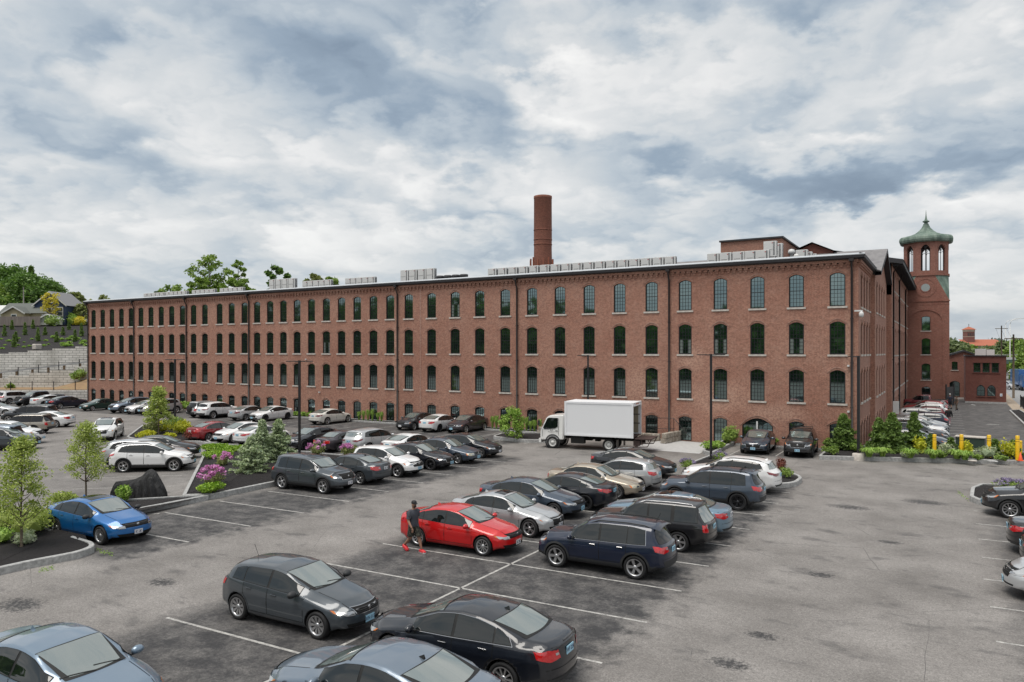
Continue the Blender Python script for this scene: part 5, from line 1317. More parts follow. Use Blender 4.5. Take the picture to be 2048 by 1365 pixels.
# row beyond the bed, square to the mill
car('fastback', 'black_blue', 610, 901, 'nf', -90, 'glossy black sedan behind the lamp post, nose towards the bed', B(rim='five', dark=True, tint=True, fin=False), scale=(1.0, 1, 1.02))
car('sedan_old', 'brown', 679, 905, 'nr', 90, 'old plum brown coupe with silver dish wheels', B(rim='multi', fin=False), scale=(.97, .97, .95))
car('crossover', 'silver_light', 699, 886, (-2.25, 0, .78), 88, 'silver crossover with a dark rear roof spoiler and dark red tail lights', B(clad=0, tail_dark=True), scale=(1.05, 1.03, 1.02), cat='crossover car')
car('fastback', 'white', 775, 893, (-2.3, 0, .75), 88, 'white sedan with a black sunroof next to the silver crossover', B(sunroof=1, tail_dark=True))
car('fastback', 'white', 573, 884, 'nf', 90, 'white low sedan with red tail lights left of the two spruces\' tips', B(rim='five', tail_dark=False), scale=(.97, .97, .98))
car('sedan', 'white', 467, 887, 'nf', -90, 'white sedan nose first beside the red sedan, turned front wheels', B(rim='cap'), scale=(.98, .97, 1))
car('sedan', 'red_dark', 418, 884, 'nr', 90, 'dark red sedan next to the yellow shrubs', B(rim='multi', chrome=True, plate='plate_white'), scale=(.98, .97, 1))
# row along the foot of the mill
car('fastback', 'white_warm', 655, 850, 'nr', 90, 'cream white sedan alone in front of the mill', B(rim='split', tail_dark=True), scale=(.98, .97, 1))
car('sedan', 'grey_dark', 828.6, 861.5, 'nf', -90, 'dark grey compact sedan with a V-shaped grille by the mill', B(rim='ten', plate='plate_white'), scale=(.97, .97, 1.02), lod=1)
car('sedan', 'white', 880, 865, 'nr', 90, 'white sedan with wide red tail lights between two grey sedans', B(rim='split', dark=True), scale=(.98, .97, 1), lod=1)
car('sedan', 'brown', 933, 867, 'nf', -90, 'purplish grey sedan with a silver grille by the mill', B(rim='five', chrome=True), scale=(1.02, 1, 1), lod=1)
car('fastback', 'white', 531, 844, 'nf', -90, 'white sports sedan with tall twin grilles and a black roof', B(rim='five', dark=True), scale=(1, 1, 1), lod=1)
car('sedan', 'silver_light', 492, 842, 'nr', 90, 'silver-white sedan left of the white sports sedan', B(rim='five', tail_dark=True), lod=1)
car('crossover', 'white', 427, 838, 'nr', 90, 'white sport utility car with grey bumpers and gold-toned wheels', B(rim='five', tint=True, tail_dark=True), scale=(1.02, 1.02, 1.05), lod=1, cat='sport utility car')
car('boxy', 'silver_light', 381, 826, (-2.2, -.1, .55), 90, 'boxy silver sport utility car with a black spare wheel on its tail', B(spare=True), lod=1, cat='sport utility car')
car('crossover', 'silver', 352, 827, 'nr', -90, 'grey-silver crossover half hidden by the small tree', B(tint=True, tail_dark=True), scale=(1.05, 1.03, 1.05), lod=1, cat='sport utility car')
car('fastback', 'white', 277, 829, 'nf', -90, 'white sedan with sporty black intakes left of the small tree', B(rim='split', dark=True), lod=1)
car('crossover', 'steel', 247.6, 827, 'nf', -90, 'blue-grey crossover nose out at the mill\'s left end', B(rim='split'), scale=(1.08, 1.03, 1.06), lod=1, cat='sport utility car')
car('sedan_old', 'green', 184, 822.5, 'nf', -90, 'dark green older coupe at the corner of the mill', B(rim='cap', fin=False), scale=(.93, .95, .96), lod=1)
car('sedan', 'navy_dark', 121, 818, 'nr', 90, 'very dark blue sedan tail out left of the mill corner', B(rim='ten', chrome=True), scale=(1.03, 1.02, 1.02), lod=1)
car('fastback', 'white', 88, 814, 'nr', 90, 'white smooth sedan between pickup and dark blue sedan', B(rim='five', dark=True, fin=False), lod=1)
car('pickup', 'charcoal', 53, 813, 'nf', -90, 'charcoal pickup truck with a big black grille at the retaining wall', B(rim='six', dark=True, tint=True), scale=(.98, .98, .95), lod=1, cat='pickup truck')
car('suv', 'white', 19, 809, 'nr', 90, 'white sport utility car left of the charcoal pickup truck', B(rim='split', tint=True), lod=1, cat='sport utility car')
# angled rows on the left
car('crossover', 'white', 347.5, 943.7, 'nf', 39, 'white crossover with black arches and two-tone wheels next to the diagonal kerb', B(rim='split', rails=1), scale=(1, 1, 1.02), cat='crossover car')
car('crossover', 'silver', 362, 915, (2.1, -.6, .6), 38, 'silver crossover with tinted windows behind the white one', B(tint=True), scale=(1.08, 1.03, 1.06), cat='sport utility car')
car('sedan', 'black', 392, 898, (2.2, -.3, .6), 38, 'black sedan beside the yellow shrubs, behind the silver crossover', B(rim='five', fin='rod' if 0 else True), scale=(1, 1, 1.04))
car('crossover', 'white', 231, 881, 'nf', -42, 'white crossover driving towards the viewer in the left lane', B(rim='split', clad=0, sunroof=1, plate='plate_white'), scale=(1.02, 1.03, 1.03), cat='crossover car')
car('suv', 'steel', 34, 870, (-2.2, .5, 1.0), 215, 'blue-grey sport utility car with dark red tail lights at the left edge', B(tail_dark=True, rails=0), near=None, cat='sport utility car')
car('crossover', 'grey', 72, 885, (2.2, -.3, .5), 38, 'grey older sport utility car nose out behind the blue-grey one', B(old_lamps=True), cat='sport utility car')
car('suv', 'white', 82, 868, (2.2, -.2, .7), 38, 'white sport utility car with chrome grille nose out at the left', B(rails=0, clad=0), cat='sport utility car')
car('boxy', 'beige', 93, 848, (-2.2, .7, .85), 215, 'beige boxy sport utility car with black roof rails', B(tint=True, rim='five'), scale=(1.03, 1, .98), cat='sport utility car')
car('sedan', 'white', 110, 856, 'nr', 213, 'white sedan with bright wheels and a boot spoiler behind the beige car', B(rim='five'), scale=(1.03, 1.02, 1))
car('suv', 'charcoal', 103, 826, (-2.25, .6, .95), 215, 'charcoal sport utility car with a pale roof left of the beige one', B(tint=True, rim='split'), scale=(1.08, 1.03, 1.02), lod=1, cat='sport utility car')
car('sedan', 'silver_light', 36, 818, (2.2, 0, .7), 38, 'silver-white sedan at the left edge behind the charcoal one', B(rim='five'), lod=1)
car('sedan', 'white', 28, 848, (2.2, 0, .7), 38, 'white car hood showing at the left edge under the beige car', B(rim='five'), lod=1) if 0 else None
# two cars nose out by the entrance
car('fastback', 'steel_dark', 1478, 905, 'nf', -86, 'slate blue sedan nose out beside the entrance planter', B(rim='split', dark=True, plate='plate_blue')) if 0 else build_car('fastback', B(rim='split', dark=True), 'steel_dark', (-11.0, 52.0 - .55, 0), R(-87), 'slate blue sedan nose out beside the entrance planter', scale=(.97, 1, 1.02))
build_car('suv', B(rim='split', dark=True, bars=True, tint=True), 'black', (-8.25, 52.0 - .6, 0), R(-87), 'black sport utility car with a roof basket near the corner of the mill', scale=(1, .98, 1), cat='sport utility car')
# right edge
car('suv', 'black', 2020, 1038, 'nf', HL, 'black sport utility car nose out at the right edge by the small bed', B(rim='ten', rails=0, old_lamps=False), cat='sport utility car')
car('sedan', 'black', 2012, 1052, (-2.34, .25, .75), HX, 'black sedan tail out at the right edge below the black sport utility car', B(rim='five', chrome=True))
car('hatch', 'black_blue', 2040, 1085, (-2.2, .25, .75), HX, 'black car tail out at the right edge, between black sedan and silver car', B(rim='five'))
car('crossover', 'silver_light', 2006, 1142, (2.27, 0, .6), HL, 'silver car with slatted chrome grille at the right edge', B(rim='five', clad=0, plate='plate_blue'), scale=(1, 1, .97))
# row along the tall wing, seen over the shrubs
RL = [('sedan', 'steel_dark', 58.2, 0, 'blue-grey sedan nearest the shrubs in the row by the tall wing', {}), ('suv', 'grey_dark', 61.2, 0, 'dark sport utility car, second from the shrubs in the row by the tall wing', B(clad=0)),
      ('suv', 'white', 64.4, 0, 'white sport utility car, third from the shrubs in the row by the tall wing', B(clad=0)), ('sedan', 'steel_dark', 67.6, 0, 'dark grey sedan, fourth from the shrubs by the tall wing', {}),
      ('sedan', 'silver', 70.8, 0, 'silver sedan, fifth from the shrubs by the tall wing', {}), ('hatch', 'navy', 74.2, 180, 'navy hatchback facing the tall wing, sixth from the shrubs', {}),
      ('crossover', 'silver_light', 77.6, 0, 'silver crossover, seventh from the shrubs by the tall wing', {}), ('hatch', 'maroon', 81.4, 180, 'maroon hatchback facing the wing, eighth from the shrubs', {}),
      ('crossover', 'white', 85.0, 180, 'white crossover with red tail lights, ninth from the shrubs', B(tail_dark=False)), ('crossover', 'red_dark', 89.2, 180, 'red crossover tail out near the stair tower', B(clad=0)),
      ('hatch', 'black_blue', 93.4, 180, 'dark hatchback with a bicycle rack near the stair tower', {}), ('pickup', 'maroon', 98.4, 180, 'maroon pickup truck farthest along the tall wing', B(tint=True))]
for kd, pc, y, hd, lab, tp in RL:
    L_ = KIND[kd][0]['L']; build_car(kd, tp, pc, (.3 - L_ / 2 + (.4 if kd == 'pickup' else 0), y, 0), R(hd), lab, scale=(.96 if kd != 'pickup' else .84, 1 if kd != 'pickup' else .92, 1 if kd != 'pickup' else .9), lod=1, group='cars parked along the tall wing', cat='pickup truck' if kd == 'pickup' else 'car')
# beyond the yard
build_car('suv', {}, 'grey', (*at(1912, 782).xy, 0), R(-80), 'grey car parked in the alley between tower and brick annex', lod=2, name='parked_car')
build_car('sedan', {}, 'white', (*at(1906, 786).xy, 0), R(-60), 'white car behind the dark gate next to the tower', lod=2)
build_car('sedan', {}, 'silver_light', (*at(2022, 779).xy, 0), R(-70), 'white car driving on the road beyond the brick annex', lod=2, group='cars on the road')
for i, (px, py, pc, lb) in enumerate(((2016, 748, 'white', 'white car waiting on the far road left of the utility pole'), (2028, 742, 'silver', 'silver car on the far road under the bridge'), (2044, 741, 'white', 'white car on the far road at the right edge'))):
    build_car('sedan', {}, pc, (*at(px, py).xy, 0), R(-75 + 20 * i), lb, lod=2, group='cars on the road')

# ---------------------------------------------------------------- box truck
mat('truck_white', (.80, .81, .83), .5); mat('cab_white', (.78, .78, .76), .35, coat=.6); mat('box_lining', (.40, .34, .25), .8); mat('box_rail', (.13, .12, .11), .6); mat('rust_steel', (.07, .045, .04), .7); mat('steel_rim', (.62, .62, .60), .4); mat('marker_orange', (.6, .12, .02), .4); mat('ink_grey', (.12, .12, .12), .6)
pF, pR = at(1105, 897), at(1217, 903); hd = math.atan2(pF.y - pR.y, pF.x - pR.x); dv = Vector((math.cos(hd), math.sin(hd)))
nv = Vector((dv.y, -dv.x));  nv = nv if nv.dot(pF.xy) > 0 else -nv
mc = (pF.xy + pR.xy) / 2 + nv * 1.02
wb = (pF - pR).length
trk = empty('box_truck', (mc.x, mc.y, 0), hd, label='white box truck with its roller door open and tail lift lowered, facing left', cat='box truck')
def kp(name, bm, m, parent=None, smooth=False, **k): return mesh(name, bm, [MT[q] for q in ([m] if isinstance(m, str) else m)], parent or trk, smooth, **k)
xF, xR = wb / 2, -wb / 2
# cargo box, open at the rear: shell with thickness
x0, x1, w2, z0, z1 = xR - 1.75, xF - .95, 1.22, .98, 3.32
bm = bmesh.new(); t = .05
for c_, s_ in (((x0 / 2 + x1 / 2, w2 - t / 2, (z0 + z1) / 2), (x1 - x0, t, z1 - z0)), ((x0 / 2 + x1 / 2, -w2 + t / 2, (z0 + z1) / 2), (x1 - x0, t, z1 - z0)), ((x0 / 2 + x1 / 2, 0, z1 - t / 2), (x1 - x0, 2 * w2 - .102, t)), ((x1 - t / 2, 0, (z0 + z1) / 2), (t - .004, 2 * w2 - .104, z1 - z0 - .11))): box(bm, c_, s_)
box(bm, ((x0 + x1) / 2, 0, z0 + .03), (x1 - x0 - .01, 2 * w2 - .104, .05), mi=1)
for s_ in LR:
    for z in (z0 + .06, z1 - .07): box(bm, ((x0 + x1) / 2, s_ * (w2 + .012), z), (x1 - x0, .03, .13), mi=2)
    box(bm, (x0 + .06, s_ * (w2 + .008), (z0 + z1) / 2), (.13, .04, z1 - z0 + .02), mi=2); box(bm, (x1 - .07, s_ * (w2 + .008), (z0 + z1) / 2), (.15, .035, z1 - z0 + .02), mi=2)
cb_ = kp('cargo_box', bm, ['truck_white', 'rust_steel', 'truck_white'])
bm = bmesh.new()
for s_ in LR:
    for z, h in ((z0 + .45, .62), (z0 + 1.10, .56), (z0 + 1.72, .56)): box(bm, ((x0 + x1) / 2 + .05, s_ * (w2 - t - .012), z), (x1 - x0 - .3, .02, h))
    for z in (z0 + .79, z0 + 1.41, z0 + 2.05): box(bm, ((x0 + x1) / 2, s_ * (w2 - t - .02), z), (x1 - x0 - .2, .035, .07), mi=1)
box(bm, (x1 - t - .02, 0, (z0 + z1) / 2), (.02, 2 * w2 - .16, z1 - z0 - .2)); kp('lining', bm, ['box_lining', 'box_rail'], cb_)
bm = bmesh.new(); box(bm, (x0 + .10, 0, z1 - .16), (.14, 2 * w2 - .13, .22)); box(bm, (x0 + .4, 0, z1 - .20), (.9, 2 * w2 - .2, .05)); kp('roller_door', bm, 'truck_white', cb_)
for k in range(-1, 2):
    bm = bmesh.new(); box(bm, (x0 - .012, k * .3, z1 - .1), (.03, .09, .05)); kp('marker_light', bm, 'marker_orange', cb_)
for k in range(3):
    bm = bmesh.new(); box(bm, (x1 + .012, (k - 1) * .5, z1 - .08), (.02, .09, .05)); kp('marker_light', bm, 'marker_orange', cb_)
# chassis
bm = bmesh.new()
for s_ in LR: box(bm, ((x0 + xF) / 2, s_ * .42, .80), (xF - x0 + .5, .09, .22))
for x_ in (xR + .9, 0, -.9): box(bm, (x_, 0, .8), (.08, .8, .16))
box(bm, (.15, .95, .66), (.95, .42, .42)); box(bm, (.15, -.95, .66), (.95, .42, .42)); box(bm, (-.75, -.9, .62), (.35, .4, .4)); tube(bm, [(-1.5, -.8, .7), (-.9, -.8, .7)], .12); box(bm, (xR, 0, rw_ if 0 else .45), (.14, 1.7, .14)); box(bm, (xF, 0, .45), (.1, 1.7, .1))
kp('chassis', bm, 'under')
for s_ in LR:
    bm = bmesh.new(); box(bm, (xR - .62, s_ * .95, .50), (.02, .5, .62)); kp('mud_flap', bm, 'box_rail')
# tail lift folded out level
bm = bmesh.new(); box(bm, (x0 - .62, 0, z0 - .06), (1.15, 2.1, .07)); lift = kp('tail_lift', bm, 'rust_steel')
bm = bmesh.new()
for s_ in LR:
    tube(bm, [(x0 - 1.15, s_ * 1.0, z0 - .08), (x0 - .9, s_ * 1.0, .42), (x0 + .1, s_ * .95, .35)], .035, 6); tube(bm, [(x0 - .5, s_ * 1.0, z0 - .08), (x0 - .55, s_ * 1.0, .5)], .03, 6)
    box(bm, (x0 - .15, s_ * .85, .62), (.45, .1, .35))
box(bm, (x0 - .1, 0, .42), (.1, 2.2, .13)); kp('lift_arms', bm, 'rust_steel', lift)
# cab
bm = bmesh.new(); cw = .98; cx0, cx1 = xF - .78, xF + .92
sil = [(cx0, .62), (cx1 - .02, .55), (cx1 + .02, .9), (cx1 + .0, 1.25), (cx1 - .10, 1.42), (cx1 - .42, 2.12), (cx1 - .62, 2.28), (cx0 + .2, 2.36), (cx0, 2.32)]
v = {s_: [bm.verts.new((x_, s_ * (cw - (0 if z_ < 1.4 else .10 * (z_ - 1.4))), z_)) for x_, z_ in sil] for s_ in LR}
bm.faces.new(v[1]); bm.faces.new(v[-1][::-1])
for k in range(len(sil)): bm.faces.new((v[1][k], v[-1][k], v[-1][(k + 1) % len(sil)], v[1][(k + 1) % len(sil)]))
bmesh.ops.recalc_face_normals(bm, faces=bm.faces); bmesh.ops.bevel(bm, geom=bm.edges[:], offset=.06, segments=3, affect='EDGES')
cab = kp('cab', bm, 'cab_white', smooth=True)
cab.data.shade_flat() if hasattr(cab.data, 'shade_flat') else None
for s_ in LR:
    bm = bmesh.new(); yy = lambda z_: s_ * (cw - (0 if z_ < 1.4 else .10 * (z_ - 1.4)) + .006)
    P_ = [(cx1 - .28, 1.30), (cx1 - .20, 1.42), (cx1 - .50, 2.06), (cx1 - .64, 2.12), (cx0 + .42, 2.12), (cx0 + .42, 1.52), (cx0 + .6, 1.40)]
    f = bm.faces.new([bm.verts.new((x_, yy(z_), z_)) for x_, z_ in P_]); f.normal_update()
    if f.normal.y * s_ < 0: f.normal_flip()
    kp('side_window', bm, 'glass_side', cab)
    bm = bmesh.new()
    Q = [(cx0 + .36, .95), (cx0 + .36, 2.2)]; box(bm, (cx0 + .36, s_ * (cw - .01), 1.5), (.015, .03, 1.2)); box(bm, (cx1 - .16, s_ * (cw + .0), 1.05), (.015, .012, .5)); kp('door_seam', bm, 'seam', cab)
    bm = bmesh.new(); box(bm, (cx0 + .50, s_ * (cw + .01), 1.22), (.16, .03, .05)); kp('door_handle', bm, 'under', cab)
    bm = bmesh.new(); box(bm, (cx1 + .06, s_ * (cw + .16), 1.75), (.09, .20, .34)); tube(bm, [(cx1 - .3, s_ * cw, 1.6), (cx1 + .05, s_ * (cw + .15), 1.72)], .015, 6); kp('mirror', bm, 'plastic', cab)
    bm = bmesh.new(); box(bm, (cx1 + .005, s_ * .72, .80), (.06, .34, .18)); kp('headlight', bm, 'headlamp', cab)
    bm = bmesh.new(); lathe(bm, [(.46, -.02), (.55, .0), (.55, .03), (.46, .03)], 26, (xF, s_ * (cw - .01), .44), axis='Y'); kp('wheel_arch', bm, 'plastic', cab)
    # emblem on the door: a ring over a line of lettering
    bm = bmesh.new(); yq = s_ * (cw + .008); cxm = xF - .12 + .22
    for k in range(12):
        a0, a1 = 2 * math.pi * k / 12, 2 * math.pi * (k + 1) / 12
        if k in (2, 3): continue
        quad(bm, [(cxm + r * math.cos(b), yq, 1.27 + r * math.sin(b)) for r, b in ((.06, a0), (.085, a0), (.085, a1), (.06, a1))])
    for k in range(9): box(bm, (cxm - .22 + .055 * k, yq, 1.15 - .012 * math.sin(k / 8 * math.pi) * 2), (.035, .004, .035 if k % 3 else .045))
    kp('door_emblem', bm, 'ink_grey', cab)
bm = bmesh.new(); f = quad(bm, [(cx1 - .085, -.84, 1.44), (cx1 - .085, .84, 1.44), (cx1 - .415, .80, 2.10), (cx1 - .415, -.80, 2.10)])
for v_ in bm.verts: v_.co += Vector((.02, 0, .012))
kp('windshield', bm, 'glass_screen', cab)
bm = bmesh.new(); box(bm, (cx1 + .03, 0, .52), (.16, 1.96, .30)); kp('front_bumper', bm, 'cab_white', cab)
bm = bmesh.new(); box(bm, (cx1 + .025, 0, 1.0), (.03, 1.0, .16)); kp('grille', bm, 'under', cab)
for x_, r_, dual in ((xF, .42, 0), (xR, .42, 1)):
    for s_ in LR:
        for q in range(1 + dual):
            bm = bmesh.new(); lathe(bm, [(.27, -.11), (.28, .11), (.40, .12), (.42, .07), (.42, -.07), (.40, -.12), (.27, -.12)], 26, axis='Y'); bmesh.ops.recalc_face_normals(bm, faces=bm.faces)
            w_ = kp('wheel', bm, 'tyre'); w_.location = (x_, s_ * (.93 - .27 * q), r_); w_.rotation_euler = (0, 0, 0 if s_ > 0 else math.pi)
            bm = bmesh.new(); lathe(bm, [(.275, .10), (.25, .10), (.22, .0 if dual else .04), (.12, -.02 if dual else .06), (.09, .06 if dual else .12), (0, .07 if dual else .13)], 22, axis='Y')
            for k in range(8): a = 2 * math.pi * k / 8; tube(bm, [(.16 * math.cos(a), .0 if dual else .05, .16 * math.sin(a)), (.16 * math.cos(a), .03 if dual else .075, .16 * math.sin(a))], .02, 6, mi=1)
            bmesh.ops.recalc_face_normals(bm, faces=bm.faces); kp('rim', bm, ['steel_rim', 'under'], w_)

# blue lorry on the far road
mat('lorry_blue', (.03, .12, .32), .35, coat=.6)
pl = at(2050, 781); lt = empty('lorry', (pl.x, pl.y, 0), R(-80), label='blue lorry coming along the road at the right edge', cat='lorry')
bm = bmesh.new(); box(bm, (2.2, 0, 1.7), (1.9, 2.3, 2.2)); bmesh.ops.bevel(bm, geom=bm.edges[:], offset=.12, segments=2, affect='EDGES'); mesh('cab', bm, MT['lorry_blue'], lt)
bm = bmesh.new(); box(bm, (-1.5, 0, 2.3), (5.2, 2.4, 2.6)); mesh('cargo_box', bm, MT['lorry_blue'], lt)
bm = bmesh.new(); box(bm, (3.16, 0, 2.1), (.04, 2.0, .8)); mesh('windshield', bm, MT['glass_screen'], lt)
for x_ in (2.2, -2.4):
    for s_ in LR: bm = bmesh.new(); lathe(bm, [(0, -.15), (.5, -.15), (.5, .15), (0, .15)], 18, axis='Y'); w_ = mesh('wheel', bm, MT['tyre'], lt); w_.location = (x_, s_ * 1.0, .5)

# ---------------------------------------------------------------- covered motorcycle
nmat('cover_cloth', lambda nt, v: (ramp(nt, noise(nt, v, 3, 6, .7), [(.3, (.010, .010, .011)), (.7, (.030, .030, .032))]), noise(nt, mapping(nt, v, sc=(3.5, 3.5, .5)), 2.6, 4, .6, 1.2), 1.0, .08), rough=.62)
bm = bmesh.new(); nseg = 44; P0, P1 = at(207, 998), at(319, 998); L_ = (P1 - P0).length
tops = [(0, .10), (.03, .45), (.10, .74), (.30, .80), (.45, .86), (.58, 1.02), (.66, 1.24), (.73, 1.33), (.80, 1.22), (.90, .78), (.97, .45), (1, .12)]
hwid = [(0, .10), (.08, .28), (.3, .34), (.6, .36), (.73, .42), (.9, .34), (1, .10)]
rings = []
for i in range(nseg + 1):
    t = i / nseg; h = lerp_tab(tops, t); hw_ = lerp_tab(hwid, t); ring = []
    for k in range(25):
        a = math.pi * k / 24; fold = 1 + .20 * math.sin(i * 1.1 + math.sin(k * .5) * 2) * (1 - math.sin(a)) ** .6 + .06 * math.sin(i * 2.3 + k)
        y = -math.cos(a) * hw_ * fold * (.35 + .65 * (1 - math.sin(a) ** 1.2) ** .5 if math.sin(a) < 1 else .35); z = h * math.sin(a) ** .62
        if h < 1.1 and .8 < t < .92 and k < 3: z = max(z, .0)
        ring.append(bm.verts.new(((t - .5) * L_ + .03 * math.sin(k), y, z)))
    rings.append(ring)
for a, b in zip(rings, rings[1:]):
    for k in range(24): bm.faces.new((a[k], a[k + 1], b[k + 1], b[k]))
bmesh.ops.recalc_face_normals(bm, faces=bm.faces)
o = mesh('covered_motorcycle', bm, MT['cover_cloth'], smooth=True, label='motorcycle hidden under a black cover beside the kerb', cat='motorcycle')
o.location = ((P0 + P1) / 2 + Vector((0, .35, 0))); o.rotation_euler = (0, 0, math.atan2(P1.y - P0.y, P1.x - P0.x))

# ---------------------------------------------------------------- people
mat('skin', (.30, .165, .11), .55); mat('shirt_slate', (.055, .06, .075), .85); mat('camo', (.035, .035, .028), .85); mat('shoe_red', (.75, .05, .06), .55); mat('cap_black', (.018, .018, .02), .7); mat('beard', (.025, .015, .012), .8)
nmat('camo', lambda nt, v: ramp(nt, noise(nt, v, 14, 3, .6), [(.42, (.018, .018, .016)), (.5, (.05, .052, .038)), (.6, (.085, .08, .06))], 'CONSTANT'), rough=.9)
mat('cloth_black', (.012, .012, .014), .85); mat('cloth_navy', (.02, .02, .035), .85); mat('hair_brown', (.05, .03, .02), .7); mat('cap_white', (.65, .65, .65), .7); mat('cloth_dress', (.12, .09, .07), .85); mat('sole_white', (.75, .75, .75), .6); mat('leggings', (.30, .18, .2), .8)
def skin_mesh(name, chains, mats_, parent, sub=2, root=0):
    "body grown from joints: chains = [[(x, y, z, r), ...], ...]; a chain may start with an index to branch from"
    me = bpy.data.meshes.new(name); vs, es, rs = [], [], []
    for ch_ in chains:
        prev = None
        for q in ch_:
            if isinstance(q, int): prev = q; continue
            vs.append(q[:3]); rs.append(q[3:]); i = len(vs) - 1
            if prev is not None: es.append((prev, i))
            prev = i
    me.from_pydata(vs, es, []); o = bpy.data.objects.new(name, me); S.collection.objects.link(o)
    m = o.modifiers.new('s', 'SKIN'); m.use_smooth_shade = True
    for i, r in enumerate(rs):
        sv = me.skin_vertices[0].data[i]; sv.radius = (r[0], r[1] if len(r) > 1 else r[0]); sv.use_root = i == root
    m2 = o.modifiers.new('u', 'SUBSURF'); m2.levels = m2.render_levels = sub
    dg = bpy.context.evaluated_depsgraph_get(); me2 = bpy.data.meshes.new_from_object(o.evaluated_get(dg)); me2.name = name
    bpy.data.objects.remove(o); bpy.data.meshes.remove(me)
    me2.materials.clear()
    for q in mats_: me2.materials.append(MT[q])
    me2.polygons.foreach_set('use_smooth', [True] * len(me2.polygons))
    o = bpy.data.objects.new(name, me2); link(o, parent); return o
def join_into(body, pieces):
    "merge small pieces into the one body mesh"
    bm = bmesh.new(); bm.from_mesh(body.data); mats_ = list(body.data.materials)
    for o in pieces:
        m = o.data.materials[0]
        if m not in mats_: mats_.append(m); body.data.materials.append(m)
        n0 = len(bm.faces); bm.from_mesh(o.data); bm.faces.ensure_lookup_table()
        for f in bm.faces[n0:]: f.material_index = mats_.index(m)
        d = o.data; bpy.data.objects.remove(o); bpy.data.meshes.remove(d)
    bm.to_mesh(body.data); bm.free()
def person(loc, hd, label, H=1.75, stride=.5, top='shirt_slate', legs='skin', short='camo', shoe='shoe_red', sleeves='short', cap=None, beard=False, hair='cap_black', group=None, long_hair=False, dress=False):
    "figure walking along its own +x; near (right) side is -y"
    root = empty('person', loc, hd, label=label, cat='person', group=group); k = H / 1.75; root.scale = (k, k, k)
    s = stride
    fA, bA = .30 * s / .5, -.34 * s / .5     # front foot (left leg, +y... right of travel is -y) and rear foot
    hipz = .93
    legsv = {'f': [(0, -.09, hipz - .02), (.16 * s / .5, -.10, .52), (fA - .0, -.10, .10)], 'b': [(0, .09, hipz - .02), (-.04 * s / .5, .10, .50), (bA, .10, .16 + .06 * s)]}
    legsv = {'f': [(0, .09, hipz - .02), (.17 * s / .5, .10, .52), (fA, .10, .10)], 'b': [(0, -.09, hipz - .02), (-.06 * s / .5, -.10, .50), (bA - .04, -.10, .15)]}
    ch = [[(0, 0, hipz, .135, .165), (0, 0, 1.08, .12, .155), (.0, 0, 1.28, .135, .185), (0, 0, 1.40, .11, .165), (0.01, 0, 1.48, .062), (.02, 0, 1.56, .062), (.03, 0, 1.64, .102, .086), (.03, 0, 1.71, .085, .08)]]
    for q in ('f', 'b'):
        h_, kn, an = legsv[q]; mid1 = tuple((a + b) / 2 for a, b in zip(h_, kn)); mid2 = tuple(a * .6 + b * .4 for a, b in zip(kn, an))
        ch.append([0, (*h_, .105), (*mid1, .092), (*kn, .066), (*mid2, .064), (an[0], an[1], an[2] + .06, .036), (an[0], an[1], an[2] - .01, .034)])
    arm = {1: (-.16 * s / .5, .10), -1: (.12 * s / .5, .16)}
    hands = []
    for sg in LR:
        dx, el_ = arm[sg]
        sh = (.004 * sg, .185 * sg, 1.40); elb = (dx * .55 - .03, .27 * sg, 1.14); wr = (dx * 1.2 + .10, .27 * sg, .90)
        ch.append([3, (*sh, .070), (elb[0] * .5, (sh[1] + elb[1]) / 2, 1.29, .058), (*elb, .048), ((elb[0] + wr[0]) / 2, .275 * sg, 1.01, .043), (*wr, .030)])
        hands.append((wr, sg))
    body = skin_mesh('body', ch, ['skin'], root)
    def grown(name, chains, m, sub=2): return skin_mesh(name, chains, [m], root, sub)
    # clothes: the body's own surface inside a region, lifted outwards, with clean cut hems
    def garment(name, zlo, zhi, arm_lo, m, off, flare=0.0, arms=True):
        bm = bmesh.new(); bm.from_mesh(body.data); bmesh.ops.remove_doubles(bm, verts=bm.verts, dist=.0005); bmesh.ops.recalc_face_normals(bm, faces=bm.faces)
        isarm = lambda p: abs(p.y) > .165 + max(0, 1.40 - p.z) * .11 and p.z < 1.5 and p.z > .74
        def cut(z, keep_above, geo):
            g = list({*geo, *[e for f in geo for e in f.edges], *[v for f in geo for v in f.verts]})
            bmesh.ops.bisect_plane(bm, geom=g, plane_co=(0, 0, z), plane_no=(0, 0, 1))
        armf = lambda: [f for f in bm.faces if isarm(f.calc_center_median())]
        torf = lambda: [f for f in bm.faces if not isarm(f.calc_center_median())]
        cut(zlo, 1, torf()); cut(zhi, 0, torf())
        if arms: cut(arm_lo, 1, armf())
        kill = []
        for f in bm.faces:
            c_ = f.calc_center_median()
            if isarm(c_):
                if not arms or c_.z < arm_lo: kill.append(f)
            elif c_.z < zlo or c_.z > zhi: kill.append(f)
        bmesh.ops.delete(bm, geom=kill, context='FACES'); bm.normal_update()
        nv = {v: v.normal.copy() for v in bm.verts}
        for v, n_ in nv.items():
            if v.co.z > .9:
                sg = 1 if v.co.y > 0 else -1; dx = arm[sg][0]; t = max(0, min(1, (1.40 - v.co.z) / .26))
                ax_ = Vector((t * (dx * .55 - .03), sg * (.175 + .085 * t), min(v.co.z, 1.38))) if isarm(v.co) else Vector((0, v.co.y * .6, min(v.co.z, 1.38)))
                if n_.dot(v.co - ax_) < 0: n_.negate()
                if isarm(v.co): n_ = (n_ + (v.co - ax_).normalized()).normalized()
            lo = max(0, (zlo + .25 - v.co.z) / .25) if not isarm(v.co) else max(0, (arm_lo + .12 - v.co.z) / .12)
            v.co += Vector((n_.x, n_.y, n_.z * .4)) * (off + flare * min(1, lo))
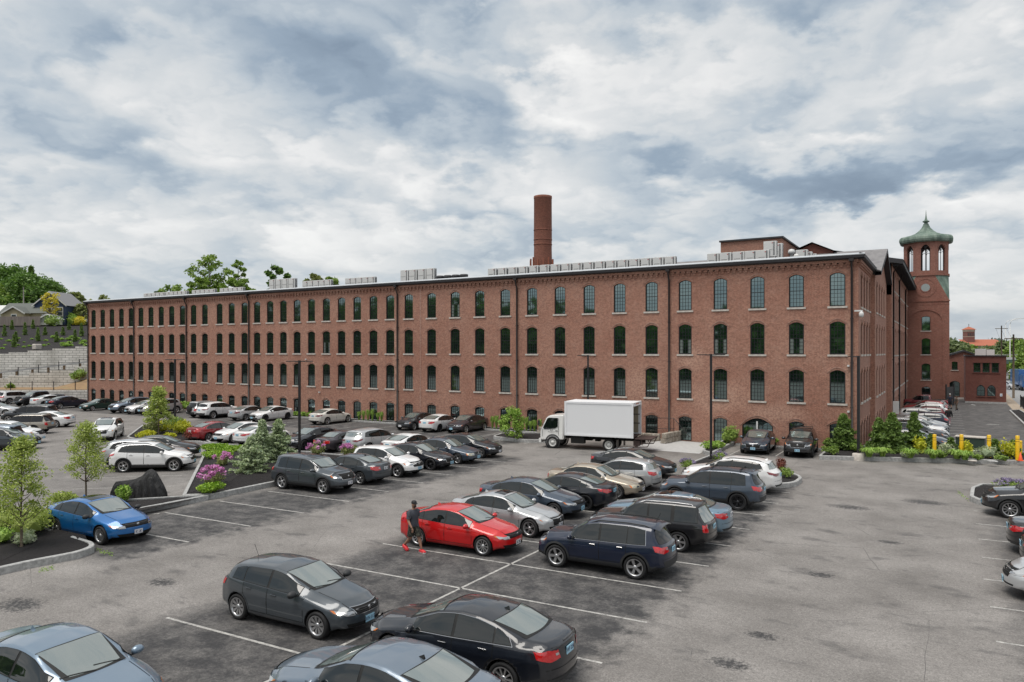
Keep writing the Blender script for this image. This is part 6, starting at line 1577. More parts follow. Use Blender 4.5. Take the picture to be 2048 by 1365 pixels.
        if arms:    # sleeves set over the shoulders
            for sg in LR:
                dx = arm[sg][0]; el2 = dx * .55 - .03; P_ = [(0, .10 * sg, 1.43), (0, .15 * sg, 1.428), (el2 * .05, .188 * sg, 1.395), (el2 * .35, .212 * sg, 1.32), (el2 * .72, .238 * sg, 1.215)]; rr_ = [.05, .072, .083, .079, .076]
                if arm_lo < 1.1: P_ += [(el2, .27 * sg, 1.14), (dx * .9 + .02, .275 * sg, 1.0), (dx * 1.2 + .09, .27 * sg, .92)]; rr_ += [.062, .052, .044]
                tube(bm, P_, rr_, 14, cap=True)
        for f in bm.faces: f.smooth = True
        return mesh(name, bm, MT[m], root, True)
    garment('dress' if dress else 'shirt', .90, 1.485, 1.20 if sleeves == 'short' else .90, top, .016, .014)
    if short: garment('shorts', .56, .955, 0, short, .022, .030, arms=False)
    elif legs != 'skin': garment('leggings', .12, .955, 0, legs, .010, 0, arms=False)
    for q in ('f', 'b'):     # shoes
        an = legsv[q][2]; tilt = 0 if q == 'f' else -.45
        bm = bmesh.new(); bmesh.ops.create_cube(bm, size=1); bmesh.ops.subdivide_edges(bm, edges=bm.edges[:], cuts=3, use_grid_fill=True)
        for v in bm.verts:
            x_, y_, z_ = v.co; r = 1 - .35 * max(0, x_) ; hh = .5 + (.5 if x_ < -.05 else .5 - .75 * (x_ + .05) * .9)
            v.co = Vector((x_ * .29 + .06, y_ * .105 * (1.0 if abs(x_) < .4 else .75), (z_ + .5) * .095 * hh * 1.15))
            if v.co.z < .022: v.co.z *= .5
        m = Matrix.Translation(Vector((an[0], an[1], an[2] - .10 + (0 if q == 'f' else -.0)))) @ Matrix.Rotation(-tilt, 4, 'Y')
        bmesh.ops.transform(bm, matrix=m, verts=bm.verts); zmin = min(v.co.z for v in bm.verts)
        for v in bm.verts: v.co.z -= zmin if q == 'f' else min(0, zmin) if zmin < 0 else zmin
        for f in bm.faces: f.smooth = True; f.material_index = 1 if f.calc_center_median().z < .025 and q == 'f' else 0
        mesh('shoe', bm, [MT[shoe], MT['sole_white']], root)
    pieces = []
    for (wr, sg) in hands:   # palm with five fingers
        hc = []; px, py_, pz = wr
        hc.append([(px, py_, pz, .024, .020), (px + .015, py_, pz - .05, .020, .036), (px + .02, py_, pz - .085, .016, .036)])
        o1 = skin_mesh('hand', hc, ['skin'], None, 1); pieces.append(o1)
        fing = []
        for i, (oy, ln) in enumerate(((-.030, .066), (-.010, .075), (.010, .070), (.028, .055))):
            o_ = skin_mesh('finger', [[(px + .02, py_ + oy, pz - .080, .0095), (px + .026, py_ + oy, pz - .085 - ln * .5, .0088), (px + .018 + .012, py_ + oy, pz - .085 - ln * .8, .008), (px + .012, py_ + oy, pz - .085 - ln, .007)]], ['skin'], None, 1); pieces.append(o_)
        pieces.append(skin_mesh('thumb', [[(px + .02, py_ - .01 * sg, pz - .03, .011), (px + .05, py_ - .012 * sg, pz - .06, .010), (px + .055, py_ - .012 * sg, pz - .09, .008)]], ['skin'], None, 1))
    # face: nose, eyes, ears, mouth / beard
    def blob(name, c_, r_, m, par=root):
        bm = bmesh.new(); bmesh.ops.create_uvsphere(bm, u_segments=12, v_segments=8, radius=1)
        for v in bm.verts: v.co = Vector((v.co.x * r_[0], v.co.y * r_[1], v.co.z * r_[2])) + Vector(c_)
        for f in bm.faces: f.smooth = True
        return mesh(name, bm, MT[m], par)
    pieces.append(blob('nose', (.125, 0, 1.635), (.020, .014, .022), 'skin', None))
    for sg in LR:
        pieces.append(blob('ear', (.025, .078 * sg, 1.64), (.018, .010, .028), 'skin', None)); pieces.append(blob('eye', (.108, .03 * sg, 1.662), (.008, .012, .007), 'cloth_black', None))
    pieces.append(blob('mouth', (.112, 0, 1.595), (.010, .022, .006), 'beard', None))
    join_into(body, pieces)
    if beard: blob('beard', (.068, 0, 1.583), (.058, .060, .040), 'beard')
    if cap:
        bm = bmesh.new(); lathe(bm, [(.100, 1.685), (.106, 1.71), (.098, 1.755), (.062, 1.79), (0, 1.80)], 18, (.028, 0, 0))
        for v in bm.verts: v.co.y *= .86
        for s_ in (0,):
            n = 8; va = []
            for i in range(n + 1): a = R(-60 + 120 * i / n); va.append((bm.verts.new((.028 + .098 * math.cos(a), .086 * math.sin(a), 1.698)), bm.verts.new((.028 + .098 * math.cos(a) + .085 * math.cos(a * .5), .078 * math.sin(a), 1.685))))
            for i in range(n): bm.faces.new((va[i][0], va[i][1], va[i + 1][1], va[i + 1][0]))
        mesh('cap', bm, MT[cap], root, True)
    else:
        blob('hair', (.012, 0, 1.685), (.10, .088, .085), hair)
        if long_hair: blob('long_hair', (-.06, 0, 1.56), (.05, .08, .15), hair)
    if dress:
        bm = bmesh.new(); lathe(bm, [(.15, 1.0), (.19, .75), (.24, .45), (.28, .28)], 18); mesh('skirt', bm, MT[top], root, True)
    return root
pm_ = at(828, 1104)
person((pm_.x - .02, pm_.y, 0), R(-12), 'bearded man in black cap, dark T-shirt, camouflage shorts and red shoes beside the red car', H=1.70, cap='cap_black', beard=True)
person((*at(1852 + 48, 819).xy, 0), R(120), 'person with a white cap and dark clothes standing by the dark gate', H=1.78, stride=.15, top='cloth_navy', short='cloth_black', shoe='cap_black', cap='cap_white', sleeves='short', group='people by the gate')
person((*at(1913, 822).xy, 0), R(200), 'person with long brown hair in a patterned outfit facing the white-capped one', H=1.68, stride=.15, top='cloth_dress', short=None, legs='cloth_dress', shoe='cap_black', hair='hair_brown', long_hair=True, group='people by the gate')
person((*at(1897, 853).xy, 0), R(85), 'person in a black long-sleeved top and pinkish leggings walking away along the cars', H=1.7, stride=.3, top='cloth_black', short=None, legs='leggings', shoe='cap_white', sleeves='long', hair='cap_black', group='people by the gate')
# ================================================================ plants
def leaf(bm, p, s, rng, up=0.0, elong=1.5, mi=0):
    a = Vector((rng.gauss(0, 1), rng.gauss(0, 1), rng.gauss(0, .7) + up)); a.normalize()
    b = a.cross(Vector((rng.gauss(0, 1), rng.gauss(0, 1), rng.gauss(0, 1)))); b.normalize(); a = a * s * elong * .5; b = b * s * .5
    f = bm.faces.new([bm.verts.new(p - a), bm.verts.new(p + b * .8), bm.verts.new(p + a), bm.verts.new(p - b * .8)]); f.material_index = mi
def cloud(bm, c, r, n, s, rng, shell=.55, up=0, mi=0, flat=1):
    "leaves through an ellipsoid, denser towards its skin"
    for _ in range(n):
        d = Vector((rng.gauss(0, 1), rng.gauss(0, 1), rng.gauss(0, 1))); d.normalize(); t = shell + (1 - shell) * rng.random() if rng.random() < .75 else rng.random()
        p = Vector((c[0] + d.x * r[0] * t, c[1] + d.y * r[1] * t, c[2] + d.z * r[2] * t))
        leaf(bm, p, s * rng.uniform(.6, 1.3), rng, up, mi=mi)
def tree_meshes(h, cr, clear, ncl, nl, ls, seed, shape='oval', trunk_r=.05, cl_r=.34, lean=0):
    rng = random.Random(seed); tb, cb = bmesh.new(), bmesh.new()
    pts = [Vector((lean * t * h + rng.uniform(-.02, .02) * h * t, rng.uniform(-.02, .02) * h * t, h * t)) for t in (0, .15, .3, .45, .6, .75, .9)]
    tube(tb, pts, [trunk_r * (1 - .13 * i) for i in range(7)], 8)
    for i in range(ncl):
        t = clear + (1 - clear) * ((i + .5) / ncl) ** .9; q = (t - clear) / (1 - clear)
        w = {'oval': math.sin(math.pi * min(.97, q * .82 + .16)) ** .7, 'cone': (1 - q) ** .8 * .95 + .08, 'round': math.sqrt(max(.05, 1 - (2 * q - 1) ** 2)), 'umbrella': .45 + .55 * q if q < .85 else .7, 'dome': math.sqrt(max(.06, 1 - q * q))}[shape]
        a = i * 2.4 + rng.uniform(-.5, .5); rr = cr * w * rng.uniform(.35, .95)
        c = Vector((rr * math.cos(a) + lean * t * h, rr * math.sin(a), h * t))
        z0 = max(clear * h * .75, c.z - rr * rng.uniform(.5, 1.1)); b0 = Vector((lean * z0, 0, z0))
        tube(tb, [b0, b0.lerp(c, .5) + Vector((0, 0, -.03 * h * rng.random())), c], [trunk_r * .42 * (1.1 - q * .6), trunk_r * .25, trunk_r * .09], 5, cap=False)
        r = cl_r * cr * rng.uniform(.7, 1.25)
        cloud(cb, c, (r, r, r * .72), nl, ls, rng, .35)
    return tb, cb
def tree(name, loc, args, leafm, label, group=None, rz=0, sc=1.0, cat='tree'):
    tb, cb = tree_meshes(**args); root = empty(name, loc, rz, label=label, cat=cat, group=group); root.scale = (sc, sc, sc)
    mesh('trunk', tb, MT['bark'], root); mesh('crown', cb, MT[leafm], root); return root
tree('young_tree', at(172, 997, .2), dict(h=3.3, cr=1.28, clear=.30, ncl=44, nl=130, ls=.062, seed=3, shape='cone', trunk_r=.045, cl_r=.30), 'leaf_young', 'young green tree with a thin trunk behind the blue sedan', 'young trees in the planted beds')
tree('young_tree', at(43, 1096, .2), dict(h=3.65, cr=1.25, clear=.26, ncl=46, nl=130, ls=.062, seed=8, shape='cone', trunk_r=.05, cl_r=.30), 'leaf_young', 'young green tree at the left edge over the kerbed corner bed', 'young trees in the planted beds')
tree('young_tree', at(317, 872, .2), dict(h=3.7, cr=1.30, clear=.28, ncl=34, nl=110, ls=.11, seed=5, shape='cone', trunk_r=.05, cl_r=.33), 'leaf_young', 'small green tree between the yellow shrubs and the far lamp post', 'young trees in the planted beds')
tree('young_tree', at(1027, 878, .2), dict(h=2.2, cr=.95, clear=.1, ncl=26, nl=80, ls=.12, seed=6, shape='oval', trunk_r=.035, cl_r=.4), 'leaf_grassy', 'low bushy green tree left of the box truck', 'young trees in the planted beds')
# spruces with drooping tiers
def spruce(loc, h, cr, seed, label, leafm='leaf_spruce', group='blue-green spruces in the large bed', dens=1.0, name='spruce', ls=.10):
    rng = random.Random(seed); tb, cb = bmesh.new(), bmesh.new(); tube(tb, [(0, 0, 0), (0, 0, h * .95)], [.06, .012], 7)
    n = int(130 * dens)
    for i in range(n):
        t = (i / n) ** 1.05; z = h * (.04 + .93 * t); L = cr * (1 - t) ** .8 * (.82 + .22 * math.sin(t * 19 + seed)) * rng.uniform(.6, 1.2) + .05; a = i * 2.4 + rng.uniform(-.3, .3)
        d = Vector((math.cos(a), math.sin(a), 0)); m = max(3, int(L / .10)); side_ = Vector((-d.y, d.x, 0))
        for k in range(m):
            q = (k + 1) / m; p = d * L * q + Vector((0, 0, z - .10 * math.sin(q * 2.2) * L + .05 * q))
            for sg in (-1, 0, 1):
                wlen = .16 * (1.2 - q * .6)
                for _ in range(int(3 * dens) + 1):
                    pp = p + side_ * sg * wlen * rng.random() + Vector((rng.uniform(-.04, .04), rng.uniform(-.04, .04), rng.uniform(-.03, .04)))
                    leaf(cb, pp, ls * rng.uniform(.6, 1.2), rng, .2, 1.9)
    root = empty(name, loc, 0, label=label, cat='conifer', group=group); mesh('trunk', tb, MT['bark'], root); mesh('crown', cb, MT[leafm], root); return root
spruce(at(502, 948, .3), 1.95, 1.3, 1, 'front blue-green spruce of the three, widest and lowest', dens=1.1)
spruce(at(524, 930, .3), 2.6, .95, 2, 'middle blue-green spruce with the thin pointed top')
spruce(at(557, 926, .3), 2.55, 1.2, 4, 'right blue-green spruce, nearest the lamp post')
# shrubs
def shrub(loc, r, leafm, label, h=None, n=420, ls=.07, seed=0, name='shrub', cat='shrub', group=None, shell=.6, up=.2, flowers=None, lumps=6):
    rng = random.Random(seed or int(abs(loc[0] * 37 + loc[1] * 11) * 10)); bm = bmesh.new(); h = h or r * .9
    for i in range(lumps):
        a = rng.uniform(0, 6.28); q = rng.uniform(0, .55) * r; c = (q * math.cos(a), q * math.sin(a), h * rng.uniform(.4, .62)); rr = r * rng.uniform(.5, .72)
        cloud(bm, c, (rr, rr, h * rng.uniform(.36, .5)), n // lumps, ls, rng, shell, up)
    core = bmesh.ops.create_icosphere(bm, subdivisions=1, radius=1); 
    for v in core['verts']: v.co = Vector((v.co.x * r * .55, v.co.y * r * .55, h * .42 + v.co.z * h * .36))
    o = mesh(name, bm, MT[leafm]); o.location = loc; tag(o, label, cat, group)
    if flowers:
        fb = bmesh.new(); m, cnt, fr_ = flowers
        for i in range(cnt):
            a = rng.uniform(0, 6.28); e = rng.uniform(.15, 1.3); p = Vector((r * .92 * math.cos(a) * math.cos(e), r * .92 * math.sin(a) * math.cos(e), h * .5 + h * .55 * math.sin(e)))
            for _ in range(26):
                d = Vector((rng.gauss(0, 1), rng.gauss(0, 1), rng.gauss(0, 1))).normalized(); leaf(fb, p + d * fr_, fr_ * .95, rng)
        mesh('blossoms', fb, MT[m], o)
    return o
RH = 'rhododendrons in the large bed'
shrub(at(424, 972, .3), .75, 'leaf_olive', 'largest pink rhododendron at the front of the large bed', h=.85, flowers=('petal_pink', 19, .115), group=RH)
shrub(at(444, 934, .3), .55, 'leaf_olive', 'smaller pink rhododendron left of the spruces', h=.75, flowers=('petal_pink', 8, .105), group=RH)
shrub(at(633, 913, .3), .62, 'leaf_olive', 'greenish rhododendron with few pink flowers right of the lamp post', h=.9, flowers=('petal_pink', 7, .10), group=RH)
shrub(at(694, 913, .3), .45, 'leaf_olive', 'bright pink rhododendron behind the grey sport utility car', h=.7, flowers=('petal_pink', 10, .10), group=RH)
shrub(at(707, 908, .3), .35, 'leaf_olive', 'small olive bush touching the white crossover\'s roof line', h=.6)
for i, (px, py, r, lb) in enumerate(((432, 915, 1.15, 'near left creeping juniper'), (425, 900, 1.0, 'far left creeping juniper'), (462, 905, 1.1, 'creeping juniper in the middle'), (485, 902, .9, 'right creeping juniper by the spruces'), (419, 984, .6, 'small creeping juniper below the large rhododendron'))):
    shrub(at(px, py, .3), r, 'leaf_juniper', lb + ' in the large bed', h=.42, n=1500, ls=.10, lumps=9, group='creeping junipers', cat='juniper', name='juniper', up=.5)
SH = [(55, 1075, .9, 'leaf_young', 1.0, 'green leafy shrub left behind the young tree'), (5, 1062, 1.0, 'leaf_young', .9, 'green shrub at the left edge of the corner bed'), (74, 1063, .75, 'leaf_young', .95, 'green shrub touching the tail of the blue sedan'),
      (52, 1090, .5, 'leaf_variegated', .5, 'pale variegated shrub at the foot of the young tree'), (5, 1088, .55, 'leaf_grassy', .6, 'grass-green shrub at the left edge'), (122, 1010, .5, 'leaf_young', .6, 'yellowish rose bush left of the young tree trunk'),
      (140, 1006, .42, 'leaf_young', .5, 'small rose bush at the trunk of the young tree'), (243, 1003, .40, 'leaf_grassy', .75, 'lone yellow-flowering rose bush behind the blue sedan'), (105, 1030, .4, 'leaf_olive', .4, 'thin low bush left of the blue sedan'),
      (306, 868, .95, 'leaf_olive', 1.15, 'reddish olive shrub under the small tree'), (324, 866, .75, 'leaf_lime', .95, 'bright yellow shrub right of the small tree trunk'), (290, 878, .75, 'leaf_lime', .65, 'bright yellow shrub left of the small tree trunk'),
      (340, 878, .6, 'leaf_lime', .5, 'low yellow shrub in front of the small tree'), (347, 860, 1.1, 'leaf_mid', 1.1, 'dark green shrub at the foot of the far lamp post'), (364, 868, 1.0, 'leaf_lime', 1.15, 'roundest bright yellow shrub left of the dark red sedan'), (380, 879, .6, 'leaf_red', .7, 'reddish brown shrub beside the dark red sedan')]
for px, py, r, m, h, lb in SH: shrub(at(px, py, .2), r, m, lb, h=h, n=900 if r > .6 else 500, ls=.075 if px < 200 else .11, up=.3)
# small island and right beds
shrub(at(1440, 925, .25), .5, 'leaf_mid', 'lavender-tipped shrub at the foot of the lamp post in the small island', h=.6, flowers=('petal_lavender', 20, .05)); shrub(at(1375, 938, .25), .5, 'leaf_mid', 'lavender shrub left of the lamp post in the small island', h=.55, flowers=('petal_lavender', 26, .05))
shrub(at(1573, 955, .25), .5, 'leaf_mid', 'green shrub beside the white crossover in the small island', h=.55); shrub(at(1562, 944, .25), .38, 'leaf_red', 'reddish shrub behind the white crossover in the small island', h=.8)
shrub(at(2022, 978, .25), .75, 'leaf_mid', 'lavender bush behind the black sport utility car at the right edge', h=.45, flowers=('petal_lavender', 60, .05))
# grasses: arching blades
def grass_clump(loc, r, n, leafm, label, h=.5, name='grass_clump', cat='ornamental grass', group=None, seed=0, wd=.03):
    rng = random.Random(seed or int(abs(loc[0] * 31 + loc[1] * 17) * 10)); bm = bmesh.new()
    for _ in range(n):
        a = rng.uniform(0, 6.28); L = r * rng.uniform(.5, 1.1); hh = h * rng.uniform(.7, 1.15); d = Vector((math.cos(a), math.sin(a), 0)); s_ = Vector((-d.y, d.x, 0)) * wd * .5
        b = Vector((rng.uniform(-.12, .12), rng.uniform(-.12, .12), 0)) * r * 1.6; P_ = [b, b + d * L * .35 + Vector((0, 0, hh * .75)), b + d * L * .7 + Vector((0, 0, hh)), b + d * L + Vector((0, 0, hh * .72))]
        vs = [(bm.verts.new(p - s_ * w_), bm.verts.new(p + s_ * w_)) for p, w_ in zip(P_, (1, 1, .8, .15))]
        for u, v in zip(vs, vs[1:]): bm.faces.new((u[0], u[1], v[1], v[0]))
    o = mesh(name, bm, MT[leafm]); o.location = loc; return tag(o, label, cat, group)
G1 = 'upright grasses along the foot of the mill'
px_ = [718, 727, 736, 745, 756, 763]
g0 = grass_clump((0, 0, .1), .25, 90, 'leaf_grassy', 'upright green grass tuft in the narrow bed at the foot of the mill', h=.95, group=G1, wd=.035)
def facade_pt(px, Y): r = ray(px); return (Y / r[1] * r[0], Y, .1)
PX = [718, 727, 736, 745, 756, 763, 985, 993, 1001, 1009, 1045, 1053, 1061, 1069, 1080]
for i, px in enumerate(PX):
    o = g0 if i == 0 else dup(g0); o.location = facade_pt(px, 53.5); o.rotation_euler = (0, 0, i * 1.7); o.scale = (1, 1, .8 + .1 * (i % 4)); o['label'] = '%s upright grass tuft from the left, %s' % (ORD[i if i < 6 else i - 6], 'between white and grey sedans' if i < 6 else 'left of the box truck')
for i, px in enumerate((592, 600, 607, 617)): shrub(facade_pt(px, 53.5), .42, 'leaf_grassy', '%s leafy yellow-green plant from the left beside the mill doorway' % ORD[i], h=.5, n=260, ls=.12, group='leafy plants by the mill doorway')
for i, (px, Y) in enumerate(((360, 52), (372, 52.5))): shrub(facade_pt(px, Y), 1.0, 'leaf_grassy', '%s patch of tall green growth at the mill wall near the silver cars' % ('left', 'right')[i], h=1.1, n=400, ls=.16)
for i, (px, py, r, m, h, lb) in enumerate(((1420, 899, .7, 'leaf_grassy', .6, 'yellow-green hosta at the lamp post end of the planter'), (1440, 897, .5, 'leaf_grassy', .5, 'second yellow-green hosta in the entrance planter'), (1452, 888, .6, 'leaf_mid', 1.15, 'tall feathery green plant left in the entrance planter'), (1466, 885, .6, 'leaf_mid', 1.3, 'tall feathery green plant right in the entrance planter'),
                                       (1612, 887, .4, 'leaf_mid', .5, 'small green plant behind the black sport utility car'), (1636, 886, .5, 'leaf_mid', .6, 'green tuft between black car and kerbed bed'), (1548, 888, .4, 'leaf_grassy', .5, 'small yellow-green plant between the two nose-out cars'))):
    shrub(at(px, py, .2), r, m, lb, h=h, n=360, ls=.12)
# right-hand planted bed
def zbed(px): return .28
spruce(at(1687, 899, .25), 2.35, 1.1, 11, 'large bushy green conifer left of the lamp post in the right bed', 'leaf_conifer', 'conifers in the right bed', 1.5, 'conifer', .13)
spruce(at(1758, 900, .25), 2.1, .9, 12, 'dark conifer partly behind the large pointed one', 'leaf_conifer', 'conifers in the right bed', 1.2, 'conifer', .13)
spruce(at(1784, 905, .25), 2.55, 1.2, 13, 'large pointed dark conifer in the right bed', 'leaf_conifer', 'conifers in the right bed', 1.6, 'conifer', .13)
spruce(at(1828, 900, .25), 2.5, .85, 14, 'looser dark conifer in front of the parked row', 'leaf_conifer', 'conifers in the right bed', 1.1, 'conifer', .13)
spruce(at(1862, 904, .25), 1.1, .5, 15, 'small dark conifer left of the first yellow bollard', 'leaf_conifer', 'conifers in the right bed', .6, 'conifer', .12)
spruce(at(1902, 908, .25), 1.0, .42, 16, 'small dark conifer right of the first yellow bollard', 'leaf_conifer', 'conifers in the right bed', .6, 'conifer', .12)
spruce(at(1990, 912, .25), 1.0, .42, 17, 'small dark conifer beside the short yellow post', 'leaf_conifer', 'conifers in the right bed', .6, 'conifer', .12)
spruce(at(2028, 914, .25), 1.0, .4, 18, 'small dark conifer left of the last yellow bollard', 'leaf_conifer', 'conifers in the right bed', .6, 'conifer', .12)
for i, (px, py, r, m, h, lb) in enumerate(((1660, 908, .55, 'leaf_mid', .55, 'low green shrub at the left corner of the right bed'), (1712, 903, .45, 'leaf_mid', .5, 'small shrub behind the lamp post foot'), (1839, 908, .5, 'leaf_lime', 1.15, 'upright bright yellow shrub in front of the loose conifer'), (1935, 912, .5, 'leaf_lime', .95, 'bright yellow shrub at the second tall bollard'),
      (2018, 916, .55, 'leaf_lime', 1.1, 'bright yellow shrub left of the last tall bollard'), (1975, 917, .8, 'leaf_variegated', .75, 'wide cream-edged shrub in front of the third bollard'), (1892, 910, .5, 'leaf_variegated', .7, 'cream-edged shrub right of the first bollard'), (1880, 916, .4, 'leaf_mid', .4, 'low grey-green shrub in front of the short yellow post'), (2002, 921, .35, 'leaf_mid', .3, 'low dark green shrub right of the cream-edged one'), (1810, 915, .4, 'leaf_variegated', .35, 'pale low flowering shrub left of the yellow shrub'), (1956, 920, .3, 'leaf_mid', .3, 'tiny green shrub beside a pale stone'), (1655, 893, .4, 'leaf_mid', .6, 'small upright shrub beside the large bushy conifer'))):
    shrub(at(px, py, .28), r, m, lb, h=h, n=520, ls=.10, up=.4)
for i, (px, py) in enumerate(((1738, 914), (1765, 913), (1820, 916), (1866, 917), (1914, 918), (1930, 920))):
    grass_clump(at(px, py, .28), .62, 150, 'leaf_grassy', '%s arching bright green grass clump from the left in the right bed' % ORD[i], h=.5, group='arching grasses in the right bed', wd=.045)
for i, (px, py, r) in enumerate(((1945, 922, .16), (1984, 923, .2))):
    rng = random.Random(i); bm = bmesh.new(); bmesh.ops.create_icosphere(bm, subdivisions=2, radius=1)
    for v in bm.verts: v.co = Vector((v.co.x * r * 1.5, v.co.y * r, v.co.z * r * .35)) * rng.uniform(.93, 1.07)
    o = mesh('stone', bm, MT['granite' if i else 'sill_stone']); o.location = at(px, py, .3); tag(o, '%s pale stone lying near the front kerb of the right bed' % ('left', 'right')[i], 'stone', 'stones in the right bed')

# ================================================================ street furniture
def lamp(px, py, top, label, heads=2, rot=0, base_h=.0):
    p = at(px, py, base_h); root = empty('street_lamp', p, rot, label=label, cat='lamp post', group='lamp posts in the car park')
    bm = bmesh.new(); box(bm, (0, 0, (top - base_h) / 2), (.13, .13, top - base_h)); box(bm, (0, 0, .03), (.30, .30, .06)); mesh('post', bm, MT['black_metal'], root)
    if heads:
        for s_ in ((-1, 1) if heads == 2 else (-1,)):
            bm = bmesh.new(); box(bm, (s_ * .20, 0, top - base_h - .06), (.3, .06, .06)); box(bm, (s_ * .56, 0, top - base_h - .05), (.55, .30, .055)); bmesh.ops.bevel(bm, geom=bm.edges[:], offset=.01, segments=1, affect='EDGES')
            mesh('lamp_head', bm, MT['black_metal'], root)
    return root
LA = math.radians(8)
lamp(599, 908, 6.2, 'black twin-headed lamp post rising from the large planted bed', 2, R(25), .25)
lamp(1422, 917, 6.62, 'black twin-headed lamp post in the small island in front of the entrance', 2, R(25), .25)
lamp(350, 855, 6.1, 'black twin-headed lamp post at the small island with yellow shrubs', 2, R(25), .15)
o = lamp(1717, 912, 6.5, 'black single-headed lamp post at the corner of the mill in the right bed', 1, R(60), .25)
lamp(1176, 876, 6.5, 'black single-headed lamp post standing behind the box truck', 1, R(25), .1)
bm = bmesh.new(); lathe(bm, [(.36, -.3), (.36, .14), (.33, .17), (0, .17)], 18); o = mesh('lamp_footing', bm, MT['sill_stone']); o.location = at(1717, 913, .25); tag(o, 'round concrete footing of the single lamp post in the right bed', 'lamp footing')
mat('bollard_yellow', (.85, .52, .01), .4, coat=.4)
def bollard(px, py, h, r, label, base=.25):
    bm = bmesh.new(); lathe(bm, [(r, 0), (r, h - .04), (r * .9, h - .012), (r * .6, h), (0, h)], 20); o = mesh('bollard', bm, MT['bollard_yellow']); o.location = at(px, py, base)
    bm = bmesh.new()
    for z in (h - .22, h - .36) if h > 1 else (h - .14,): lathe(bm, [(r + .001, z), (r + .004, z + .002), (r + .004, z + .02), (r + .001, z + .022)], 20)
    mesh('band', bm, MT['under'], o); return tag(o, label, 'bollard', 'yellow bollards at the right bed')
bollard(1869, 911, 1.32, .11, 'tall yellow bollard, first from the left'); bollard(1923, 913, 1.36, .11, 'tall yellow bollard, second from the left, in front of the green box')
bollard(1978, 916, 1.4, .11, 'tall yellow bollard, third from the left, by the cream-edged shrub'); bollard(2035, 921, 1.48, .11, 'tall yellow bollard, last at the right by the traffic cone')
bollard(1892, 905, .62, .11, 'short yellow post between first and second tall bollards'); bollard(1988, 907, .62, .11, 'short yellow post right of the third tall bollard'); bollard(2041, 912, .95, .10, 'lower yellow post just behind the last tall bollard')
mat('cone_orange', (.80, .10, .02), .5); bm = bmesh.new(); lathe(bm, [(.12, .03), (.02, .5), (0, .5)], 14); box(bm, (0, 0, .015), (.3, .3, .03)); o = mesh('traffic_cone', bm, MT['cone_orange']); o.location = at(2041, 922, .28)
bm = bmesh.new(); lathe(bm, [(.087, .18), (.062, .30)], 14); mesh('band', bm, MT['sole_white'], o); tag(o, 'small orange traffic cone beside the last yellow bollard', 'traffic cone')
mat('transformer_green', (.035, .06, .045), .5)
a, b = at(1913, 897, 0), at(1970, 901, 0); c_ = (a + b) / 2; bm = bmesh.new(); L_ = (b - a).length; ang = math.atan2(b.y - a.y, b.x - a.x)
box(bm, (0, 0, .42), (L_, .9, .84)); root = mesh('utility_box', bm, MT['transformer_green']); root.location = c_; root.rotation_euler = (0, 0, ang); tag(root, 'low dark green utility box with a pale lid behind the bollards', 'utility box')
bm = bmesh.new(); box(bm, (0, 0, .87), (L_ + .12, 1.02, .06)); mesh('lid', bm, MT['sill_stone'], root)
# meters and pipes by the tall wing
bm = bmesh.new(); root = empty('gas_meter', (-3.75, 71.5, 0), 0, label='grey meter cabinet and pipes standing at the wall of the tall wing', cat='meter')
box(bm, (0, 0, 1.9), (.45, .35, 1.1)); mesh('cabinet', bm, MT['white_metal'], root)
for k in range(4):
    bm = bmesh.new(); tube(bm, [(-.25 + .16 * k, -.1, 0), (-.25 + .16 * k, -.1, 1.3 + .15 * (k % 2))], .035, 6); mesh('pipe', bm, MT['white_metal'], root)
# stone sills / small markers along the foot of the wing
for k in range(12):
    pass
# dark gate and fence beyond the parked row
bm = bmesh.new(); root = empty('gate', (*at(1900, 812).xy, 0), R(70), label='tall black metal gate between the stair tower and the alley', cat='gate')
box(bm, (0, 0, 1.2), (2.2, .06, 2.3)); mesh('gate_leaf', bm, MT['black_metal'], root)
for s_ in LR: bm = bmesh.new(); box(bm, (s_ * 1.2, 0, 1.35), (.14, .14, 2.7)); mesh('post', bm, MT['black_metal'], root)
a, b = at(2041, 815), at(2140, 870); root = empty('fence', (a.x, a.y, 0), math.atan2(b.y - a.y, b.x - a.x), label='black metal fence beside the pavement at the right edge', cat='fence'); L_ = (b - a).length
bm = bmesh.new()
for z in (.2, 1.25): box(bm, (L_ / 2, 0, z), (L_, .04, .05))
for k in range(int(L_ / .14)): box(bm, (k * .14, 0, .75), (.022, .022, 1.25))
mesh('railing', bm, MT['black_metal'], root)
for k in range(0, int(L_), 3): bm = bmesh.new(); box(bm, (k, 0, .75), (.08, .08, 1.5)); mesh('post', bm, MT['black_metal'], root)
# entrance: low stone walls and hand rails
nmat('rough_stone', lambda nt, v: (ramp(nt, noise(nt, v, 3.5, 8, .7), [(.3, (.16, .13, .10)), (.55, (.36, .32, .27)), (.75, (.55, .52, .47))]), noise(nt, v, 6, 6), .8, .06), rough=.95)
def stone_wall(a, b, h, w, label):
    a, b = Vector(a), Vector(b); L_ = (b - a).length; n = max(2, int(L_ / .55)); bm = bmesh.new(); rng = random.Random(int(L_ * 100))
    for k in range(n):
        for j in range(max(1, int(h / .28))):
            box(bm, ((k + .5) * L_ / n + (j % 2) * .1, rng.uniform(-.03, .03), (j + .5) * h / max(1, int(h / .28))), (L_ / n * .96, w * rng.uniform(.9, 1.05), h / max(1, int(h / .28)) * .96))
    bmesh.ops.bevel(bm, geom=bm.edges[:], offset=.03, segments=1, affect='EDGES')
    o = mesh('stone_wall', bm, MT['rough_stone']); o.location = (a.x, a.y, 0); o.rotation_euler = (0, 0, math.atan2(b.y - a.y, b.x - a.x)); return tag(o, label, 'stone wall')
stone_wall(at(1326, 888).xy, at(1368, 879).xy, .75, .4, 'rough stone wall beside the sunken steps left of the entrance')
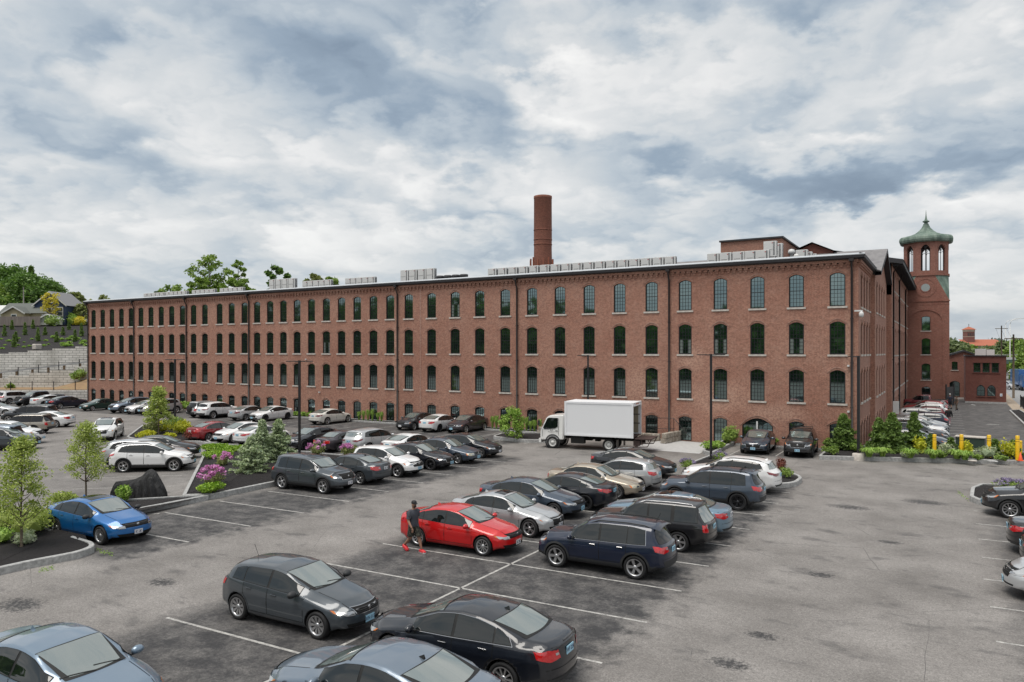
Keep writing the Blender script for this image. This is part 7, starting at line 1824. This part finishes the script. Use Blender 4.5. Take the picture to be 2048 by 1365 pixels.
stone_wall((-21.5, 53.3), (-18.6, 53.3), .55, .35, 'low rough stone edging behind the tail of the box truck')
stone_wall(at(1078, 868).xy, at(1100, 872).xy, .6, .4, 'low rough stone wall left of the box truck cab')
root = empty('handrail', (*at(1346, 884).xy, 0), 0, label='black metal handrail at the sunken steps by the entrance', cat='handrail')
bm = bmesh.new(); tube(bm, [(-1.6, .2, 1.7), (0, .2, 1.75), (1.5, -.6, .45)], .025, 6); tube(bm, [(0, .2, 0), (0, .2, 1.75)], .025, 6); tube(bm, [(-1.4, .2, 0), (-1.4, .2, 1.7)], .025, 6); tube(bm, [(-1.6, .2, .9), (0, .2, .95)], .018, 6); mesh('rail', bm, MT['black_metal'], root)

# ================================================================ left: retaining walls, bank, houses
def dp(px, d, z): r = ray(px); return (r[0] * d, r[1] * d, z)
def uat(px, v_): d = 100 + v_; return (ray(px)[0] * d - O.x) * UX.x + (ray(px)[1] * d - O.y) * UX.y
# everything here is laid out along one straight line: u metres to the right along the wall, v metres back
O = Vector((*hp(90, 100)[:2], 0)); UX = Vector((CA, SA, 0)); VX = Vector((-SA, CA, 0))
def hw_(u, v, z=0): p = O + UX * u + VX * v; return (p.x, p.y, z)
WA = math.atan2(SA, CA)
def blockwall(name, steps, v, base, label, thick=.6):
    "dry block wall with stepped top: steps = [(u0, u1, ztop)]"
    root_loc = hw_(0, v, 0); bm = bmesh.new()
    for u0, u1, zt in steps: box(bm, ((u0 + u1) / 2, 0, (base + zt) / 2), (u1 - u0, thick, zt - base))
    o = mesh(name, bm, MT['block_wall']); o.location = root_loc; o.rotation_euler = (0, 0, WA); return tag(o, label, 'retaining wall')
blockwall('retaining_wall', [(-60, 30, 1.35)], 2, -.5, 'lowest pale block wall behind the parked cars at the left', .5)
blockwall('retaining_wall', [(-60, uat(19, 8), 2.78), (uat(19, 8), uat(61, 8), 3.19), (uat(61, 8), uat(103, 8), 3.6), (uat(103, 8), uat(151, 8), 4.0), (uat(151, 8), 6, 4.5), (6, 30, 4.9)], 8, .3, 'middle pale block wall with a stepped top below the ramp')
blockwall('retaining_wall', [(-62, uat(20, 13), 6.37), (uat(20, 13), uat(58, 13), 6.6), (uat(58, 13), uat(107, 13), 6.9), (uat(107, 13), uat(153, 13), 7.2), (uat(153, 13), 40, 7.5)], 13, 1, 'highest pale block wall with a stepped top under the mulched bank')
def slab(name, pts, m, z_extra=0):
    bm = bmesh.new(); quad(bm, pts); bmesh.ops.subdivide_edges(bm, edges=bm.edges[:], cuts=14, use_grid_fill=True)
    rng = random.Random(5)
    for v in bm.verts:
        if not v.is_boundary: v.co.z += rng.uniform(-.08, .08)
    return mesh(name, bm, MT[m], kind='structure', smooth=True)
def sheet(name, us, vs, fz, m):
    bm = bmesh.new(); rng = random.Random(5); G = [[bm.verts.new(hw_(u, v, fz(u, v) + (rng.uniform(-.05, .05) if 0 < j < len(vs) - 1 else 0))) for u in us] for j, v in enumerate(vs)]
    for a, b in zip(G, G[1:]):
        for i in range(len(us) - 1): bm.faces.new((a[i], a[i + 1], b[i + 1], b[i]))
    return mesh(name, bm, MT[m], kind='structure', smooth=True)
US = [-62, -40, -28] + [-20 + k for k in range(28)] + [12, 20, 30, 40]
U13 = uat(20, 13)
zbf = lambda u: 6.28 if u < U13 else 6.28 + .09 * (u - U13) if u < U13 + 12.3 else 7.38
zbb = lambda u: 12.4 + .01 * u
bank_z = lambda u, v: zbf(u) + (zbb(u) - zbf(u)) * (v - 13.2) / 38.8
sheet('terrace', US, [2.2, 4, 6, 7.8], lambda u, v: 1.3 + (v - 2.2) / 5.6 * (.15 + max(0, min(2.3, (u - uat(105, 6)) * .30 + .1)) if u > uat(100, 6) else (v - 2.2) * .03), 'dirt')
sheet('ramp', US, [8.2, 10.5, 12.9], lambda u, v: 3.0 + .124 * (max(-18, min(8, u)) - uat(0, 8) - 3) - .5, 'road')
sheet('mulch_bank', US, [13.2 + 38.8 * k / 14 for k in range(15)], bank_z, 'mulch')
bm = bmesh.new(); quad(bm, [hw_(-200, 51, 11.6), hw_(46, 51, 12.45), hw_(60, 230, 13), hw_(-200, 230, 13)]); mesh('hill', bm, MT['grass_ground'], kind='structure')
bm = bmesh.new(); quad(bm, [hw_(-200, 8, -1), hw_(-60, 8, 1.3), hw_(-60, 52, 11.7), hw_(-200, 52, 11.6)]); quad(bm, [hw_(40, 13, 0), hw_(70, 13, 0), hw_(46, 51.2, 12.45), hw_(40, 51.2, 12.4)]); mesh('hill_flank', bm, MT['grass_ground'], kind='structure')
# guard rail of the ramp and black mesh fences on the walls
mat('weathered_wood', (.17, .12, .075), .9)
root = empty('guard_rail', hw_(0, 8.5, 0), WA, label='pale guard rail on brown posts climbing along the ramp', cat='guard rail')
zr_ = lambda u: 3.0 + .124 * (max(-18, min(8, u)) - uat(0, 8.5))
bm = bmesh.new()
for k in range(28):
    u0, u1 = -55 + 3 * k, -55 + 3 * (k + 1); box(bm, ((u0 + u1) / 2, -.06, zr_((u0 + u1) / 2) + .6), (3.05, .05, .24), rot=Matrix.Rotation(-math.atan2(zr_(u1) - zr_(u0), 3), 3, 'Y'))
mat('galvanised', (.33, .34, .35), .5); mesh('rail', bm, MT['galvanised'], root)
for k in range(36): u = -52 + 2.35 * k; bm = bmesh.new(); box(bm, (u, .12, zr_(u) + .15), (.26, .2, 1.2)); mesh('post', bm, MT['weathered_wood'], root)
for v_, zf, lb in ((7.9, lambda u: 2.9 + .135 * (max(-16, min(8, u)) - uat(10, 8)), 'black wire fence along the top of the middle block wall'), (1.9, lambda u: 1.35, 'black wire fence along the top of the lowest block wall')):
    root = empty('wire_fence', hw_(0, v_, 0), WA, label=lb, cat='fence'); bm = bmesh.new()
    for k in range(30):
        u0, u1 = -60 + 3 * k, -60 + 3 * (k + 1)
        for dz in (.08, 1.15): tube(bm, [(u0, 0, zf(u0) + dz), (u1, 0, zf(u0) + dz)], .022, 4)
        box(bm, (u0, 0, zf(u0) + .6), (.08, .08, 1.3))
    mesh('wire_mesh', bm, MT['black_metal'], root)
# plants on the bank
rng = random.Random(12)
def bank_pt(px, py):
    "meet of the sight line with the sloping bank"
    for d in [113 + .25 * i for i in range(200)]:
        r = ray(px); p = Vector((r[0] * d, r[1] * d, zy(py, d))); v = (p - O).dot(VX); u = (p - O).dot(UX)
        zb = bank_z(u, v)
        if p.z <= zb: return (p.x, p.y, zb)
    return None
proto_c = proto_s = None
CON = [(24, 660), (66, 658), (9, 673), (50, 671), (90, 671), (32, 685), (28, 695), (76, 683), (126, 671), (113, 685), (150, 684), (163, 673), (138, 660)]
LOW = [(18, 684), (38, 678), (64, 680), (92, 683), (48, 686), (36, 692), (48, 696), (88, 693), (97, 690), (10, 692), (58, 694), (108, 677), (115, 682), (123, 681), (138, 681), (155, 681), (143, 676), (126, 690), (138, 689), (131, 694), (141, 693), (164, 690), (168, 686), (5, 699), (172, 693), (75, 676), (2, 680)]
for i, (px, py) in enumerate(CON):
    p = bank_pt(px, py)
    if not p: continue
    if proto_c is None: proto_c = spruce(p, 1.9, .38, 40, 'slim dark green conifer planted on the mulched bank', 'leaf_conifer', 'slim conifers on the mulched bank', .5, 'conifer', .16)
    else: q = dup_tree(proto_c); q.location = p; q.rotation_euler = (0, 0, i); q.scale = (1, 1, .8 + .15 * (i % 4))
for i, (px, py) in enumerate(LOW):
    p = bank_pt(px, py)
    if not p: continue
    if proto_s is None: proto_s = shrub(p, .5, 'leaf_grassy', 'low rounded green shrub planted on the mulched bank', h=.42, n=220, ls=.12, group='low shrubs on the mulched bank')
    else:
        q = dup(proto_s); q.location = p; q.rotation_euler = (0, 0, i * 2); s_ = .6 + .12 * (i % 4) + (.5 if px > 105 else 0); q.scale = (s_ * .95, s_ * .95, s_ * .9)
for px, v_, lb in ((160, 7, 'green bush growing at the middle block wall near the mill'), (152, 7, 'smaller green bush at the middle block wall'), (22, 6.5, 'small green bush at the foot of the middle block wall')):
    r = ray(px); d = 100 + v_; shrub((r[0] * d, r[1] * d, {160: 3.0, 152: 2.6, 22: 1.3}[px]), 1.1 if px > 100 else .7, 'leaf_mid', lb, h=1.2 if px > 100 else .8, n=300, ls=.22)
bm = bmesh.new(); box(bm, (0, 0, .45), (1.1, 1, .9)); bmesh.ops.bevel(bm, geom=bm.edges[:], offset=.1, segments=1, affect='EDGES'); o = mesh('boulder', bm, MT['sill_stone']); o.location = bank_pt(74, 700) or hw_(-1, 14, 5.9); tag(o, 'tan boulder at the edge of the bank above the highest block wall', 'boulder')
# wooden fence, houses
root = empty('wooden_fence', hw_(uat(82, 50.5) - 36, 50.5, 12.0), WA, label='weathered plank fence in front of the tan house', cat='fence')
nmat('planks', lambda nt, v: ramp(nt, noise(nt, mapping(nt, v, sc=(9, 9, .4)), 1.2, 4), [(.35, (.16, .135, .12)), (.65, (.27, .235, .21))]), rough=.9)
bm = bmesh.new()
for k in range(144): box(bm, (k * .25, 0, .95), (.235, .03, 1.9))
mesh('plank_panel', bm, MT['planks'], root)
mat('siding_tan', (.36, .31, .20), .8); mat('siding_blue', (.025, .045, .10), .75); mat('siding_white', (.62, .62, .60), .7); mat('shingle', (.13, .14, .13), .9); mat('shingle_grey', (.22, .22, .23), .9); mat('house_glass', (.05, .06, .07), .1, ior=1.8)
def house(name, u, v, z0, L_, D_, hwall, hroof, m, roofm, label, ridge='u', wins=(), dz=0):
    root = empty(name, hw_(u, v, z0), WA, label=label, cat='house'); bm = bmesh.new()
    x, y = L_ / 2, D_ / 2; box(bm, (0, 0, hwall / 2), (L_, D_, hwall))
    rb = bmesh.new(); o_ = .4
    if ridge == 'u':
        for s_ in LR: quad(rb, [(-x - o_, s_ * (y + o_), hwall - .2), (x + o_, s_ * (y + o_), hwall - .2), (x + o_, 0, hwall + hroof), (-x - o_, 0, hwall + hroof)])
        for s_ in LR: bm.faces.new([bm.verts.new(p) for p in ((s_ * x, -y, hwall), (s_ * x, y, hwall), (s_ * x, 0, hwall + hroof - .2))])
    else:
        for s_ in LR: quad(rb, [(s_ * (x + o_), -y - o_, hwall - .2), (s_ * (x + o_), y + o_, hwall - .2), (0, y + o_, hwall + hroof), (0, -y - o_, hwall + hroof)])
        for s_ in LR: bm.faces.new([bm.verts.new(p) for p in ((-x, s_ * y, hwall), (x, s_ * y, hwall), (0, s_ * y, hwall + hroof - .2))])
    mesh('wall', bm, MT[m], root); mesh('roof', rb, MT[roofm], root)
    if ridge == 'v':
        tb = bmesh.new()
        for s_ in LR:
            quad(tb, [(s_ * (x + o_), -y - o_ - .01, hwall - .45), (s_ * (x + o_), -y - o_ - .01, hwall - .18), (0, -y - o_ - .01, hwall + hroof + .02), (0, -y - o_ - .01, hwall + hroof - .3)])
        mesh('bargeboard', tb, MT['siding_white'], root)
    for (wx, wz, ww, wh) in wins:
        fb = bmesh.new(); box(fb, (wx, -y - .03, wz), (ww + .3, .08, wh + .3)); fr_ = mesh('window', fb, MT['siding_white'], root)
        fb = bmesh.new(); box(fb, (wx, -y - .075, wz + wh * .26), (ww, .02, wh * .46)); box(fb, (wx, -y - .075, wz - wh * .26), (ww, .02, wh * .46)); mesh('pane', fb, MT['house_glass'], fr_)
    return root
house('house', uat(58, 56), 58, 12.1, 10.5, 6, 2.9, 2.1, 'siding_tan', 'shingle', 'long low tan house with a grey-green roof behind the plank fence', 'u', ((0.3, 1.6, .8, 1.3), (-4, 1.6, .8, 1.3), (4, 1.7, 1.0, 1.2)))
house('house', uat(28, 53), 54.5, 12.1, 4.3, 3, 2.8, 1.3, 'siding_tan', 'shingle', 'small tan gabled wing with a white-framed window at the left', 'v', ((0, 1.7, .9, 1.2),))
house('house', uat(109, 58), 60, 11.6, 6.6, 7, 5.1, 2.9, 'siding_blue', 'shingle_grey', 'dark blue two-storey house with white trim and a gable', 'v', ((0.2, 6.1, .9, 1.0), (2.1, 3.6, 1.1, 1.7), (2.1, .9, .9, 1.9)))
house('garden_shed', uat(96, 52), 53, 11.6, 3.0, 2.5, 2.0, .9, 'siding_white', 'siding_white', 'white garden tent with a peaked roof before the blue house', 'v')
house('house', uat(-8, 60), 62, 12.1, 7, 6, 3.2, 1.6, 'siding_white', 'siding_white', 'white building at the very left edge beside the tan house', 'u')
def pole(loc, h, label, arms=True, m='bark', cat='utility pole'):
    root = empty('utility_pole', loc, 0, label=label, cat=cat); bm = bmesh.new(); tube(bm, [(0, 0, 0), (0, 0, h)], [.16, .11], 8); mesh('post', bm, MT[m], root)
    if arms: bm = bmesh.new(); box(bm, (0, 0, h - .6), (2.2, .1, .12)); mesh('cross_arm', bm, MT[m], root)
    return root
pole(hw_(uat(47, 60), 60, 12), 8.8, 'pale wooden pole rising over the roof of the tan house', False, 'sill_stone')
# trees on the hill, each a tree of its own
def bigtree(px, v_, ztop, zbase, cr, leafm, label, seed, shape='round', clear=.18, ncl=46, nl=150, ls=.6, group='trees on the hill'):
    d = 100 + v_; r = ray(px); h = ztop - zbase
    return tree('hill_tree', (r[0] * d, r[1] * d, zbase), dict(h=h, cr=cr, clear=clear, ncl=ncl, nl=nl, ls=ls, seed=seed, shape=shape, trunk_r=.3, cl_r=.30), leafm, label, group)
def Z(py, v_): return zy(py, 100 + v_)
bigtree(20, 84, Z(540, 84), 11, 8.5, 'leaf_deep', 'broad olive-topped tree at the far left of the hill', 21, 'dome', .1, 80, 150, .55)
bigtree(58, 74, Z(556, 74), 11, 8.0, 'leaf_deep', 'large dark green layered tree behind the tan house', 22, 'dome', .1, 100, 150, .5)
bigtree(98, 80, Z(566, 80), 11, 5.4, 'leaf_deep', 'dark green tree right of the large layered one', 23, 'dome', .1, 70, 140, .5)
bigtree(-20, 72, Z(570, 72), 11, 8.0, 'leaf_mid', 'green tree cut off by the left edge of the photo', 24, 'dome', .1, 70, 140, .5)
bigtree(0, 68, Z(600, 68), 11, 6.0, 'leaf_mid', 'mid green tree low at the left edge', 29, 'dome', .1, 50, 120, .5)
spruce(dp(62, 186, 12), Z(530, 86) - 12, 3.6, 31, 'dark pointed conifer showing above the large layered tree', 'leaf_conifer', 'trees on the hill', .9, 'conifer', .7)
bigtree(100, 53, Z(588, 53), 11.6, 2.6, 'leaf_yellow', 'thin yellow-leaved tree in front of the blue house', 25, 'umbrella', .45, 20, 34, .32)
bigtree(151, 76, Z(588, 76), 11, 3.4, 'leaf_olive', 'loose olive tree right of the blue house', 26, 'oval', .1, 46, 100, .42)
bigtree(165, 60, Z(610, 60), 11, 2.5, 'leaf_olive', 'second loose olive tree near the mill corner', 27, 'oval', .1, 30, 80, .4)
shrub(dp(157, 156, 12.3), 1.6, 'leaf_yellow', 'bright yellow shrub on the hill beside the mill corner', h=2.0, n=400, ls=.3); shrub(dp(146, 158, 12.3), 2.2, 'leaf_grassy', 'lime green shrub left of the yellow one on the hill', h=2.8, n=400, ls=.35); shrub(dp(102, 151, 11.8), 2.0, 'leaf_mid', 'dark green round shrub in front of the white tent', h=2.6, n=400, ls=.3)
# trees behind the mill roof
def backtree(px, v_, pytop, cr, leafm, label, seed, **k):
    d = 100 + v_; r = ray(px); zt = zy(pytop, d)
    k = {**dict(shape='round', clear=.45, ncl=30, nl=60, ls=.42), **k}
    tree('tree', (r[0] * d, r[1] * d, 8), dict(h=zt - 8, cr=cr, trunk_r=.2, cl_r=.24, seed=seed, **k), leafm, label, 'trees behind the mill roof')
backtree(203, 70, 592, 3.2, 'leaf_olive', 'sparse tree tops at the left end of the mill roof', 51, ncl=20, nl=50)
backtree(348, 40, 574, 3.6, 'leaf_mid', 'rounded green tree top behind the first heat pumps', 52)
backtree(316, 42, 583, 1.8, 'leaf_deep', 'small dark tree top left of the rounded one', 53)
backtree(418, 10, 514, 3.3, 'leaf_mid', 'tallest open-crowned tree rising behind the mill roof', 54, clear=.55, ncl=30, nl=52, ls=.36, shape='oval')
backtree(477, 12, 522, 1.9, 'leaf_mid', 'slim tree right of the tallest one', 55, clear=.5, ncl=18, nl=44, ls=.36, shape='oval')
backtree(408, 8, 560, 2.6, 'leaf_mid', 'lower green crown left under the tallest tree', 56, clear=.6, ncl=16, nl=90, ls=.42); backtree(470, 9, 560, 3.0, 'leaf_mid', 'lower green crown right under the slim tree', 57, clear=.6, ncl=18, nl=90, ls=.42)
backtree(552, 6, 534, 2.1, 'leaf_deep', 'dark green crown behind the taller four heat pumps', 58, clear=.55, ncl=16, nl=80, ls=.42)
backtree(632, 8, 553, 2.7, 'leaf_olive', 'olive green crown left of a pair above the mill roof', 59, clear=.6, ncl=16, nl=90, ls=.45); backtree(662, 9, 558, 2.5, 'leaf_mid', 'green crown right of a pair above the mill roof', 60, clear=.6, ncl=16, nl=90, ls=.45)

# ================================================================ right: annex, church, bridge, far trees
def put_parts(root, items):
    for nm, bm, m in items: mesh(nm, bm, MT[m] if isinstance(m, str) else m, root)
bx = empty('brick_annex', (4.4, 113, 0), 0, label='small flat-roofed dark red brick building with three square and two arched windows', cat='brick building')
inv = Matrix.Translation(-bx.location); x0, x1, zt = 2.15, 6.6, 6.15
bm = bmesh.new(); PA = lambda u, z, o: (u, 113 - o, z)
wall(bm, [3.85, 5.0], [(.95, .92, 1.45, .44)], 0, 3.3, PA, hood=False, u0=x0, u1=x1); 
wall(bm, [3.42, 4.42, 5.42], [(4.0, .78, 1.25, .001)], 3.3, zt, PA, hood=False, u0=x0, u1=x1)
for p in ([(x0, 113, 0), (x0, 124, 0), (x0, 124, zt), (x0, 113, zt)], [(x1, 113, 0), (x1, 124, 0), (x1, 124, zt), (x1, 113, zt)], [(x0, 113, zt - .15), (x1, 113, zt - .15), (x1, 124, zt - .15), (x0, 124, zt - .15)]): quad(bm, p)
for u in (3.85, 5.0): box(bm, (u, 112.96, .9), (1.05, .14, .1))
box(bm, (4.42, 112.96, 3.95), (3.0, .12, .08)); box(bm, (4.42, 112.97, 5.32), (3.0, .1, .08))
def rp(nm, b, m, par=None): o = mesh(nm, b, MT[m], par or bx); 
def rpart(nm, b, m, par=None):
    o = mesh(nm, b, MT[m], par or bx)
    if par is None: o.matrix_parent_inverse = inv
    return o
rpart('wall', bm, 'brick_dark')
bm = bmesh.new(); box(bm, ((x0 + x1) / 2, 112.95, zt + .03), (x1 - x0 + .2, .2, .14)); box(bm, (x0, 118, zt + .03), (.2, 10, .13)); rpart('coping', bm, 'roof_dark')
bm = bmesh.new(); box(bm, ((x0 + x1) / 2, 112.9, .1), (x1 - x0 + .1, .25, .25)); rpart('plinth', bm, 'granite')
for u, zb, w, h, rs in ((3.85, .95, .92, 1.45, .44), (5.0, .95, .92, 1.45, .44), (3.42, 4.0, .78, 1.25, .001), (4.42, 4.0, .78, 1.25, .001), (5.42, 4.0, .78, 1.25, .001)):
    fb, pb, sb = window_meshes(w, h, rs, 2, 2, lambda a, z, o, u=u, zb=zb: (u + a, 113 - o, zb + z), False, 0); sb.free(); o = rpart('window', fb, 'frame_black'); mesh('pane', pb, MT['mill_glass'], o)
bm = bmesh.new(); box(bm, (6.05, 112.97, 1.15), (.26, .03, .36)); sg_ = rpart('sign', bm, 'sole_white')
mat('sign_blue', (.02, .12, .45), .5); bm = bmesh.new(); box(bm, (6.05, 112.95, 1.14), (.05, .012, .16)); box(bm, (6.05, 112.95, 1.12), (.12, .010, .05)); mesh('sign_symbol', bm, MT['sign_blue'], sg_)
bm = bmesh.new(); box(bm, (3.9, 116, zt + .5), (1.2, 1.5, .9)); box(bm, (5.0, 116, zt + .45), (.9, 1.5, .8)); rpart('roof_vent', bm, 'white_metal')
# gabled brick shed behind it
sh_ = empty('brick_shed', (1.0, 126, 0), 0, label='brown brick gabled building behind the annex beside the stair tower', cat='brick building'); inv2 = Matrix.Translation(-sh_.location)
bm = bmesh.new(); PB = lambda u, z, o: (u, 126 - o, z); wall(bm, [1.05], [(.1, 1.3, 2.3, .3), (4.0, .75, 1.25, .1)], 0, 5.6, PB, hood=False, u0=-3, u1=5)
bm.faces.new([bm.verts.new(p) for p in ((-3, 126, 5.6), (5, 126, 5.6), (2.2, 126, 6.75), (-.5, 126, 6.0))]); o = mesh('wall', bm, MT['brick_tower'], sh_); o.matrix_parent_inverse = inv2
bm = bmesh.new(); 
for a_, b_ in (((-3.3, 5.05), (2.2, 6.9)), ((2.2, 6.9), (5.3, 5.75))):
    quad(bm, [(a_[0], 125.7, a_[1] + .05), (b_[0], 125.7, b_[1] + .05), (b_[0], 140, b_[1] + .05), (a_[0], 140, a_[1] + .05)]); quad(bm, [(a_[0], 125.69, a_[1] - .2), (b_[0], 125.69, b_[1] - .2), (b_[0], 125.69, b_[1] + .05), (a_[0], 125.69, a_[1] + .05)])
o = mesh('roof', bm, MT['roof_dark'], sh_); o.matrix_parent_inverse = inv2
for zb, w, h, rs in ((.1, 1.3, 2.3, .3), (4.0, .75, 1.25, .1)):
    fb, pb, sb = window_meshes(w, h, rs, 2, 3, lambda a, z, o, zb=zb: (1.05 + a, 126 - o, zb + z), False, .1 if zb > 1 else 0)
    o = mesh('window', fb, MT['frame_black'], sh_); o.matrix_parent_inverse = inv2; mesh('pane', pb, MT['mill_glass'], o)
    if zb > 1: mesh('sill', sb, MT['sill_stone'], o)
    else: sb.free()
# church far off
mat('tile_red', (.40, .13, .075), .85); mat('stucco', (.52, .45, .36), .85); mat('church_brick', (.22, .10, .085), .9)
D = 340; cw_ = empty('church', hp(1937, D, 0), YAW, label='distant church with a square brick bell tower, red tiled roof and cross', cat='church')
def cpt(px, py): return ((px - 1937) / 1465 * D, zy(py, D))
bm = bmesh.new(); (xa, z1), (xb, z2) = cpt(1930, 661), cpt(1945, 692); box(bm, ((xa + xb) / 2, 0, (z1 + z2) / 2), (xb - xa, xb - xa, z1 - z2)); box(bm, ((xa + xb) / 2, 0, z2 / 2), (xb - xa, xb - xa, z2)); mesh('bell_tower', bm, MT['church_brick'], cw_)
bm = bmesh.new(); box(bm, ((xa + xb) / 2, 0, z1 - .1), (xb - xa + .15, xb - xa + .15, 1.1)); box(bm, ((xa + xb) / 2, 0, z1 - 3.0), (xb - xa + .12, xb - xa + .12, .2)); mesh('cornice', bm, MT['stucco'], cw_)
bm = bmesh.new()
for k in range(4): box(bm, (xa + (k + .5) * (xb - xa) / 4, -(xb - xa) / 2 - .02, z1 - 2.0), (.42, .1, 1.3))
mesh('belfry_opening', bm, MT['vent_dark'], cw_)
bm = bmesh.new(); hx = (xb - xa) / 2 + .55; c0 = (xa + xb) / 2
vs = [bm.verts.new((c0 + sx * hx, sy * hx, z1 + .3)) for sx, sy in ((-1, -1), (1, -1), (1, 1), (-1, 1))]; ap_ = bm.verts.new((c0, 0, z1 + 1.75))
bm.faces.new(vs[::-1])
for k in range(4): bm.faces.new((vs[k], vs[(k + 1) % 4], ap_))
mesh('tower_roof', bm, MT['tile_red'], cw_)
bm = bmesh.new(); box(bm, (c0, 0, z1 + 2.3), (.12, .12, 1.3)); box(bm, (c0, 0, z1 + 2.5), (.55, .1, .12)); mesh('cross', bm, MT['vent_dark'], cw_)
bm = bmesh.new(); (xa, z1), (xb, z2) = cpt(1921, 683), cpt(1997, 692); quad(bm, [(xa, -6, z2), (xb + .6, -6, z2), (xb, 2, z1 + .9), (xa, 2, z1 + .9)]); mesh('nave_roof', bm, MT['tile_red'], cw_)
bm = bmesh.new(); box(bm, ((xa + xb) / 2, 1, z2 / 2), (xb - xa, 12, z2)); quad(bm, [(xb + .1, -5, z2), (xb + .1, 5, z2), (xb + .1, 2, z1 + .8), (xb + .1, 1.9, z1 + .8)]); mesh('nave_wall', bm, MT['stucco'], cw_)
# elevated road with railings
br = empty('bridge', hp(2080, 175, 0), YAW + R(4), label='green steel road bridge crossing behind the annex at the right', cat='bridge')
mat('bridge_green', (.10, .17, .14), .6)
bm = bmesh.new(); box(bm, (0, 0, 4.3), (44, 8, .9)); mesh('deck', bm, MT['bridge_green'], br)
bm = bmesh.new(); box(bm, (0, -4.1, 5.1), (44, .15, .5)); box(bm, (0, -4.1, 5.9), (44, .1, .1)); mesh('parapet', bm, MT['concrete_white'], br)
for k in range(6): bm = bmesh.new(); box(bm, (-20 + 8 * k, -2, 1.9), (.8, 2, 3.9)); mesh('pier', bm, MT['concrete_white'], br)
pole((*at(2027, 797).xy, 0), 9.2, 'dark wooden utility pole on the pavement right of the annex')
pole(hp(2003, 150, 0), 12, 'thin brown utility pole beyond the annex roof', True)
for px, d, h, lb in ((2020, 190, 15.2, 'tall curved street light beyond the bridge'), (2011, 230, 16.5, 'fainter curved street light left of the first')):
    root = empty('street_light', hp(px, d, 0), YAW, label=lb, cat='street light'); bm = bmesh.new(); tube(bm, [(0, 0, 0), (0, 0, h - 1.5), (.4, 0, h - .4), (1.4, 0, h), (3.2, 0, h + .1)], .09, 6); mesh('post', bm, MT['white_metal'], root)
    bm = bmesh.new(); box(bm, (3.4, 0, h + .05), (.8, .25, .12)); mesh('lamp_head', bm, MT['white_metal'], root)
# sagging wires
bm = bmesh.new(); a, b = Vector((*at(2027, 797).xy, 8.6)), Vector(hp(2003, 150, 11.3))
for o_ in (-.9, 0, .9): tube(bm, [a.lerp(b, t / 8) + Vector((o_, 0, -1.0 * math.sin(math.pi * t / 8))) for t in range(9)], .02, 4)
o = mesh('power_line', bm, MT['black_metal']); tag(o, 'thin black power lines between the two utility poles', 'power line')
# tree crowns beyond: near ones single, the farthest as one wood
for i, (px, d, py, cr, m, lb) in enumerate(((1908, 150, 684, 3.6, 'leaf_far', 'reddish green tree right of the stair tower'), (1925, 165, 687, 3.0, 'leaf_far', 'green tree behind the brown gabled roof'), (1945, 200, 694, 4.0, 'leaf_mid', 'green tree below the church nave'), (1975, 190, 697, 3.6, 'leaf_far', 'grey-green tree behind the annex roof vents'), (2008, 210, 686, 4.6, 'leaf_far', 'tree left of the curved street lights'), (2038, 200, 682, 5.0, 'leaf_mid', 'tree behind the bridge near the right edge'), (2075, 190, 680, 5.5, 'leaf_mid', 'tree past the right edge of the photo'), (2050, 165, 712, 3.0, 'leaf_mid', 'lower green tree under the bridge trees'))):
    r = ray(px); zt = zy(py, d); tree('tree', (r[0] * d, r[1] * d, 0), dict(h=zt, cr=cr, clear=.12, ncl=34, nl=90, ls=.55, seed=70 + i, shape='dome', trunk_r=.25, cl_r=.34), m, lb, 'trees beyond the annex')
rng = random.Random(9); bm = bmesh.new()
for k in range(230):
    px = 1700 + 3.6 * k; d = rng.uniform(420, 640); zt = zy(690 - 8 * rng.random() - (5 if 1980 < px < 2010 else 0), d); r = ray(px); cr = rng.uniform(7, 12)
    cloud(bm, (r[0] * d, r[1] * d, zt - cr * .7), (cr, cr, cr * .7), 60, 2.4, rng, .7)
for k in range(150):
    px = 1880 + 2.2 * k; d = rng.uniform(230, 330); r = ray(px); cr = rng.uniform(4, 7); zt = zy(698 + rng.uniform(-3, 8), d)
    cloud(bm, (r[0] * d, r[1] * d, max(2, zt - cr)), (cr, cr, cr), 60, 1.6, rng, .7)
o = mesh('far_wood', bm, MT['leaf_haze'], kind='stuff'); tag(o, 'hazy far-off wood along the horizon at the right', 'wood')
bm = bmesh.new()   # wood on the near side of the lot, seen only in the window panes
WP = [(-210, 10), (-190, -40), (-120, -62), (-40, -70), (50, -66), (130, -40)]
for k in range(260):
    t = k / 260 * (len(WP) - 1.001); i = int(t); p = Vector(WP[i]).lerp(Vector(WP[i + 1]), t - i); cr = rng.uniform(4, 7); h = (21 if p.x < -90 else 16) * rng.uniform(.85, 1.08)
    for j in range(4): cloud(bm, (p.x + rng.uniform(-6, 6), p.y + rng.uniform(-6, 6), h - cr - j * 4), (cr, cr, cr), 75, 2.1, rng, .8)
o = mesh('near_wood', bm, MT['leaf_deep'], kind='stuff'); tag(o, 'dense wood behind the viewpoint mirrored in the windows', 'wood')
# pebbly weeds at the kerb feet
bm = bmesh.new(); rng = random.Random(2)
for (a, b, n) in (((193, 1102), (226, 1111), 90), ((78, 1143), (108, 1137), 60), ((1915, 985), (1938, 1003), 70)):
    for _ in range(n):
        t = rng.random(); p = at(a[0] + (b[0] - a[0]) * t, a[1] + (b[1] - a[1]) * t + rng.uniform(-4, 4)); leaf(bm, p + Vector((0, 0, rng.uniform(.01, .05))), .035, rng, .3)
o = mesh('weeds', bm, MT['leaf_grassy'], kind='stuff'); tag(o, 'small weeds growing along the feet of the kerbs', 'weeds')
